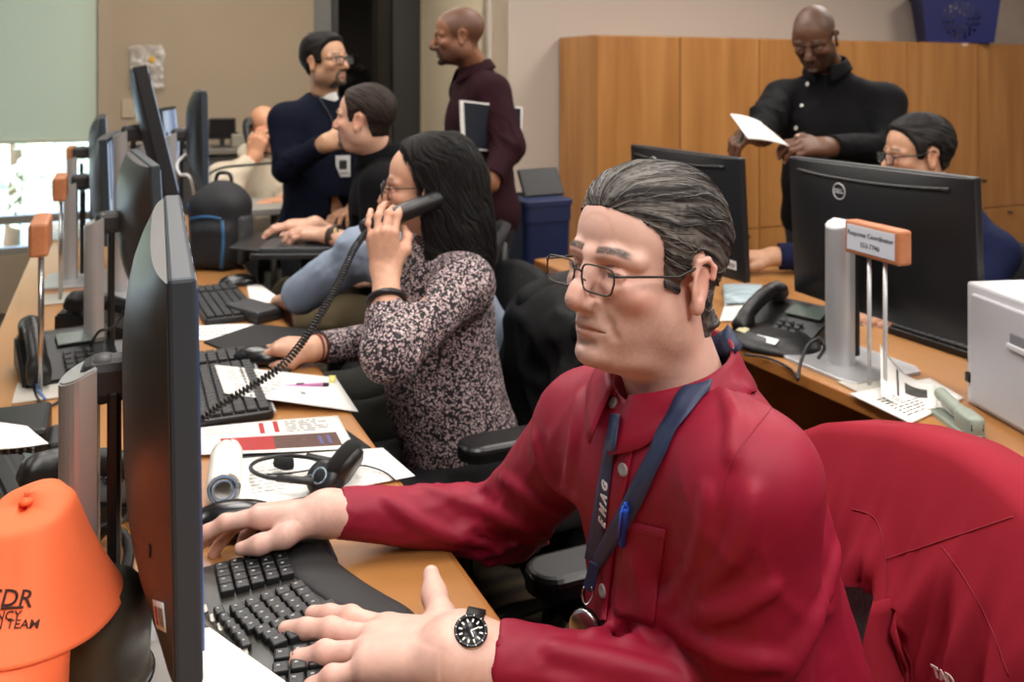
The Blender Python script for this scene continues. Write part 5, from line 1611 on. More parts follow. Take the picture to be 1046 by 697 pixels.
collar(root, Vector(BLK['neck']) + Vector((0, 0, .004)), (-.10, -.14, 1), fb, .068, M_bsh, stand=.026, leaf=.042, point=.066, gap=.3)
bv = bvh_of(bs)
for (x, y) in ((834, 67), (825, 86), (819, 108), (813, 131), (846, 62)):
    p, n = hit(x, y, bv, .001)
    if p: MB().lathe([(0, -.002), (.0062, -.002), (.0068, .0), (.006, .002), (.003, .0016), (0, .0016)], 14, M=frame(None, None, n, p)).build('button', mat('white_button', '#d5d2cc', .4), root)
garment(legs_field(BLK, .012, r=(.096, .072, .054)), 'trousers', M_trousers, root); shoes_for(BLK, root, M_shoe)

# --- seated man behind the wide monitor
fr_ = (-.911, -.413); lr = (.413, -.911)
ch = A3(967, 252, 2.90)
SEA = dict(face=fr_, look=(-1, -.02), head=A3(938, 157, 2.75), neck=A3(960, 205, 2.85), chest=(ch[0], ch[1], .86), pelvis=(ch[0] + .09, ch[1] + .05, .57),
    sh=[off(ch, lr, .18, .01), off(ch, lr, -.18, .01)], el=[A3(985, 330, 2.62), A3(862, 262, 3.02)], wr=[A3(925, 322, 2.45), A3(790, 262, 3.04)], hem=.46,
    hand=[dict(x=(-.9, -.3, 0), z=(0, 0, 1), h=.0036), dict(x=(-.98, .15, -.05), z=(0, -.1, 1), h=.0036)])
seated_legs(SEA)
root, HM, HN = make_person('seated man with black slicked hair and dark glasses behind the wide monitor', SEA, dict(opt=dict(stub='#5a4637', stub_amt=.4, brow='#15100d', red=.3)),
    dict(line=LINE_SHORT, T=.013, c1='#0b0a0a', c2='#2a2726', amp=.004, nf=15, pole=(0, -.9, .4)), hh=.003, skin='#b98c6f', scale=.95, pitch=6)
f, _, _ = top_field(SEA, .0065, sleeve=(.9, .93), folds=.006, cuff_r=.044, seed=8.8, loose=1.03)
garment(f, 'shirt', mat('navy_shirt_cloth', '#141a36', .85, spec=.12, bump=.15, bscale=900), root)
collar(root, Vector(SEA['neck']), (-.1, 0, 1), fr_, .062, MATS['navy_shirt_cloth'], gap=.35)
garment(legs_field(SEA, .013), 'trousers', M_trousers, root); shoes_for(SEA, root, M_shoe)
strands(root, [c for c in root.children if c.name.startswith('hair')][0], (0, -.9, .4), (0, .015, .03), HM, 500, .05, DK, seed=5, r=.0006, lift=.002)
glasses('thick black eyeglasses worn by the seated man behind the wide monitor', 'eyeglasses', HM, [M_black, M_black, M_lens], lw=.054, lh=.034, rim=.002, temple_r=.0022, y0=-.111, zoff=-.004)

# --- small things worn by the others
def band(label, name, cat, W_, E_, dist, r, wd, m, tilt=(0, 0, 0)):
    W_, E_ = Vector(W_), Vector(E_); d = (E_ - W_).normalized(); M = frame(None, None, d, W_ + d * dist)
    t = thing(name, label, cat, W_ + d * dist)
    MB().lathe([(r, -wd / 2), (r + .002, -wd / 2 * .8), (r + .002, wd / 2 * .8), (r, wd / 2)], 28, M=M).build('band', m, t)
    return t, M
m_br = mat('red_bead', '#6e2b22', .4)
band('thin red bracelet on the mouse wrist of the woman on the telephone', 'bracelet', 'bracelet', WOM['wr'][1], WOM['el'][1], .006, .0255, .004, m_br)
band('second dark bracelet nearer the cuff of the woman on the telephone', 'bracelet', 'bracelet', WOM['wr'][1], WOM['el'][1], .018, .027, .004, mat('dark_bead', '#3a201c', .4))
band('black beaded bracelet at the raised forearm of the woman', 'bracelet', 'bracelet', WOM['wr'][0], WOM['el'][0], .075, .033, .010, M_black)
t, M = band('wristwatch of the man in the black polo at the laptop', 'wristwatch', 'wristwatch', POL['wr'][0], POL['el'][0], .022, .0285, .018, mat('brown_leather', '#3a2a20', .6))
cm = frame(None, None, (-.2, -.8, .5), M.translation + Vector((-.2, -.8, .5)).normalized() * .0275)
MB().lathe([(0, 0), (.019, 0), (.020, .004), (.018, .008), (0, .008)], 24, M=cm).build('case', mat('bronze_case', '#7d6a4c', .3, metal=.8), t)
# badge and cord of the man in navy
nb = bvh_of(NAV_SWEATER)
t = thing('badge_lanyard', 'dark cord with a white identity badge on the man in navy', 'lanyard', A3(349, 160, 3.45))
pp = []
for q in catmull([(318, 84, 0), (326, 100, 0), (336, 118, 0), (343, 135, 0), (348, 158, 0)], 6):
    h_, n_ = hit(q.x, q.y, nb, .004)
    if h_: pp.append(h_)
if len(pp) > 3: MB().tube(pp, .0045, 6).build('cord', M_black, t)
h_ = pp[-1] if pp else Vector(A3(349, 160, 3.45))
c = h_ + Vector((.01, -.02, -.045)); Mb = frame((.95, .25, 0), (0, 0, 1), None, c)
MB().box((0, 0, 0), (.058, .086, .003), bev=.001, M=Mb).build('badge', M_white, t)
MB().box((0, .006, .0022), (.030, .036, .0006), M=Mb).build('photo', M_ink, t); MB().box((0, -.028, .0022), (.044, .007, .0006), M=Mb).build('name_line', mat('grey_ink', '#a7a4a0', .8), t)
# ring on the raised hand
rp_ = Vector(HNW[0] @ Vector((.105, -.011 * -1, .003))) if False else None
# ------------------------------------------------------------------ office chairs and the coats on them
M_mesh = mat('grey_mesh_fabric', '#7d8081', .8, var=.25, vscale=260, bump=.5, bscale=420)
M_seat = mat('black_seat_fabric', '#0e0e10', .9, bump=.3, bscale=500)
M_arm = mat('black_armrest', '#0e0e10', .35)
def rshape(w, h, r, n=6):
    out = []
    for cx, cy, a0 in ((w / 2 - r, h / 2 - r, 0), (-w / 2 + r, h / 2 - r, 90), (-w / 2 + r, -h / 2 + r, 180), (w / 2 - r, -h / 2 + r, 270)):
        for k in range(n + 1):
            a = math.radians(a0 + 90 * k / n); out.append((cx + r * math.cos(a), cy + r * math.sin(a)))
    return out
def office_chair(label, u, v, yaw=0.0, seat_z=.47, back_h=.52, back_w=.46, arms=True, arm_z=.67, arm_y=.29, back_mat=None, dv=0, back_u=.24, arm_x=(-.16, .12), group='office chairs'):
    """local -X is where the sitter faces"""
    t = thing('office_chair', label, 'chair', DF(u, v, 0), ANG + yaw, group)
    f = Field((-.30, -.30, seat_z - .09), (.30, .30, seat_z + .07), .009)
    f.rbox((0, 0, seat_z - .01), (.24, .245, .042), .04, 0); f.ell((.02, 0, seat_z + .09), (.2, .17, .07), .03, cut=True)
    V, Q = f.mesh(); MB().raw(relax(V, Q, 1), Q).build('seat', M_seat, t, world=False)
    P = []
    for y in np.linspace(-1, 1, 15):
        row = []
        for z in np.linspace(0, 1, 13):
            hw = back_w / 2 * (1 - .25 * max(0, z - .6) ** 2 / .16 * .5)
            row.append((back_u - .02 + .05 * z + .05 * (1 - abs(y) ** 2) - .03 * math.sin(z * 3.0), y * hw, seat_z + .07 + back_h * z - .05 * abs(y) ** 3 * z))
        P.append(row)
    MB().grid(P, thick=-.028).build('backrest', back_mat or M_mesh, t, world=False)
    MB().tube([(0, 0, seat_z - .06), (.12, 0, seat_z - .07), (back_u + .05, 0, seat_z - .02), (back_u + .075, 0, seat_z + .10), (back_u + .07, 0, seat_z + .3)], .018, 10).build('back_support', M_black, t, world=False)
    if arms:
        for s in (-1, 1):
            a = MB().tube(catmull([(.06, s * .18, seat_z - .05), (.05, s * (arm_y - .01), seat_z - .04), (.03, s * arm_y, seat_z + .06), (.0, s * arm_y, arm_z - .02)], 6), .015, 10).build('arm_support', M_black, t, world=False)
            MB().prism([(x + (arm_x[0] + arm_x[1]) / 2, y + s * arm_y) for x, y in rshape(arm_x[1] - arm_x[0], .085, .04)], arm_z - .03, arm_z, bev=.012).build('armrest', M_arm, t, world=False)
    MB().lathe([(.028, .10), (.028, .24), (.02, .24), (.02, seat_z - .07), (.07, seat_z - .065), (.07, seat_z - .05)], 20).build('gas_column', M_black, t, world=False)
    for k in range(5):
        a = 2 * math.pi * k / 5 + .3; c, s_ = math.cos(a), math.sin(a)
        MB().tube([(c * .02, s_ * .02, .115), (c * .15, s_ * .15, .105), (c * .29, s_ * .29, .075)], [.024, .02, .014], 8).build('base_leg', M_black, t, world=False)
        MB().lathe([(0, -.024), (.024, -.024), (.03, -.018), (.03, .018), (.024, .024), (0, .024)], 16, M=Matrix.Translation((c * .29, s_ * .29, .0305)) @ Matrix.Rotation(a, 4, 'Z') @ Matrix.Rotation(math.pi / 2, 4, 'X')).build('caster', M_black, t, world=False)
    return t
office_chair('grey mesh office chair of the man in red, with a red jacket over its back', .715, .83, back_u=.22, arm_y=.36, arm_z=.668, arm_x=(-.15, .08), back_h=.375, back_w=.37)
office_chair('black office chair the woman on the telephone sits in', .75, 1.92, back_mat=M_seat, arm_y=.275, arm_z=.675, back_h=.34, arm_x=(-.12, .14))
office_chair('black office chair of the person in light blue', .90, 2.56, back_mat=M_seat, arms=False, back_h=.27)
office_chair('black office chair of the man in the black polo', UV(POL['pelvis'])[0] + .02, UV(POL['pelvis'])[1], yaw=math.radians(-24), back_mat=M_seat, seat_z=.53, back_h=.30, arms=False)
office_chair('black office chair of the man in the cream hoodie', UV(HOO['pelvis'])[0], UV(HOO['pelvis'])[1], yaw=math.radians(45), back_mat=M_seat, arms=False, back_h=.36)
office_chair('black office chair of the seated man in the navy shirt', UV(SEA['pelvis'])[0] + .02, UV(SEA['pelvis'])[1], back_mat=M_seat, arms=False, back_h=.28)

# red jacket draped over the near chair
M_jack = mat('red_jacket_cloth', '#8b1e2d', .85, spec=.15, bump=.2, bscale=800, bdist=.0006, var=.05, vscale=6)
def jacket_red():
    t = thing('jacket', 'red jacket draped over the back of the mesh chair behind the man in red', 'jacket', DF(.93, .825, .5), ANG)
    ky = [-.27, -.24, -.205, -.172, -.124, -.07, .017, .129, .19]; kz = [.76, .83, .885, .921, .943, .950, .940, .910, .87]
    yy = np.linspace(-.27, .19, 120); zz = np.interp(yy, ky, kz)
    for _ in range(12): zz[1:-1] = (zz[:-2] + 2 * zz[1:-1] + zz[2:]) / 4
    def prof(y, q):
        """y: along v, q: 0 front hem .. .5 top .. 1 rear hem"""
        top = float(np.interp(y, yy, zz)) - .5; s = y / .23
        if q < .5:
            k = q / .5; z = -.20 + (top + .20) * k
            x = -.062 - .020 * math.sin(k * 3.0) + .040 * k ** 6 + .02 * (1 - min(s * s, 1)) * k + .030 * max(0, -s - .55) ** 1.5 * 2
        else:
            k = (q - .5) / .5; z = top - (top + .24) * k
            x = .055 + .04 * math.sin(min(k * 2.2, 1.6)) + .02 * (1 - min(s * s, 1)) - .03 * max(0, -s - .55) ** 1.5 * 2
        return x, y, z
    def surf(ns, nq, fold):
        P = []
        for y in np.linspace(-.262, .185, ns):
            q0 = .06 + .31 * float(sstep(-.075, -.045, y)); row = []
            q0 = min(q0, .355)
            for q in np.concatenate([np.linspace(q0, .36, nq // 3)[:-1], np.linspace(.36, .97, nq - nq // 3)]):
                x, y_, z = prof(y, q); s = y / .2
                d = abs(q - .5)
                if d < .06: z += .004 * (1 - (d / .06) ** 2)
                n = vnoise(np.array([[s * 3.6 + q * 2.0, q * 4.0, fold]]))[0]; n2 = vnoise(np.array([[s * 6 + q * 9, q * 3 - s * 3, fold + 4]]))[0]
                x += (-1 if q < .5 else 1) * .024 * sstep(.0, .18, d) * (ridge(n) * .9 + ridge(n2) * .5 - .4)
                row.append((x, y_, z))
            P.append(row)
        return P
    MB().grid(surf(90, 100, 2.0), thick=.004).build('shell', M_jack, t, world=False)
    # turned front edge with its pale zip tape, falling down beside the mesh
    P = []
    for k in np.linspace(0, 1, 30):
        z = .27 - .48 * k; x = -.084 - .03 * math.sin(k * 3.2); y = -.028 - .052 * k + .010 * math.sin(k * 9)
        w_ = min(1, .15 + k * 2.2); P.append([(x + .030, y - .05 * w_, z), (x + .004, y - .024 * w_, z), (x - .012 * w_, y, z - .004), (x - .002, y + .014 * w_, z - .006), (x + .014, y + .010 * w_, z - .006)])
    MB().grid(P, thick=.003).build('front_edge', M_jack, t, world=False)
    MB().tube([(p[3][0] - .001, p[3][1] + .003, p[3][2]) for p in P[8:]], .0022, 6).build('zip_tape', mat('pale_tape', '#a79a94', .7), t, world=False)
    # yoke seam and sleeve fold
    bv = bvh_of([c for c in t.children if c.name.startswith('shell')][0])
    sm = MB()
    for pl in ([(905, 571), (940, 560), (985, 545), (1035, 528)], [(962, 558), (985, 590), (1012, 640), (1030, 690)], [(870, 520), (895, 531), (905, 571), (905, 640)]):
        pp = []
        for p in catmull([(x, y, 0) for x, y in pl], 8):
            q, n = hit(p.x, p.y, bv, .0008)
            if q: pp.append(q)
        if len(pp) > 3: sm.tube(pp, .0007, 6)
    sm.build('seams', mat('red_jacket_seam', '#8a1c2b', .8), t)
    # embroidered letters near the lower edge
    q, n = hit(966, 690, bv, .0045)
    if q:
        Vt, Ft = text_mesh('TAD', .017, frame((.25, -.93, .22), None, n, q), bold=.0006, extrude=.0006)
        MB().raw(Vt, Ft, smooth=False).build('lettering', mat('pale_thread', '#c9b6b0', .8), t)
    return t
jacket_red()

# black jacket over the woman's chair
def jacket_black():
    t = thing('jacket', 'black padded jacket hung over the chair behind the speckled blouse', 'jacket', DF(1.02, 1.93, .42), ANG)
    f = Field((-.22, -.36, -.36), (.26, .36, .52), .010)
    f.rbox((.02, 0, .16), (.085, .265, .26), .07, 0); f.ell((.06, .0, .38), (.10, .20, .075), .08)
    f.cap((.02, .24, .30), (.0, .29, -.12), .075, .06, .05); f.cap((.02, -.24, .30), (-.02, -.27, -.18), .075, .06, .05)
    f.ell((.0, .02, -.10), (.10, .25, .22), .06); f.ell((-.06, -.16, .12), (.06, .10, .2), .05)
    f.disp(lambda P: -.016 * (ridge(vnoise(P * np.array([7, 7, 9]) + 3)) + .7 * ridge(vnoise(P * np.array([12, 13, 7]) + 9)) - .5), .04)
    V, Q = f.mesh(); MB().raw(relax(V, Q, 2), Q).build('shell', mat('black_nylon', '#0c0c0d', .7, spec=.2, bump=.2, bscale=300), t, world=False)
    f = Field((-.12, -.22, .32), (.2, .22, .54), .009)
    pts = catmull([(-.03, -.15, .40), (.07, -.14, .43), (.12, 0, .45), (.07, .14, .43), (-.03, .15, .40)], 5)
    f.path([tuple(p) for p in pts], [.035] * len(pts), .02)
    V, Q = f.mesh(); MB().raw(relax(V, Q, 1), Q).build('collar', MATS['black_nylon'], t, world=False)
jacket_black()
# ------------------------------------------------------------------ things on the desks
def sheet(name, label, cat, pts, marks=(), z=None, curl=0.0, bend=None, mats=None, thick=.0007, nx=14, ny=10, group=None, wav=.0012):
    """paper lying on pts (four world corners: far-left, far-right, near-right, near-left); marks are (a0,b0,a1,b1,material)"""
    A, B, C, D = [np.array(p, float) for p in pts]
    def S(a, b):
        p = (A * (1 - a) + B * a) * (1 - b) + (D * (1 - a) + C * a) * b
        dz = wav * (1 + math.sin(a * 4 + b * 2.5)) + (bend(a, b) if bend else 0)
        return p + (0, 0, dz)
    c = (A + B + C + D) / 4
    mb = MB()
    mb.grid([[S(a, b) for a in np.linspace(0, 1, nx)] for b in np.linspace(0, 1, ny)], thick=-thick)
    for (a0, b0, a1, b1, mi) in marks:
        na = max(2, int(abs(a1 - a0) * nx) + 2); nb = max(2, int(abs(b1 - b0) * ny) + 2)
        mb.grid([[S(a, b) + (0, 0, thick + .0004) for a in np.linspace(a0, a1, na)] for b in np.linspace(b0, b1, nb)], mi=mi)
    o = mb.build(name, mats or [M_paper, M_ink, M_red_ink])
    # keep the origin on the sheet itself
    me = o.data; me.transform(Matrix.Translation(-Vector(c))); o.location = c
    return tag(o, label, cat, group)

M_pale = mat('pale_ink', '#8d8a88', .8)
def textlines(a0, b0, a1, b1, n, seed=0, mi=1, h=.35, vert=False, gap=.15):
    r = random.Random(seed); out = []
    for k in range(n):
        b = b0 + (b1 - b0) * (k + .5) / n; hh = (b1 - b0) / n * h / 2; a = a0; e = a0 + (a1 - a0) * r.uniform(.6, 1)
        while a < e:
            w_ = r.uniform(.02, .09); q = (a, b - hh, min(a + w_, e), b + hh, mi)
            out.append((q[1], q[0], q[3], q[2], mi) if vert else q); a += w_ + .018
    return out

# --- keyboards
M_key = mat('black_keycap', '#17181a', .45)
M_keyleg = mat('key_legend', '#9a9a98', .6)
def keyboard(label, loc, yaw, L_=.44, W=.15, edge=None, group='flat black keyboards'):
    t = thing('keyboard', label, 'keyboard', loc, yaw, group)
    MB().prism(rshape(W, L_, .012), .002, .018, bev=.004).build('body', M_black, t, world=False)
    if edge: MB().box((W / 2 + .002, 0, .011), (.006, L_ - .02, .008), bev=.002).build('silver_edge', M_silver, t, world=False)
    k = MB()
    for i in range(6):
        x = -W / 2 + .018 + i * (W - .036) / 5
        for j in range(20):
            if j in (14, 18 - 3) and i > 0 and j == 15: continue
            k.box((x, -L_ / 2 + .018 + j * (L_ - .036) / 19, .0215), ((W - .036) / 5 - .003, (L_ - .036) / 19 - .003, .008), bev=.0015, seg=1)
    k.build('keys', M_key, t, world=False)
    return t

def ergo_keyboard():
    c = DF(.215, .992, DZT)
    t = thing('keyboard', 'curved split keyboard with a padded wrist rest under the hand of the man in red', 'keyboard', c, ANG)
    L_, n = .50, 60
    back = lambda y: -.118 + .020 * math.cos(y / L_ * 2 * math.pi) + .012 * (1 if abs(y) > .2 else 0) * (abs(y) - .2) / .05
    front = lambda y: .082 + .030 * math.cos(y / L_ * 2 * math.pi) ** 1
    hz = lambda x, y: .020 + .016 * math.exp(-(y / .075) ** 2) + .006 * (1 - min(abs(x) / .12, 1))
    ys = np.linspace(-L_ / 2, L_ / 2, n)
    P = []
    for y in ys:
        e = 1 - .10 * max(0, abs(y) / (L_ / 2) - .88) / .12
        b0, f0 = back(y) * e, front(y) * e
        row = [(b0, y, .001)]
        for k in np.linspace(0, 1, 22): x = b0 + (f0 - b0) * k; row.append((x, y, hz(x, y) - (.008 if k in (0, 1) else 0)))
        row.append((f0, y, .001)); P.append(row)
    mb = MB(); mb.grid(P)
    for e in (0, -1): mb.raw(P[e], [tuple(range(len(P[e])))], smooth=False)
    mb.build('body', mat('warm_dark_plastic', '#2c2a27', .38), t, world=False)
    # lighter rim strip along the back edge and sides
    rim = [Vector((back(y) * (1 - .10 * max(0, abs(y) / (L_ / 2) - .88) / .12) + .004, y, hz(back(y), y) - .002)) for y in ys[1:-1]]
    MB().tube(rim, .007, 8).build('rim', mat('bronze_grey_plastic', '#5c574d', .35, metal=.2), t, world=False)
    # wrist rest: padded strip on the sitter's side
    P = []
    for y in ys[1:-1]:
        f0 = front(y) - .002; row = []
        for k in np.linspace(0, 1, 10):
            x = f0 - .066 + .072 * k; row.append((x, y, hz(x, y) + .008 * math.sin(k * math.pi) ** .5 - .002))
        P.append(row)
    MB().grid(P, thick=-.006).build('wrist_rest', mat('black_padding', '#1a1a1b', .6, bump=.3, bscale=700), t, world=False)
    keys = MB()
    def key(x, y, w, l, rot=0):
        z = hz(x, y)
        keys.box((x, y, z + .0045), (w + .0006, l + .0006, .009), rot=(0, 0, rot), bev=.002, seg=2)
        keys.box((x - w * .12, y + l * .1, z + .0092), (w * .22, l * .16, .0004), rot=(0, 0, rot), mi=1)
    for half in (-1, 1):
        for r in range(5):
            for q in range(7):
                y = half * (.013 + .0182 * q); rot = half * (.20 - .018 * q)
                x = -.074 + r * .0185 + .016 * math.cos(y / L_ * 2 * math.pi) + (.014 - .004 * q if q < 3 else 0)
                key(x, y + half * .003 * r, .0165, .0162, rot)
        for q in range(6): key(-.094 + .018 * math.cos(half * (.03 + .019 * q) / L_ * 2 * math.pi), half * (.03 + .0195 * q), .011, .0165, half * .1)
        key(.026, half * .040, .018, .055, half * .16)
    for r in range(5):
        for q in range(4): key(-.080 + r * .0185, .172 + .0185 * q, .0165, .0165)
    for r in range(5):
        for q in range(3): key(-.080 + r * .0185, -.155 - .0185 * q, .0165, .0165)
    keys.build('keys', [M_key, M_keyleg], t, world=False)
    msb = mat('silver_button', '#8f8b82', .3, metal=.7)
    for k, y in enumerate((-.10, -.075, -.05, .10, .125, .15)):
        MB().prism([(x + back(y) + .016, yy + y) for x, yy in rshape(.007, .017, .003)], hz(back(y), y) - .002, hz(back(y), y) + .003, bev=.001).build('media_button', msb, t, world=False)
    MB().prism([(x + back(0) + .018, yy) for x, yy in rshape(.009, .055, .004)], hz(back(0), 0) - .002, hz(back(0), 0) + .004, bev=.001).build('zoom_slider', msb, t, world=False)
    return t
ergo_keyboard()
keyboard('flat black keyboard with a silver edge in front of the woman on the telephone', DF(.225, 2.00, DZT), ANG - .02, edge=True)
keyboard('flat black keyboard beside the backpack, farther down the window desk', DF(.30, 2.72, DZT), ANG + .05, L_=.40)
keyboard('black keyboard in front of the seated man behind the wide monitor', DF(1.93, 1.50, DZT), ANG + math.pi)

# --- mice
def mouse(label, loc, yaw, s=1.0, m=None):
    t = thing('computer_mouse', label, 'mouse', loc, yaw, 'computer mice')
    f = Field((-.075, -.05, -.002), (.075, .05, .06), .0035)
    f.ell((.004, 0, .006), (.058, .032, .030), 0); f.ell((-.03, 0, .006), (.03, .028, .018), .02); f.half((0, 0, .001), (0, 0, -1))
    V, Q = f.mesh(); MB().raw(relax(V, Q, 2) * s, Q).build('shell', m or M_blackg, t, world=False)
    MB().lathe([(0, -.004), (.009, -.004), (.011, -.002), (.011, .002), (.009, .004), (0, .004)], 16, M=Matrix.Translation((-.034 * s, 0, .020 * s)) @ Matrix.Rotation(math.pi / 2, 4, 'X')).build('scroll_wheel', M_dark, t, world=False)
    return t
p = on(243, 541, .735); mouse('black computer mouse under the fingers of the man in red', (p.x, p.y, DZT + .005), .05, 1.15)
p = on(264, 371, .735); mouse('black computer mouse under the hand of the woman on the telephone', (p.x, p.y, DZT + .008), .1)
p = on(243, 290, .735); mouse('black computer mouse lying by the far keyboard near the backpack', (p.x, p.y, DZT), .4)
p = on(300, 556, .735)
t = thing('wrist_rest', 'dark navy padded wrist rest under the mouse hand of the man in red', 'wrist rest', (p.x, p.y, DZT), ANG)
f = Field((-.06, -.12, -.002), (.06, .12, .04), .004); f.rbox((0, 0, .010), (.045, .095, .012), .011, 0); f.disp(lambda P: .002 * vnoise(P * 30)); f.half((0, 0, .0008), (0, 0, -1))
V, Q = f.mesh(); MB().raw(relax(V, Q, 2), Q).build('pad', mat('navy_gel', '#20222e', .5, bump=.15, bscale=600), t, world=False)
a, b, c, d = on(208, 351), on(262, 333), on(350, 342), on(292, 384)
o = MB().prism([(q.x, q.y) for q in (a, d, c, b)], DZT + .0005, DZT + .006, bev=.002).build('mouse_pad', mat('black_rubber', '#1d1c1b', .8), None)
ctr = (a + b + c + d) / 4; o.data.transform(Matrix.Translation((-ctr.x, -ctr.y, 0))); o.location = (ctr.x, ctr.y, 0)
tag(o, 'black mouse pad under the mouse of the woman on the telephone', 'mouse pad')

# --- name blocks on posts
M_block = wood_mat('block_wood', '#a4633f', '#b27049', '#bd7c54', 'Y', 2.0, .45, .1)
def name_stand(label, base, zc, lines=None, L_=.165, yaw=0.0, hb=.07, plate=True):
    t = thing('name_block_stand', label, 'sign', (base[0], base[1], DZT), ANG + yaw, 'wooden name blocks on posts')
    z = zc - DZT
    b = MB().box((0, 0, z), (.036, L_, hb), bev=.006).build('wooden_block', M_block, t, world=False)
    for y in (-.03, .03):
        MB().tube([(0, y * .8, .006), (0, y * .8, z - hb / 2 + .002)], .0045, 10).build('post', M_steel if lines is None else mat('pale_post', '#c9c9cb', .35, metal=.3), t, world=False)
    if plate: MB().box((0, 0, .003), (.10, .13, .005), bev=.002).build('base_plate', mat('pale_plate', '#b9b4aa', .5), t, world=False)
    pl = MB().box((-.0185, 0, z + .001), (.002, L_ - .02, hb - .018), bev=.0006).build('paper_plate', mat('plate_paper', '#c8ccd6', .5), b, world=False)
    if lines:
        tx = MB()
        for txt, sz, zz in lines:
            Vt, Ft = text_mesh(txt, sz, frame((0, -1, 0), (0, 0, 1), None, (-.0198, 0, z + zz)), bold=.0001, extrude=.0003)
            tx.raw(Vt, Ft, smooth=False)
        tx.build('lettering', M_ink, pl, world=False)
    return t
p = on(42, 400); name_stand('wooden name block on a post nearest the camera on the window desk', p, 1.065)
p = on(62, 306); name_stand('wooden name block on a post, middle one on the window desk', p, 1.07)
p = at(73, 158, 3.85); name_stand('wooden name block on a post farthest along the window desk', p, 1.065)
p = at(896, 399, 1.90); name_stand('wooden name block reading Response Coordinator on two pale posts', p, 1.049, [('Response Coordinator', .0150, .011), ('553-7746', .0155, -.011)], hb=.073, yaw=math.radians(-6))

# --- telephones
M_phone = mat('phone_black', '#141416', .42)
def handset(M, parent=None, L_=.205, name='handset'):
    """curved receiver; local X along it, Z away from the cups"""
    f = Field((-.13, -.04, -.06), (.13, .04, .05), .0035)
    pts = [(x * L_ / .2, 0, .012 - 1.6 * x * x) for x in np.linspace(-.085, .085, 9)]
    for a, b in zip(pts[:-1], pts[1:]): f.cap(a, b, .0175, None, .01)
    for s in (-1, 1): f.rbox((s * L_ * .41, 0, -.014), (.026, .024, .019), .012, .012)
    V, Q = f.mesh(); V = relax(V, Q, 1)
    return MB().raw(V, Q, M).build(name, M_phone, parent, world=parent is not None)
def desk_phone(label, loc, yaw, with_handset=True):
    t = thing('telephone', label, 'telephone', loc, yaw, 'black desk telephones')
    b = MB(); poly = [(-.10, .012), (.10, .012), (.10, .022), (-.07, .085), (-.10, .085)]
    bm_ = bmesh.new(); lo = [bm_.verts.new((x, -.10, z - .011)) for x, z in poly]; hi = [bm_.verts.new((x, .10, z - .011)) for x, z in poly]
    bm_.faces.new(lo); bm_.faces.new(hi[::-1])
    for i in range(5): bm_.faces.new((lo[i], hi[i], hi[(i + 1) % 5], lo[(i + 1) % 5]))
    bmesh.ops.recalc_face_normals(bm_, faces=list(bm_.faces)); bmesh.ops.bevel(bm_, geom=list(bm_.edges), offset=.006, segments=2, affect='EDGES')
    b.bm(bm_); b.build('body', M_phone, t, world=False)
    sl = math.atan2(.063, .17)
    T = Matrix.Translation((.015, 0, .0455)) @ Matrix.Rotation(sl, 4, 'Y')
    k = MB()
    for i in range(4):
        for j in range(3): k.box((.005 + i * .018, -.005 + j * .024, .004), (.012, .017, .006), bev=.002, M=T, seg=1)
    k.build('keypad', M_dark, t, world=False)
    MB().box((-.05, .03, .003), (.045, .10, .004), bev=.002, M=T).build('display', mat('phone_display', '#5b6660', .2), t, world=False)
    if with_handset:
        handset(T @ Matrix.Translation((0, -.072, .036)), t) if False else None
        o = handset(T @ Matrix.Translation((0, -.070, .034)) , None); o.parent = t
    return t
p = DF(-.085, 2.27); desk_phone('black desk telephone beside the nearest name block on the window desk', (p.x, p.y, DZT), ANG - 1.40)
p = DF(-.055, 1.54); desk_phone('black desk telephone half hidden behind the big near monitor', (p.x, p.y, DZT), ANG + .25)
p = on(108, 338); desk_phone('black desk telephone between the second and third monitor stands', (p.x, p.y, DZT), ANG - .2)
p = on(818, 352); desk_phone('black desk telephone behind the head of the man in red', (p.x - .01, p.y + .06, DZT), ANG + math.pi + .3)
# base unit lying in front of it
p = on(790, 352)
t = thing('conference_unit', 'low black rounded phone unit with a white label beside the man in red', 'telephone', (p.x, p.y, DZT), ANG + .2)
f = Field((-.14, -.16, -.002), (.14, .16, .07), .006); f.ell((0, 0, .002), (.10, .125, .042), 0); f.half((0, 0, .001), (0, 0, -1)); f.half((0, 0, .036), (0, 0, 1))
V, Q = f.mesh(); MB().raw(relax(V, Q, 2), Q).build('body', M_phone, t, world=False)
MB().box((-.066, -.03, .0305), (.02, .06, .002), rot=(0, -.45, .1), bev=.0006).build('label_strip', M_white, t, world=False)
MB().box((-.055, .05, .0345), (.02, .03, .002), rot=(0, -.4, -.1), bev=.0006).build('note', mat('pale_yellow', '#b5b08a', .7), t, world=False)

def coil(pts, R, turns, r, n=12):
    C_ = catmull(pts, 24); N = turns * n
    L_ = [0]
    for a, b in zip(C_[:-1], C_[1:]): L_.append(L_[-1] + (b - a).length)
    out = []
    up = None
    for i in range(N + 1):
        s = L_[-1] * i / N; j = min(np.searchsorted(L_, s, 'right') - 1, len(C_) - 2)
        f_ = (s - L_[j]) / max(L_[j + 1] - L_[j], 1e-9); p = C_[j].lerp(C_[j + 1], f_); d = (C_[j + 1] - C_[j]).normalized()
        if up is None: up = d.orthogonal().normalized()
        up = (up - d * up.dot(d)).normalized(); sd = d.cross(up); a = 2 * math.pi * i / n
        e = min(1, i / (n * 2), (N - i) / (n * 2))
        out.append(p + (up * math.cos(a) + sd * math.sin(a)) * R * e)
    return out

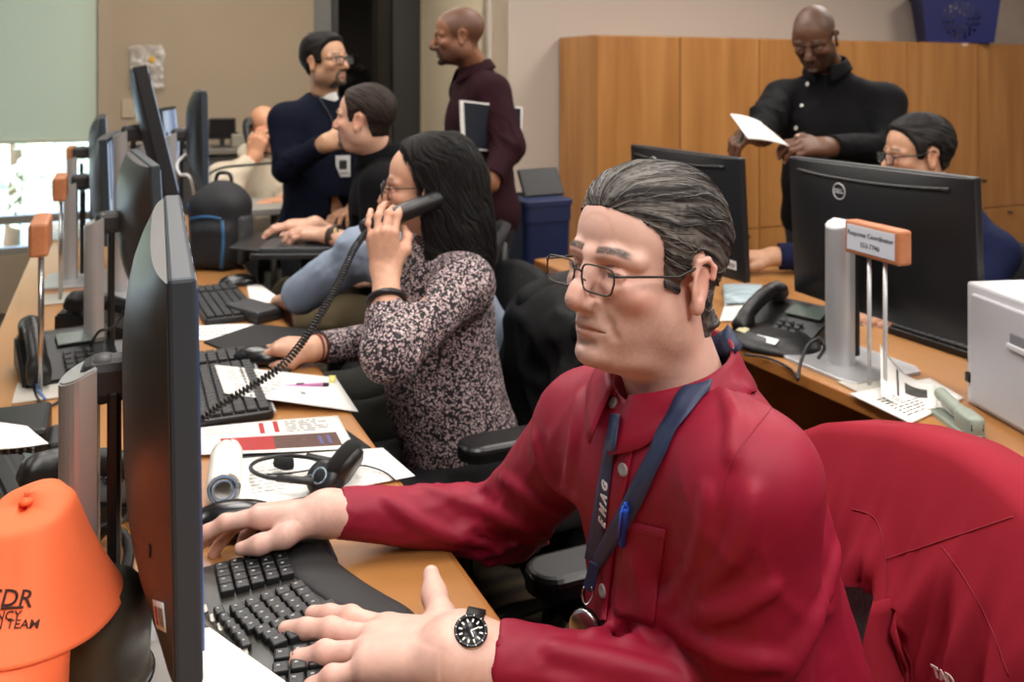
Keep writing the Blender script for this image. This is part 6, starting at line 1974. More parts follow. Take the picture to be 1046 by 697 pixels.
# receiver held by the woman, with its long coiled cord
h0, h1 = at(452, 202, 1.935), at(382, 231, 1.885)
ax = (h1 - h0).normalized(); mid = (h0 + h1) / 2
t = thing('telephone_receiver', 'black telephone receiver with a long coiled cord held by the woman', 'telephone receiver', mid)
handset(frame(ax, None, Vector((0, -.9, .3)), mid), t, L_=.20, name='receiver')
cp = [at(378, 233, 1.885), at(362, 254, 1.82), at(345, 290, 1.74), at(322, 330, 1.66), at(292, 370, 1.59), at(258, 394, 1.56), at(228, 412, 1.54), at(196, 436, 1.52), at(170, 452, 1.55)]
MB().tube(coil(cp, .0062, 90, .0019, 10), .0020, 5).build('coiled_cord', M_black, t)

# receiver of the man in the hoodie
q0, q1 = HOO_HM @ Vector((-.098, .01, .02)), HOO_HM @ Vector((-.085, -.09, -.10))
t = thing('telephone_receiver', 'black phone held to the ear of the man in the cream hoodie', 'telephone receiver', (q0 + q1) / 2)
handset(frame(q1 - q0, None, (-.8, -.6, 0), (q0 + q1) / 2), t, L_=.20, name='receiver')
MB().tube(catmull([q1, at(300, 163, 4.3), at(262, 168, 4.2), at(225, 172, 4.1), at(205, 185, 3.95)], 8), .006, 6).build('cord', M_black, t)

# --- papers on the window desk
Zp = DZT
sheet('paper', 'white paper with notes across the keyboard of the woman on the telephone', 'paper', [on(219, 373, .760), on(343, 386, .734), on(366, 421, .734), on(229, 402, .760)],
      textlines(.08, .1, .6, .55, 5, 1) + textlines(.1, .6, .45, .9, 3, 2) + [(.62, .62, .66, .7, 1)], wav=.0, mats=[M_paper, M_pale])
o = MB().grid([[tuple(on(x, y, .7372)) for x in (336, 343)] for y in (384, 391)], thick=-.0008).build('sticky_note', mat('yellow_note', '#d6cf7a', .8))
tag(o, 'small yellow sticky note at the corner of the notes paper', 'sticky note')
sheet('folder', 'black folder under the printed leaflet', 'folder', [on(214, 470), on(345, 434), on(379, 458), on(225, 488)], mats=[mat('black_card', '#1b1a1a', .6)], thick=.002, wav=0)
MB
sheet('leaflet', 'white leaflet with a dark picture strip and red headings', 'leaflet', [on(202, 438, .735), on(345, 425, .735), on(363, 459, .735), on(201, 466, .735)],
      [(.15, .50, .50, .92, 2), (.50, .50, .93, .90, 3), (.78, .58, .88, .82, 4), (.42, .06, .455, .42, 2), (.52, .04, .555, .40, 2)] + textlines(.60, .05, .93, .42, 6, 4) + textlines(.05, .10, .38, .42, 4, 5, mi=5),
      mats=[M_paper, M_ink, M_red_ink, mat('brown_picture', '#54342b', .6, var=.4, vscale=90, stretch=(1, 3, 1)), mat('violet_picture', '#55558c', .6), mat('grey_ink', '#a7a4a0', .8)], wav=.001)
sheet('paper', 'large white printed form under the headset', 'paper', [on(238, 470, .734), on(391, 458, .734), on(424, 487, .734), on(236, 522, .734)],
      textlines(.50, .18, .95, .82, 14, 6, mi=1, h=.22) + textlines(.10, .15, .4, .8, 9, 7, h=.2), mats=[M_paper, M_pale], wav=.0006, nx=20)
sheet('paper', 'blank white sheet at the far side of the mouse pad', 'paper', [on(196, 334), on(262, 331), on(250, 344), on(198, 349)], textlines(.1, .2, .8, .8, 3, 3), mats=[M_paper, M_pale])
sheet('paper', 'white sheet at the desk edge below the backpack', 'paper', [on(252, 293), on(266, 291), on(290, 308), on(256, 311)])
sheet('paper', 'white sheet of paper in front of the keyboard at the bottom edge', 'paper', [on(95, 690, .772), on(214, 643, .776), on(292, 699, .776), on(175, 760, .772)], wav=.0004, bend=lambda a, b: .010 * math.sin(a * 3.0))
sheet('paper', 'white paper lying over the black box at the picture edge', 'paper', [on(-30, 432, .80), on(28, 436, .80), on(50, 455, .795), on(-25, 462, .80)], wav=.002)
sheet('paper', 'white sheet under the third monitor stand', 'paper', [on(84, 302), on(128, 299), on(132, 318), on(82, 319)])
# pen
a, b = on(275, 397, .743), on(336, 393, .741)
t = thing('pen', 'pink highlighter pen lying on the notes paper', 'pen', (a + b) / 2)
MB().tube([a.lerp(b, .06), a.lerp(b, .14), a.lerp(b, .9)], [.003, .0055, .0052], 10).build('barrel', mat('pink_plastic', '#c67fb4', .4), t)
MB().tube([a, a.lerp(b, .07)], [.0022, .0032], 8).build('tip', M_ink, t); MB().tube([a.lerp(b, .9), b], [.0053, .004], 10).build('end_cap', M_ink, t)
MB().tube([a.lerp(b, .45) + Vector((0, 0, .0055)), a.lerp(b, .58) + Vector((0, 0, .0055))], .0022, 6).build('clip', M_ink, t)
# rolled sheaf
t = thing('paper_roll', 'rolled-up white paper tube with blue rings at its end, beside the headset', 'paper roll', on(230, 485))
c0, c1 = on(228, 501, .757), on(231, 464, .757); ax = (c1 - c0).normalized(); e2 = Vector((0, 0, 1)); e1 = ax.cross(e2).normalized()
P = []
for k in np.linspace(0, 1, 90):
    a = k * 2 * math.pi * 3.2; r = .010 + .0165 * k ** .5
    d = e1 * math.cos(a) + e2 * math.sin(a); P.append([tuple(c0.lerp(c1, q) + d * r * (1 + .02 * math.sin(9 * a))) for q in np.linspace(0, 1, 6)])
MB().grid(P, thick=.0006).build('roll', M_paper, t)
MB().tube([c0 + (e1 * math.cos(a) + e2 * math.sin(a)) * .021 - ax * .0006 for a in np.linspace(0, 6.28, 26)], .0013, 6).tube([c0 + (e1 * math.cos(a) + e2 * math.sin(a)) * .0145 - ax * .0006 for a in np.linspace(0, 6.28, 26)], .0012, 6).build('blue_rings', mat('pale_blue_ink', '#6f8fb3', .7), t)

# --- headset
def headset():
    t = thing('headset', 'black call-centre headset with two ear cups lying on the printed form', 'headset', on(330, 488))
    c1, c2 = on(331, 489, .758), on(352, 477, .765)
    M1 = frame(None, None, (-.35, -.75, .62), c1); M2 = frame(None, None, (-.8, .25, .5), c2)
    prof = [(0, -.016), (.020, -.016), (.026, -.010), (.027, .004), (.024, .012), (.016, .015), (0, .016)]
    a = MB().lathe(prof, 28, M=M1).build('ear_cup', M_black, t); MB().lathe([(.020, .010), (.026, .004), (.030, -.006), (.028, -.016), (.020, -.02)], 28, M=M1).build('cushion', mat('black_foam', '#121212', .95, bump=.4, bscale=500), a)
    MB().lathe([(.0095, .015), (.0115, .0175), (.0135, .015)], 24, M=M1).build('silver_ring', mat('bright_ring', '#9fb0c0', .25, metal=.7), a)
    a = MB().lathe(prof, 28, M=M2).build('ear_cup', M_black, t); MB().lathe([(.018, .016), (.026, .02), (.031, .012), (.030, .0), (.022, -.006)], 28, M=M2).build('cushion', MATS['black_foam'], a)
    band = catmull([c1 + Vector((-.01, 0, .008)), on(305, 490, .760), on(280, 489, .757), on(262, 484, .757), on(256, 477, .758), on(266, 470, .758), on(290, 466, .760), on(318, 468, .764), c2 + Vector((-.012, .0, .004))], 8)
    MB().tube(band, [.0035] * len(band), 8).build('headband', M_black, t)
    for (x0, y0, x1, y1) in ((283, 489, 320, 492), (314, 466, 342, 472)):
        MB().tube([on(x0, y0, .760), on(x1, y1, .762)], [.0055, .0062], 8).build('slider', M_dark, t)
    MB().tube(catmull([on(283, 471, .757), on(291, 474, .757), on(300, 473, .757)], 5), [.006] + [.0105] * 9 + [.006], 10).build('pad', MATS['black_foam'], t)
    MB().tube(catmull([c2, on(372, 476, .742), on(392, 482, .740), on(405, 492, .738)], 6), .0016, 6).build('cable', M_black, t)
    MB().tube(catmull([on(272, 485, .745), on(300, 483, .742), on(330, 478, .75)], 6), .0015, 6).build('boom', M_black, t)
headset()

# --- orange cap on a small black speaker
def cap():
    col = mat('orange_cotton', '#ff7646', .75, bump=.15, bscale=900, bdist=.0005)
    c = Vector((-.478, .868, .880))
    ff = Vector((-.16, -.98, 0)).normalized(); ll = Vector((0, 0, 1)).cross(ff)
    t = thing('baseball_cap', 'bright orange baseball cap with black lettering, lying at the picture edge', 'cap', c)
    n, m_ = 72, 36; P = []
    for i in range(n):
        a = 2 * math.pi * i / n; ca, sa = math.cos(a), math.sin(a)
        row = []
        for q in np.linspace(0, 1, m_):
            el = q * math.pi / 2
            tq = q / .86
            rr = (1 - .56 * tq - .06 * math.sin(tq * 3.1)) if tq < 1 else .44 * math.cos((tq - 1) / (1 / .86 - 1) * math.pi / 2)
            z = .099 * min(tq, 1) * (1 - .10 * max(tq - .8, 0)) + (.006 * math.sin((tq - 1) / (1 / .86 - 1) * math.pi / 2) if tq > 1 else 0)
            z += -.010 * ca * min(tq, 1)
            x_ = .100 * ca * rr; y_ = .088 * sa * rr
            # six panels and soft dents
            d = .0022 * abs(math.sin(3 * (a + .52))) * math.sin(el * 2) + .006 * float(vnoise(np.array([[ca * 1.8 + 3, sa * 1.8, z * 18]]))[0]) * math.sin(el * 1.6 + .3)
            if ca > .2: z += .006 * (ca - .2)
            dip = .008 * sa * sa * (1 - q)
            p = c + ff * (x_ + d * ca - .006 * q) + ll * (y_ + d * sa) + Vector((0, 0, z - dip))
            row.append(tuple(p))
        P.append(row)
    P = np.array(P)
    for _ in range(3):
        P[:, 1:-1] = (P[:, :-2] + 2 * P[:, 1:-1] + P[:, 2:]) / 4
    cr = MB().grid(P, thick=.0022, close_u=True).build('crown', col, t)
    P = []
    for s in np.linspace(-1, 1, 27):
        a = s * 1.12; base = c + ff * (.100 * math.cos(a)) + ll * (.088 * math.sin(a)); row = []
        for q in np.linspace(0, 1, 12):
            L_ = .085 * (1 - abs(s) ** 3.2) + .006
            p = base + ff * (L_ * q - .006) + Vector((0, 0, .003 + .006 * max(math.cos(a) - .2, 0) - .008 * math.sin(a) ** 2 - .030 * q * abs(s) ** 1.8 - .055 * q))
            row.append(tuple(p))
        P.append(row)
    MB().grid(P, thick=-.0028).build('brim', col, t)
    MB().lathe([(.0, .006), (.006, .004), (.007, 0), (0, 0)], 14, M=Matrix.Translation(c - ff * .006 + Vector((0, 0, .1015)))).build('top_button', col, t)
    bv = bvh_of(cr); tx = MB()
    ink = mat('black_thread', '#3a1c14', .8)
    def arc_text(txt, px, py, size, slope, spacing=1.0):
        q, nrm = hit(px, py, bv, .0008)
        if q is None: return
        e = 8
        q2, _ = hit(px + e, py + e * slope, bv, .0008)
        M = frame((q2 - q), None, nrm, q)
        Vt, Ft = text_mesh(txt, size, M, bold=size * .012, extrude=.0002, spacing=spacing)
        Vn = []
        for v in Vt:
            o_, nn, _, _ = bv.ray_cast(Vector(v) + nrm * .02, -nrm)
            Vn.append(tuple(o_ + nrm * .0012) if o_ else tuple(v))
        tx.raw(Vn, Ft, smooth=False)
    arc_text('ATSDR', -3, 612, .0195, .02); arc_text('EMERGENCY', -14, 630, .0100, -.02); arc_text('OPERATION TEAM', -14, 640, .0100, -.06)
    rb = []
    for x in np.linspace(1, 24, 12):
        q, nrm = hit(x, 622 - .06 * x, bv, .0012)
        if q: rb.append(q)
    if len(rb) > 3: tx.tube(rb, .0011, 5)
    tx.build('lettering', ink, cr)
cap()
t = thing('desk_speaker', 'round black desk speaker under the orange cap', 'speaker', (-.428, .915, DZT))
MB().lathe([(.0, .0), (.052, .0), (.056, .006), (.056, .055), (.052, .062), (.050, .064), (.052, .070), (.054, .110), (.050, .135), (.040, .148), (0, .150)], 40).build('body', mat('olive_black_plastic', '#35322a', .35), t, world=False)
MB().lathe([(.0565, .008), (.0585, .014), (.0585, .050), (.0565, .056)], 40).build('gloss_band', M_blackg, t, world=False)

# --- black speakerphone box at the left edge
p = on(2, 478)
t = thing('conference_box', 'black box with a pierced grille under the paper at the picture edge', 'speaker', (p.x, p.y + .05, DZT), ANG)
MB().box((0, 0, .034), (.10, .15, .066), bev=.008).build('body', M_black, t, world=False)
gr = MB()
for i in range(5):
    for j in range(7): gr.lathe([(0, 0), (.0026, 0), (.0026, .0008), (0, .0008)], 8, M=Matrix.Translation((-.02 + i * .012, -.0755, .012 + j * .006)) @ Matrix.Rotation(math.pi / 2, 4, 'X'))
gr.build('grille', mat('grille_grey', '#77777a', .5), t, world=False)
MB().box((.075, -.02, .02), (.05, .09, .036), bev=.006).build('side_unit', M_dark, t, world=False)

# --- loose cables behind the monitors
def cable(label, pts, r=.003, m=None, name='cable'):
    o = MB().tube(catmull(pts, 8), r, 7).build(name, m or M_black); c = Vector(pts[0]); o.data.transform(Matrix.Translation(-c)); o.location = c
    return tag(o, label, 'cable')
cable('blue network cable looping beside the nearest name block', [on(46, 408, .734), on(38, 395, .745), on(31, 372, .77), on(32, 352, .78), on(40, 343, .78), on(46, 352, .76), on(48, 372, .735)], .0032, mat('blue_cable', '#5571a8', .45))
cable('black cable curling behind the nearest name block stand', [on(34, 380, .734), on(36, 402, .735), on(46, 414, .735), on(60, 410, .735), on(72, 390, .735)], .0028)
cable('black cable hanging beside the second monitor stand', [at(126, 318, 2.0), at(116, 334, 1.95), at(100, 340, 1.95), on(88, 362), on(78, 372)], .0035)
cable('white cable looping down from the black monitor by the backpack', [at(205, 155, 3.55), at(190, 158, 3.5), at(181, 168, 3.45), at(184, 178, 3.42), at(196, 186, 3.4), on(203, 246, .735)], .006, M_white)
cable('black cable bundle in front of the big monitor stand', [on(100, 552, .735), on(108, 544, .75), on(122, 535, .76), on(132, 522, .75), on(128, 500, .735)], .004)
MBc = MB().tube(coil([on(92, 546, .745), on(108, 540, .752), on(124, 546, .75), on(132, 562, .745), on(128, 585, .742)], .006, 40, .0018, 10), .0019, 5)
o = MBc.build('coiled_cord', M_black); tag(o, 'black coiled phone cord behind the orange cap', 'cable')

# --- black case and backpack farther along
a = on(255, 328)
t = thing('case', 'flat black case lying on the desk behind the mouse pad', 'case', (a.x, a.y + .04, DZT), ANG + .45)
MB().box((0, 0, .018), (.09, .16, .034), bev=.01).build('shell', M_dark, t, world=False); MB().box((0, 0, .018), (.094, .163, .003), bev=.001).build('zip_line', M_black, t, world=False)

def backpack():
    p = on(217, 277)
    t = thing('backpack', 'black and grey backpack with blue trim standing on the window desk', 'backpack', (p.x, p.y + .08, DZT), -.12)
    f = Field((-.14, -.14, -.01), (.14, .14, .36), .007)
    f.rbox((0, 0, .125), (.098, .075, .135), .05, 0); f.ell((0, .01, .22), (.092, .07, .085), .04); f.rbox((0, -.065, .085), (.075, .035, .08), .03, .02)
    f.disp(lambda P: .004 * vnoise(P * 18)); f.half((0, 0, .003), (0, 0, -1))
    V, Q = f.mesh(); MB().raw(relax(V, Q, 2), Q).build('bag', mat('black_nylon_bag', '#161619', .75, bump=.3, bscale=600), t, world=False)
    bl = mat('blue_trim', '#27567c', .6)
    bv = bvh_of([c for c in t.children][0]); tr = MB()
    for pl, w_ in (([(194, 224), (205, 222), (215, 222), (226, 224)], .006), ([(227, 226), (228, 245), (227, 262), (226, 274)], .007), ([(193, 208), (190, 220), (188, 234)], .005)):
        pp = []
        for q in catmull([(x, y, 0) for x, y in pl], 8):
            h_, n_ = hit(q.x, q.y, bv, .0)
            if h_: pp.append(h_)
        if len(pp) > 3: tr.tube(pp, w_, 6)
    tr.build('blue_trim', bl, t)
    MB().box((.095, -.005, .10), (.03, .10, .17), bev=.012).build('side_pocket', mat('grey_nylon', '#3d3f42', .8), t, world=False)
    MB().tube(catmull([(-.03, .03, .295), (-.02, .03, .325), (.02, .03, .325), (.03, .03, .295)], 5), .007, 8).build('top_loop', M_black, t, world=False)
backpack()

# --- laptop on its stand in front of the man in the polo
p = (Vector(POL['wr'][0]) + Vector(POL['wr'][1])) / 2
LZ = min(POL['wr'][0][2], POL['wr'][1][2]) - .045
t = thing('laptop_table', 'small black laptop table standing beside the window desk', 'table', (p.x - .06, p.y, 0), .05)
MB().prism(rshape(.30, .36, .03), LZ - .018, LZ - .002, bev=.004).build('top', M_black, t, world=False)
MB().tube([(0, 0, .03), (0, 0, LZ - .016)], .018, 12).build('post', M_black, t, world=False)
MB().prism(rshape(.34, .36, .05), 0.0, .025, bev=.008).build('base', M_black, t, world=False)
t = thing('laptop', 'black laptop under the hands of the man in the black polo', 'laptop', (p.x - .06, p.y, LZ - .002), .05)
MB().prism(rshape(.24, .32, .012), .0, .016, bev=.003).build('base', mat('grey_laptop', '#3a3b3d', .4), t, world=False)
k = MB()
for i in range(5):
    for j in range(13): k.box((-.06 + i * .022, -.13 + j * .0215, .017), (.018, .018, .003), bev=.001, seg=1)
k.build('keys', M_key, t, world=False)
MB().box((-.155, 0, .008), (.12, .30, .008), rot=(0, .12, 0), bev=.003).build('lid', M_black, t, world=False)

# --- machines on the credenza, wall things
def cz(px, v=5.72): # point on the credenza top seen in column px
    k_ = (px - 523) / F_PX; u = (SA * v + k_ * CA * v) / (CA - k_ * SA); return DF(u, v, .97)
p = cz(147)
t = thing('printer', 'low grey printer on the credenza near the window', 'printer', p, ANG)
MB().box((0, 0, .035), (.22, .22, .07), bev=.012).build('body', mat('printer_grey', '#8a8276', .5), t, world=False); MB().box((0, -.112, .03), (.16, .01, .014), bev=.002).build('paper_slot', M_black, t, world=False)
MB().box((0, .02, .072), (.18, .14, .008), bev=.003).build('lid', mat('printer_lid', '#9a9286', .5), t, world=False)
p = cz(227)
t = thing('small_monitor', 'small black screen on the credenza behind the cream hoodie', 'monitor', p, ANG)
MB().box((0, 0, .115), (.16, .03, .13), bev=.006).build('screen_case', M_black, t, world=False); MB().box((0, 0, .03), (.03, .025, .06), bev=.004).build('neck', M_black, t, world=False); MB().box((0, 0, .004), (.12, .09, .008), bev=.003).build('foot', M_black, t, world=False)
MB().box((0, -.0158, .116), (.14, .002, .11)).build('screen', M_blackg, t, world=False)
p = cz(245)
t = thing('radio_charger', 'metal desk charger with dark sockets on the credenza', 'charger', p, ANG)
MB().box((0, 0, .04), (.11, .09, .08), bev=.006).build('body', mat('pale_metal', '#9a9484', .4, metal=.5), t, world=False)
for x in (-.025, .025): MB().box((x, -.012, .083), (.03, .04, .012), bev=.003).build('socket', M_black, t, world=False)
p = cz(192)
t = thing('label_printer', 'black machine with a pale slot on the credenza beside the black monitor', 'printer', p, ANG)
MB().box((0, 0, .055), (.17, .16, .11), bev=.012).build('body', M_black, t, world=False); MB().box((.02, -.081, .04), (.08, .006, .012), bev=.002).build('slot', M_white, t, world=False)
def wallp(px, py, v=V1 - .003):
    k_ = (px - 523) / F_PX; u = (SA * v + k_ * CA * v) / (CA - k_ * SA); q = DF(u, v); return at(px, py, q.y)
p = wallp(131, 111)
t = thing('wall_plate', 'beige switch plate on the wall beside the window', 'switch', p, ANG)
MB().box((0, -.004, 0), (.075, .008, .115), bev=.003).build('plate', mat('beige_plate', '#ad9b82', .5), t, world=False); MB().box((0, -.010, 0), (.012, .006, .024), bev=.002).build('toggle', MATS['beige_plate'], t, world=False)
def plastic_bag():
    t = thing('plastic_bag', 'crumpled clear plastic bag hanging on the beige wall', 'bag', wallp(150, 68), ANG)
    m = mat('clear_plastic', '#d6d0c8', .12, alpha=.38, spec=.9)
    P = []
    for x in np.linspace(-.10, .10, 24):
        row = []
        for z in np.linspace(-.14, .13, 30):
            n = vnoise(np.array([[x * 22, z * 16, 1.0]]))[0]; n2 = vnoise(np.array([[x * 45, z * 40, 5.0]]))[0]
            row.append((x * (1 + .15 * z / .13 * n), -.026 - .018 * n - .010 * n2 - .012 * (1 - (x / .1) ** 2), z + .01 * n2))
        P.append(row)
    MB().grid(P, thick=.0008).build('film', m, t, world=False)
    MB().tube([(0, -.001, .125), (0, -.03, .125)], .003, 8).build('hook', M_steel, t, world=False)
    o = thing('toy_figure', 'tiny yellow trinket showing in the bag on the wall', 'ornament', wallp(155, 61, V1 - .035), ANG)
    f = Field((-.04, -.03, -.03), (.04, .03, .04), .003); f.ell((0, 0, -.006), (.018, .012, .018), 0); f.ell((0, -.002, .014), (.012, .010, .011), .006); f.ell((.014, 0, 0), (.010, .008, .012), .006); f.ell((-.014, 0, 0), (.010, .008, .012), .006)
    V, Q = f.mesh(); MB().raw(V, Q).build('body', mat('trinket_yellow', '#c89a3a', .5), o, world=False)
plastic_bag()

# --- blue basket on the cabinets
def basket():
    t = thing('basket', 'dark blue perforated plastic basket on top of the wooden cabinets', 'basket', DF(5.56, 4.53, CB_H), math.radians(-12))
    m = mat('navy_plastic', '#141c5c', .45)
    b0, b1, H = (.44, .28), (.52, .34), .34
    mb = MB()
    def wall(axis, sgn):
        # wall panel with round holes: grid of cells, holes by removing cells inside a ring pattern
        nx, nz = 46, 34; P = []
        for i in range(nx + 1):
            row = []
            for j in range(nz + 1):
                s = -1 + 2 * i / nx; z = j / nz
                hx = (b0[0] + (b1[0] - b0[0]) * z) / 2; hy = (b0[1] + (b1[1] - b0[1]) * z) / 2
                row.append((s * hx, sgn * hy, z * H) if axis == 0 else (sgn * hx, s * hy, z * H))
            P.append(row)
        P = np.array(P); V = P.reshape(-1, 3); Fc = []; b = nz + 1
        for i in range(nx):
            for j in range(nz):
                s = (-1 + 2 * (i + .5) / nx) * (.26 if axis == 0 else .17); z = (j + .5) / nz * H - .16
                r = math.hypot(s, z); a = math.atan2(z, s)
                hole = False
                for R, kk in ((.055, 8), (.090, 14), (.122, 18)):
                    if abs(r - R) < .0105 and (a / (2 * math.pi) * kk) % 1 < .58: hole = True
                if not hole: Fc.append((i * b + j, (i + 1) * b + j, (i + 1) * b + j + 1, i * b + j + 1))
        mb.raw(V, Fc, smooth=False)
        nrm = np.array((0, -sgn * .004, 0)) if axis == 0 else np.array((-sgn * .004, 0, 0))
        mb.raw(V + nrm, [f[::-1] for f in Fc], smooth=False)
    for ax_, sg in ((0, -1), (0, 1), (1, -1), (1, 1)): wall(ax_, sg)
    mb.box((0, 0, .003), (b0[0], b0[1], .005)); mb.build('shell', m, t, world=False, recalc=False)
    r = MB(); ring = [(x, y, H) for x, y in rshape(b1[0] + .02, b1[1] + .02, .03)]; r.tube(ring + [ring[0]], .012, 8, caps=False); r.build('rim', m, t, world=False)
basket()
o = MB().box((0, 0, 0), (.05, .002, .012)).build('label', M_white); o.location = DF(5.45, CB_V - .0015, CB_H - .015); o.rotation_euler = (0, 0, ANG); tag(o, 'tiny white label at the top edge of the cabinet under the basket', 'label')

# --- blue recycling bin
def bin_():
    t = thing('recycling_bin', 'dark blue plastic bin standing by the wall at the end of the wooden cabinets', 'bin', DF(1.665, 3.42, 0), ANG + .0)
    m = mat('bin_blue', '#16244a', .5)
    P = []
    for i, (s, z) in enumerate([(.80, 0), (.80, .02), (.96, .80), (1.0, .80), (1.0, .86), (.97, .865)]):
        P.append([(x * s, y * s, z) for x, y in rshape(.22, .24, .03)] + [(rshape(.22, .24, .03)[0][0] * s, rshape(.22, .24, .03)[0][1] * s, z)])
    MB().grid(P, thick=.004, smooth=False).build('body', m, t, world=False)
    MB().prism(rshape(.235, .255, .03), .865, .89, bev=.006).build('lid', m, t, world=False)
    t2 = thing('tablet_stand', 'black tilted screen lying on the blue bin', 'screen', DF(1.70, 3.45, .89), ANG + .1)
    MB().box((0, 0, .055), (.20, .02, .13), rot=(-.5, 0, 0), bev=.006).build('screen', M_black, t2, world=False); MB().box((0, .02, .006), (.16, .10, .012), bev=.004).build('foot', M_black, t2, world=False)
bin_()

# --- right desk: file box, stapler, papers, mask, keyboard cable
def file_box():
    p = on(983, 411); q = on(1046, 447)
    d = (q - p).normalized(); d.z = 0; nrm = Vector((-d.y, d.x, 0)); W = .34
    yaw = math.atan2(d.y, d.x); c = p + d * W / 2 + nrm * .13
    H = .25
    t = thing('file_box', 'pale grey metal file box with a slot handle at the right picture edge', 'file box', (c.x, c.y, DZT), yaw)
    m = mat('pale_grey_metal', '#c2c2c6', .4)
    MB().box((0, .004, H / 2), (W, .25, H), bev=.006).build('case', m, t, world=False)
    f = MB().box((.008, -.124, H / 2 - .004), (W - .035, .014, H - .03), bev=.004).build('drawer_front', mat('pale_grey_front', '#b6b6bb', .4), t, world=False)
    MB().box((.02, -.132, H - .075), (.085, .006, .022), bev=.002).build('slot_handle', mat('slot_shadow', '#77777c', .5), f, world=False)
    MB().box((.02, -.134, H - .090), (.095, .010, .012), bev=.003).build('lip', m, f, world=False)
    MB().box((-W / 2 + .010, -.118, .055), (.014, .02, .02), bev=.003).build('latch', M_black, t, world=False)
file_box()
def stapler():
    a, b = on(957, 420), on(1000, 452)
    d = (b - a); d.z = 0; yaw = math.atan2(d.y, d.x)
    t = thing('stapler', 'grey-green stapler lying in front of the pale file box', 'stapler', (a + b) / 2, yaw)
    m = mat('grey_green_metal', '#8f988c', .4)
    MB().prism(rshape(.145, .042, .018), .0, .010, bev=.003).build('base', m, t, world=False)
    f = Field((-.08, -.03, 0), (.09, .03, .07), .003); f.cap((-.06, 0, .040), (.06, 0, .026), .013, .013, 0); f.rbox((.045, 0, .024), (.026, .017, .018), .006, .008)
    V, Q = f.mesh(); MB().raw(relax(V, Q, 1), Q).build('top_arm', m, t, world=False)
    MB().box((-.0, 0, .020), (.10, .012, .006), rot=(0, .10, 0), bev=.001).build('magazine', M_steel, t, world=False)
    MB().box((.071, 0, .024), (.002, .024, .012), bev=.0005).build('jaw', M_ink, t, world=False)
stapler()
rp = lambda x, y, z=.732: on(x, y, z)
sheet('paper', 'stack of white printed sheets under the curled page beside the stapler', 'paper', [rp(868, 404), rp(950, 388), rp(984, 408), rp(930, 434)], textlines(.1, .3, .6, .9, 8, 11), thick=.004, wav=.0004)
sheet('paper', 'top white page curling upright against the sign post, with a black arc and picture', 'paper', [rp(899, 352, .80), rp(955, 392, .742), rp(957, 417, .742), rp(900, 404, .750)],
      [(.30, .10, .34, .80, 1), (.45, .30, .85, .62, 2)] + textlines(.2, .84, .5, .95, 2, 12), mats=[M_paper, M_ink, mat('grey_picture', '#4c4844', .7, var=.5, vscale=60)], bend=lambda a, b: -.026 * math.sin(math.pi * a) * (1 - .5 * b), wav=0)
sheet('paper', 'white sheets on the desk behind the ear of the man in red', 'paper', [rp(742, 306), rp(785, 309), rp(780, 326), rp(735, 329)])
sheet('face_mask', 'pale blue pleated face mask on the desk behind the man in red', 'face mask', [rp(738, 291, .742), rp(778, 291, .745), rp(780, 308, .742), rp(740, 311, .742)], [(.05, .3, .95, .34, 1), (.05, .52, .95, .56, 1), (.05, .72, .95, .76, 1)],
      mats=[mat('mask_blue', '#a9b9bf', .8), mat('mask_pleat', '#91a3aa', .8)], bend=lambda a, b: .014 * math.sin(math.pi * a) * math.sin(math.pi * b))
sheet('paper', 'yellow note sheet on the desk behind the phone on the right', 'paper', [rp(822, 312), rp(846, 316), rp(850, 328), rp(828, 326)], mats=[mat('yellow_sheet', '#cfc25a', .8)])
sheet('paper', 'colourful printed sheet behind the column of the wide monitor', 'paper', [rp(872, 318), rp(915, 322), rp(912, 336), rp(866, 330)], [(.1, .2, .5, .6, 1), (.55, .3, .9, .8, 2)], mats=[M_paper, M_red_ink, mat('yellow_sheet', '#cfc25a', .8)])
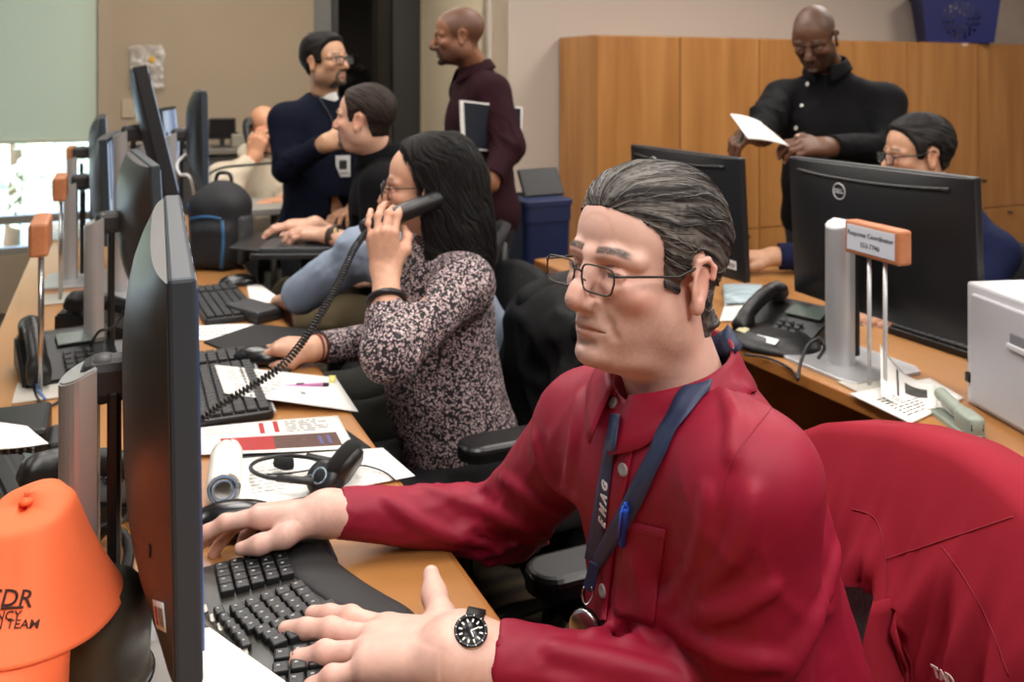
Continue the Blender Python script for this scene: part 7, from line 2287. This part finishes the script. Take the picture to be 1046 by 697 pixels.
cable('black cable looping beside the right monitor stand', [on(815, 388, .734), on(818, 370, .76), on(826, 352, .79), on(838, 346, .80), on(842, 356, .78), on(836, 366, .75)], .004)
cable('black cable running along the desk edge past the stapler', [on(1000, 446, .734), on(1020, 456, .734), on(1046, 470, .734), on(1080, 486, .734)], .003)
cable('black cable on the desk in front of the right telephone', [on(760, 362, .734), on(785, 366, .734), on(806, 376, .734), on(815, 388, .734)], .003)

# --- things held or hung on people
def held_paper():
    t = sheet('paper', 'white sheets held up by the man in the black button shirt', 'paper', [A3(746, 117, 3.13), A3(776, 125, 3.17), A3(806, 150, 3.05), A3(764, 142, 2.99)], thick=.003, bend=lambda a, b: .006 * math.sin(a * 3), wav=0)
held_paper()
a, b = Vector(A3(752, 152, 3.06)), Vector(A3(760, 136, 3.08)); t = thing('pen', 'dark pen held in the hand of the man reading a paper', 'pen', a)
MB().tube([a, a.lerp(b, .1), b], [.002, .005, .005], 8).build('barrel', M_black, t); MB().tube([a.lerp(b, .6) + Vector((.006, -.003, 0)), b + Vector((.006, -.003, 0))], .0018, 6).build('clip', M_steel, t)
# binder under the arm of the man in maroon
t = thing('binder', 'dark navy binder with white page edges under the arm of the man in maroon', 'binder', A3(500, 130, 3.32))
M_bind = mat('navy_binder', '#141a26', .45)
A_, B_, C_, D_ = [Vector(A3(x, y, Y)) for x, y, Y in ((471, 103, 3.24), (532, 110, 3.36), (531, 156, 3.36), (473, 152, 3.24))]
nrm = (B_ - A_).cross(D_ - A_).normalized()
def slab(mb, off0, off1, ins):
    c = (A_ + B_ + C_ + D_) / 4; q = [p_ + (c - p_).normalized() * ins for p_ in (A_, B_, C_, D_)]
    V = [tuple(p_ + nrm * off0) for p_ in q] + [tuple(p_ + nrm * off1) for p_ in q]
    return mb.raw(V, [(0, 1, 2, 3), (7, 6, 5, 4), (0, 4, 5, 1), (1, 5, 6, 2), (2, 6, 7, 3), (3, 7, 4, 0)], smooth=False)
slab(MB(), -.012, -.009, .008).build('cover', M_bind, t); slab(MB(), .009, .012, .0).build('cover', M_bind, t); slab(MB(), -.0088, .0088, -.004).build('pages', M_paper, t)
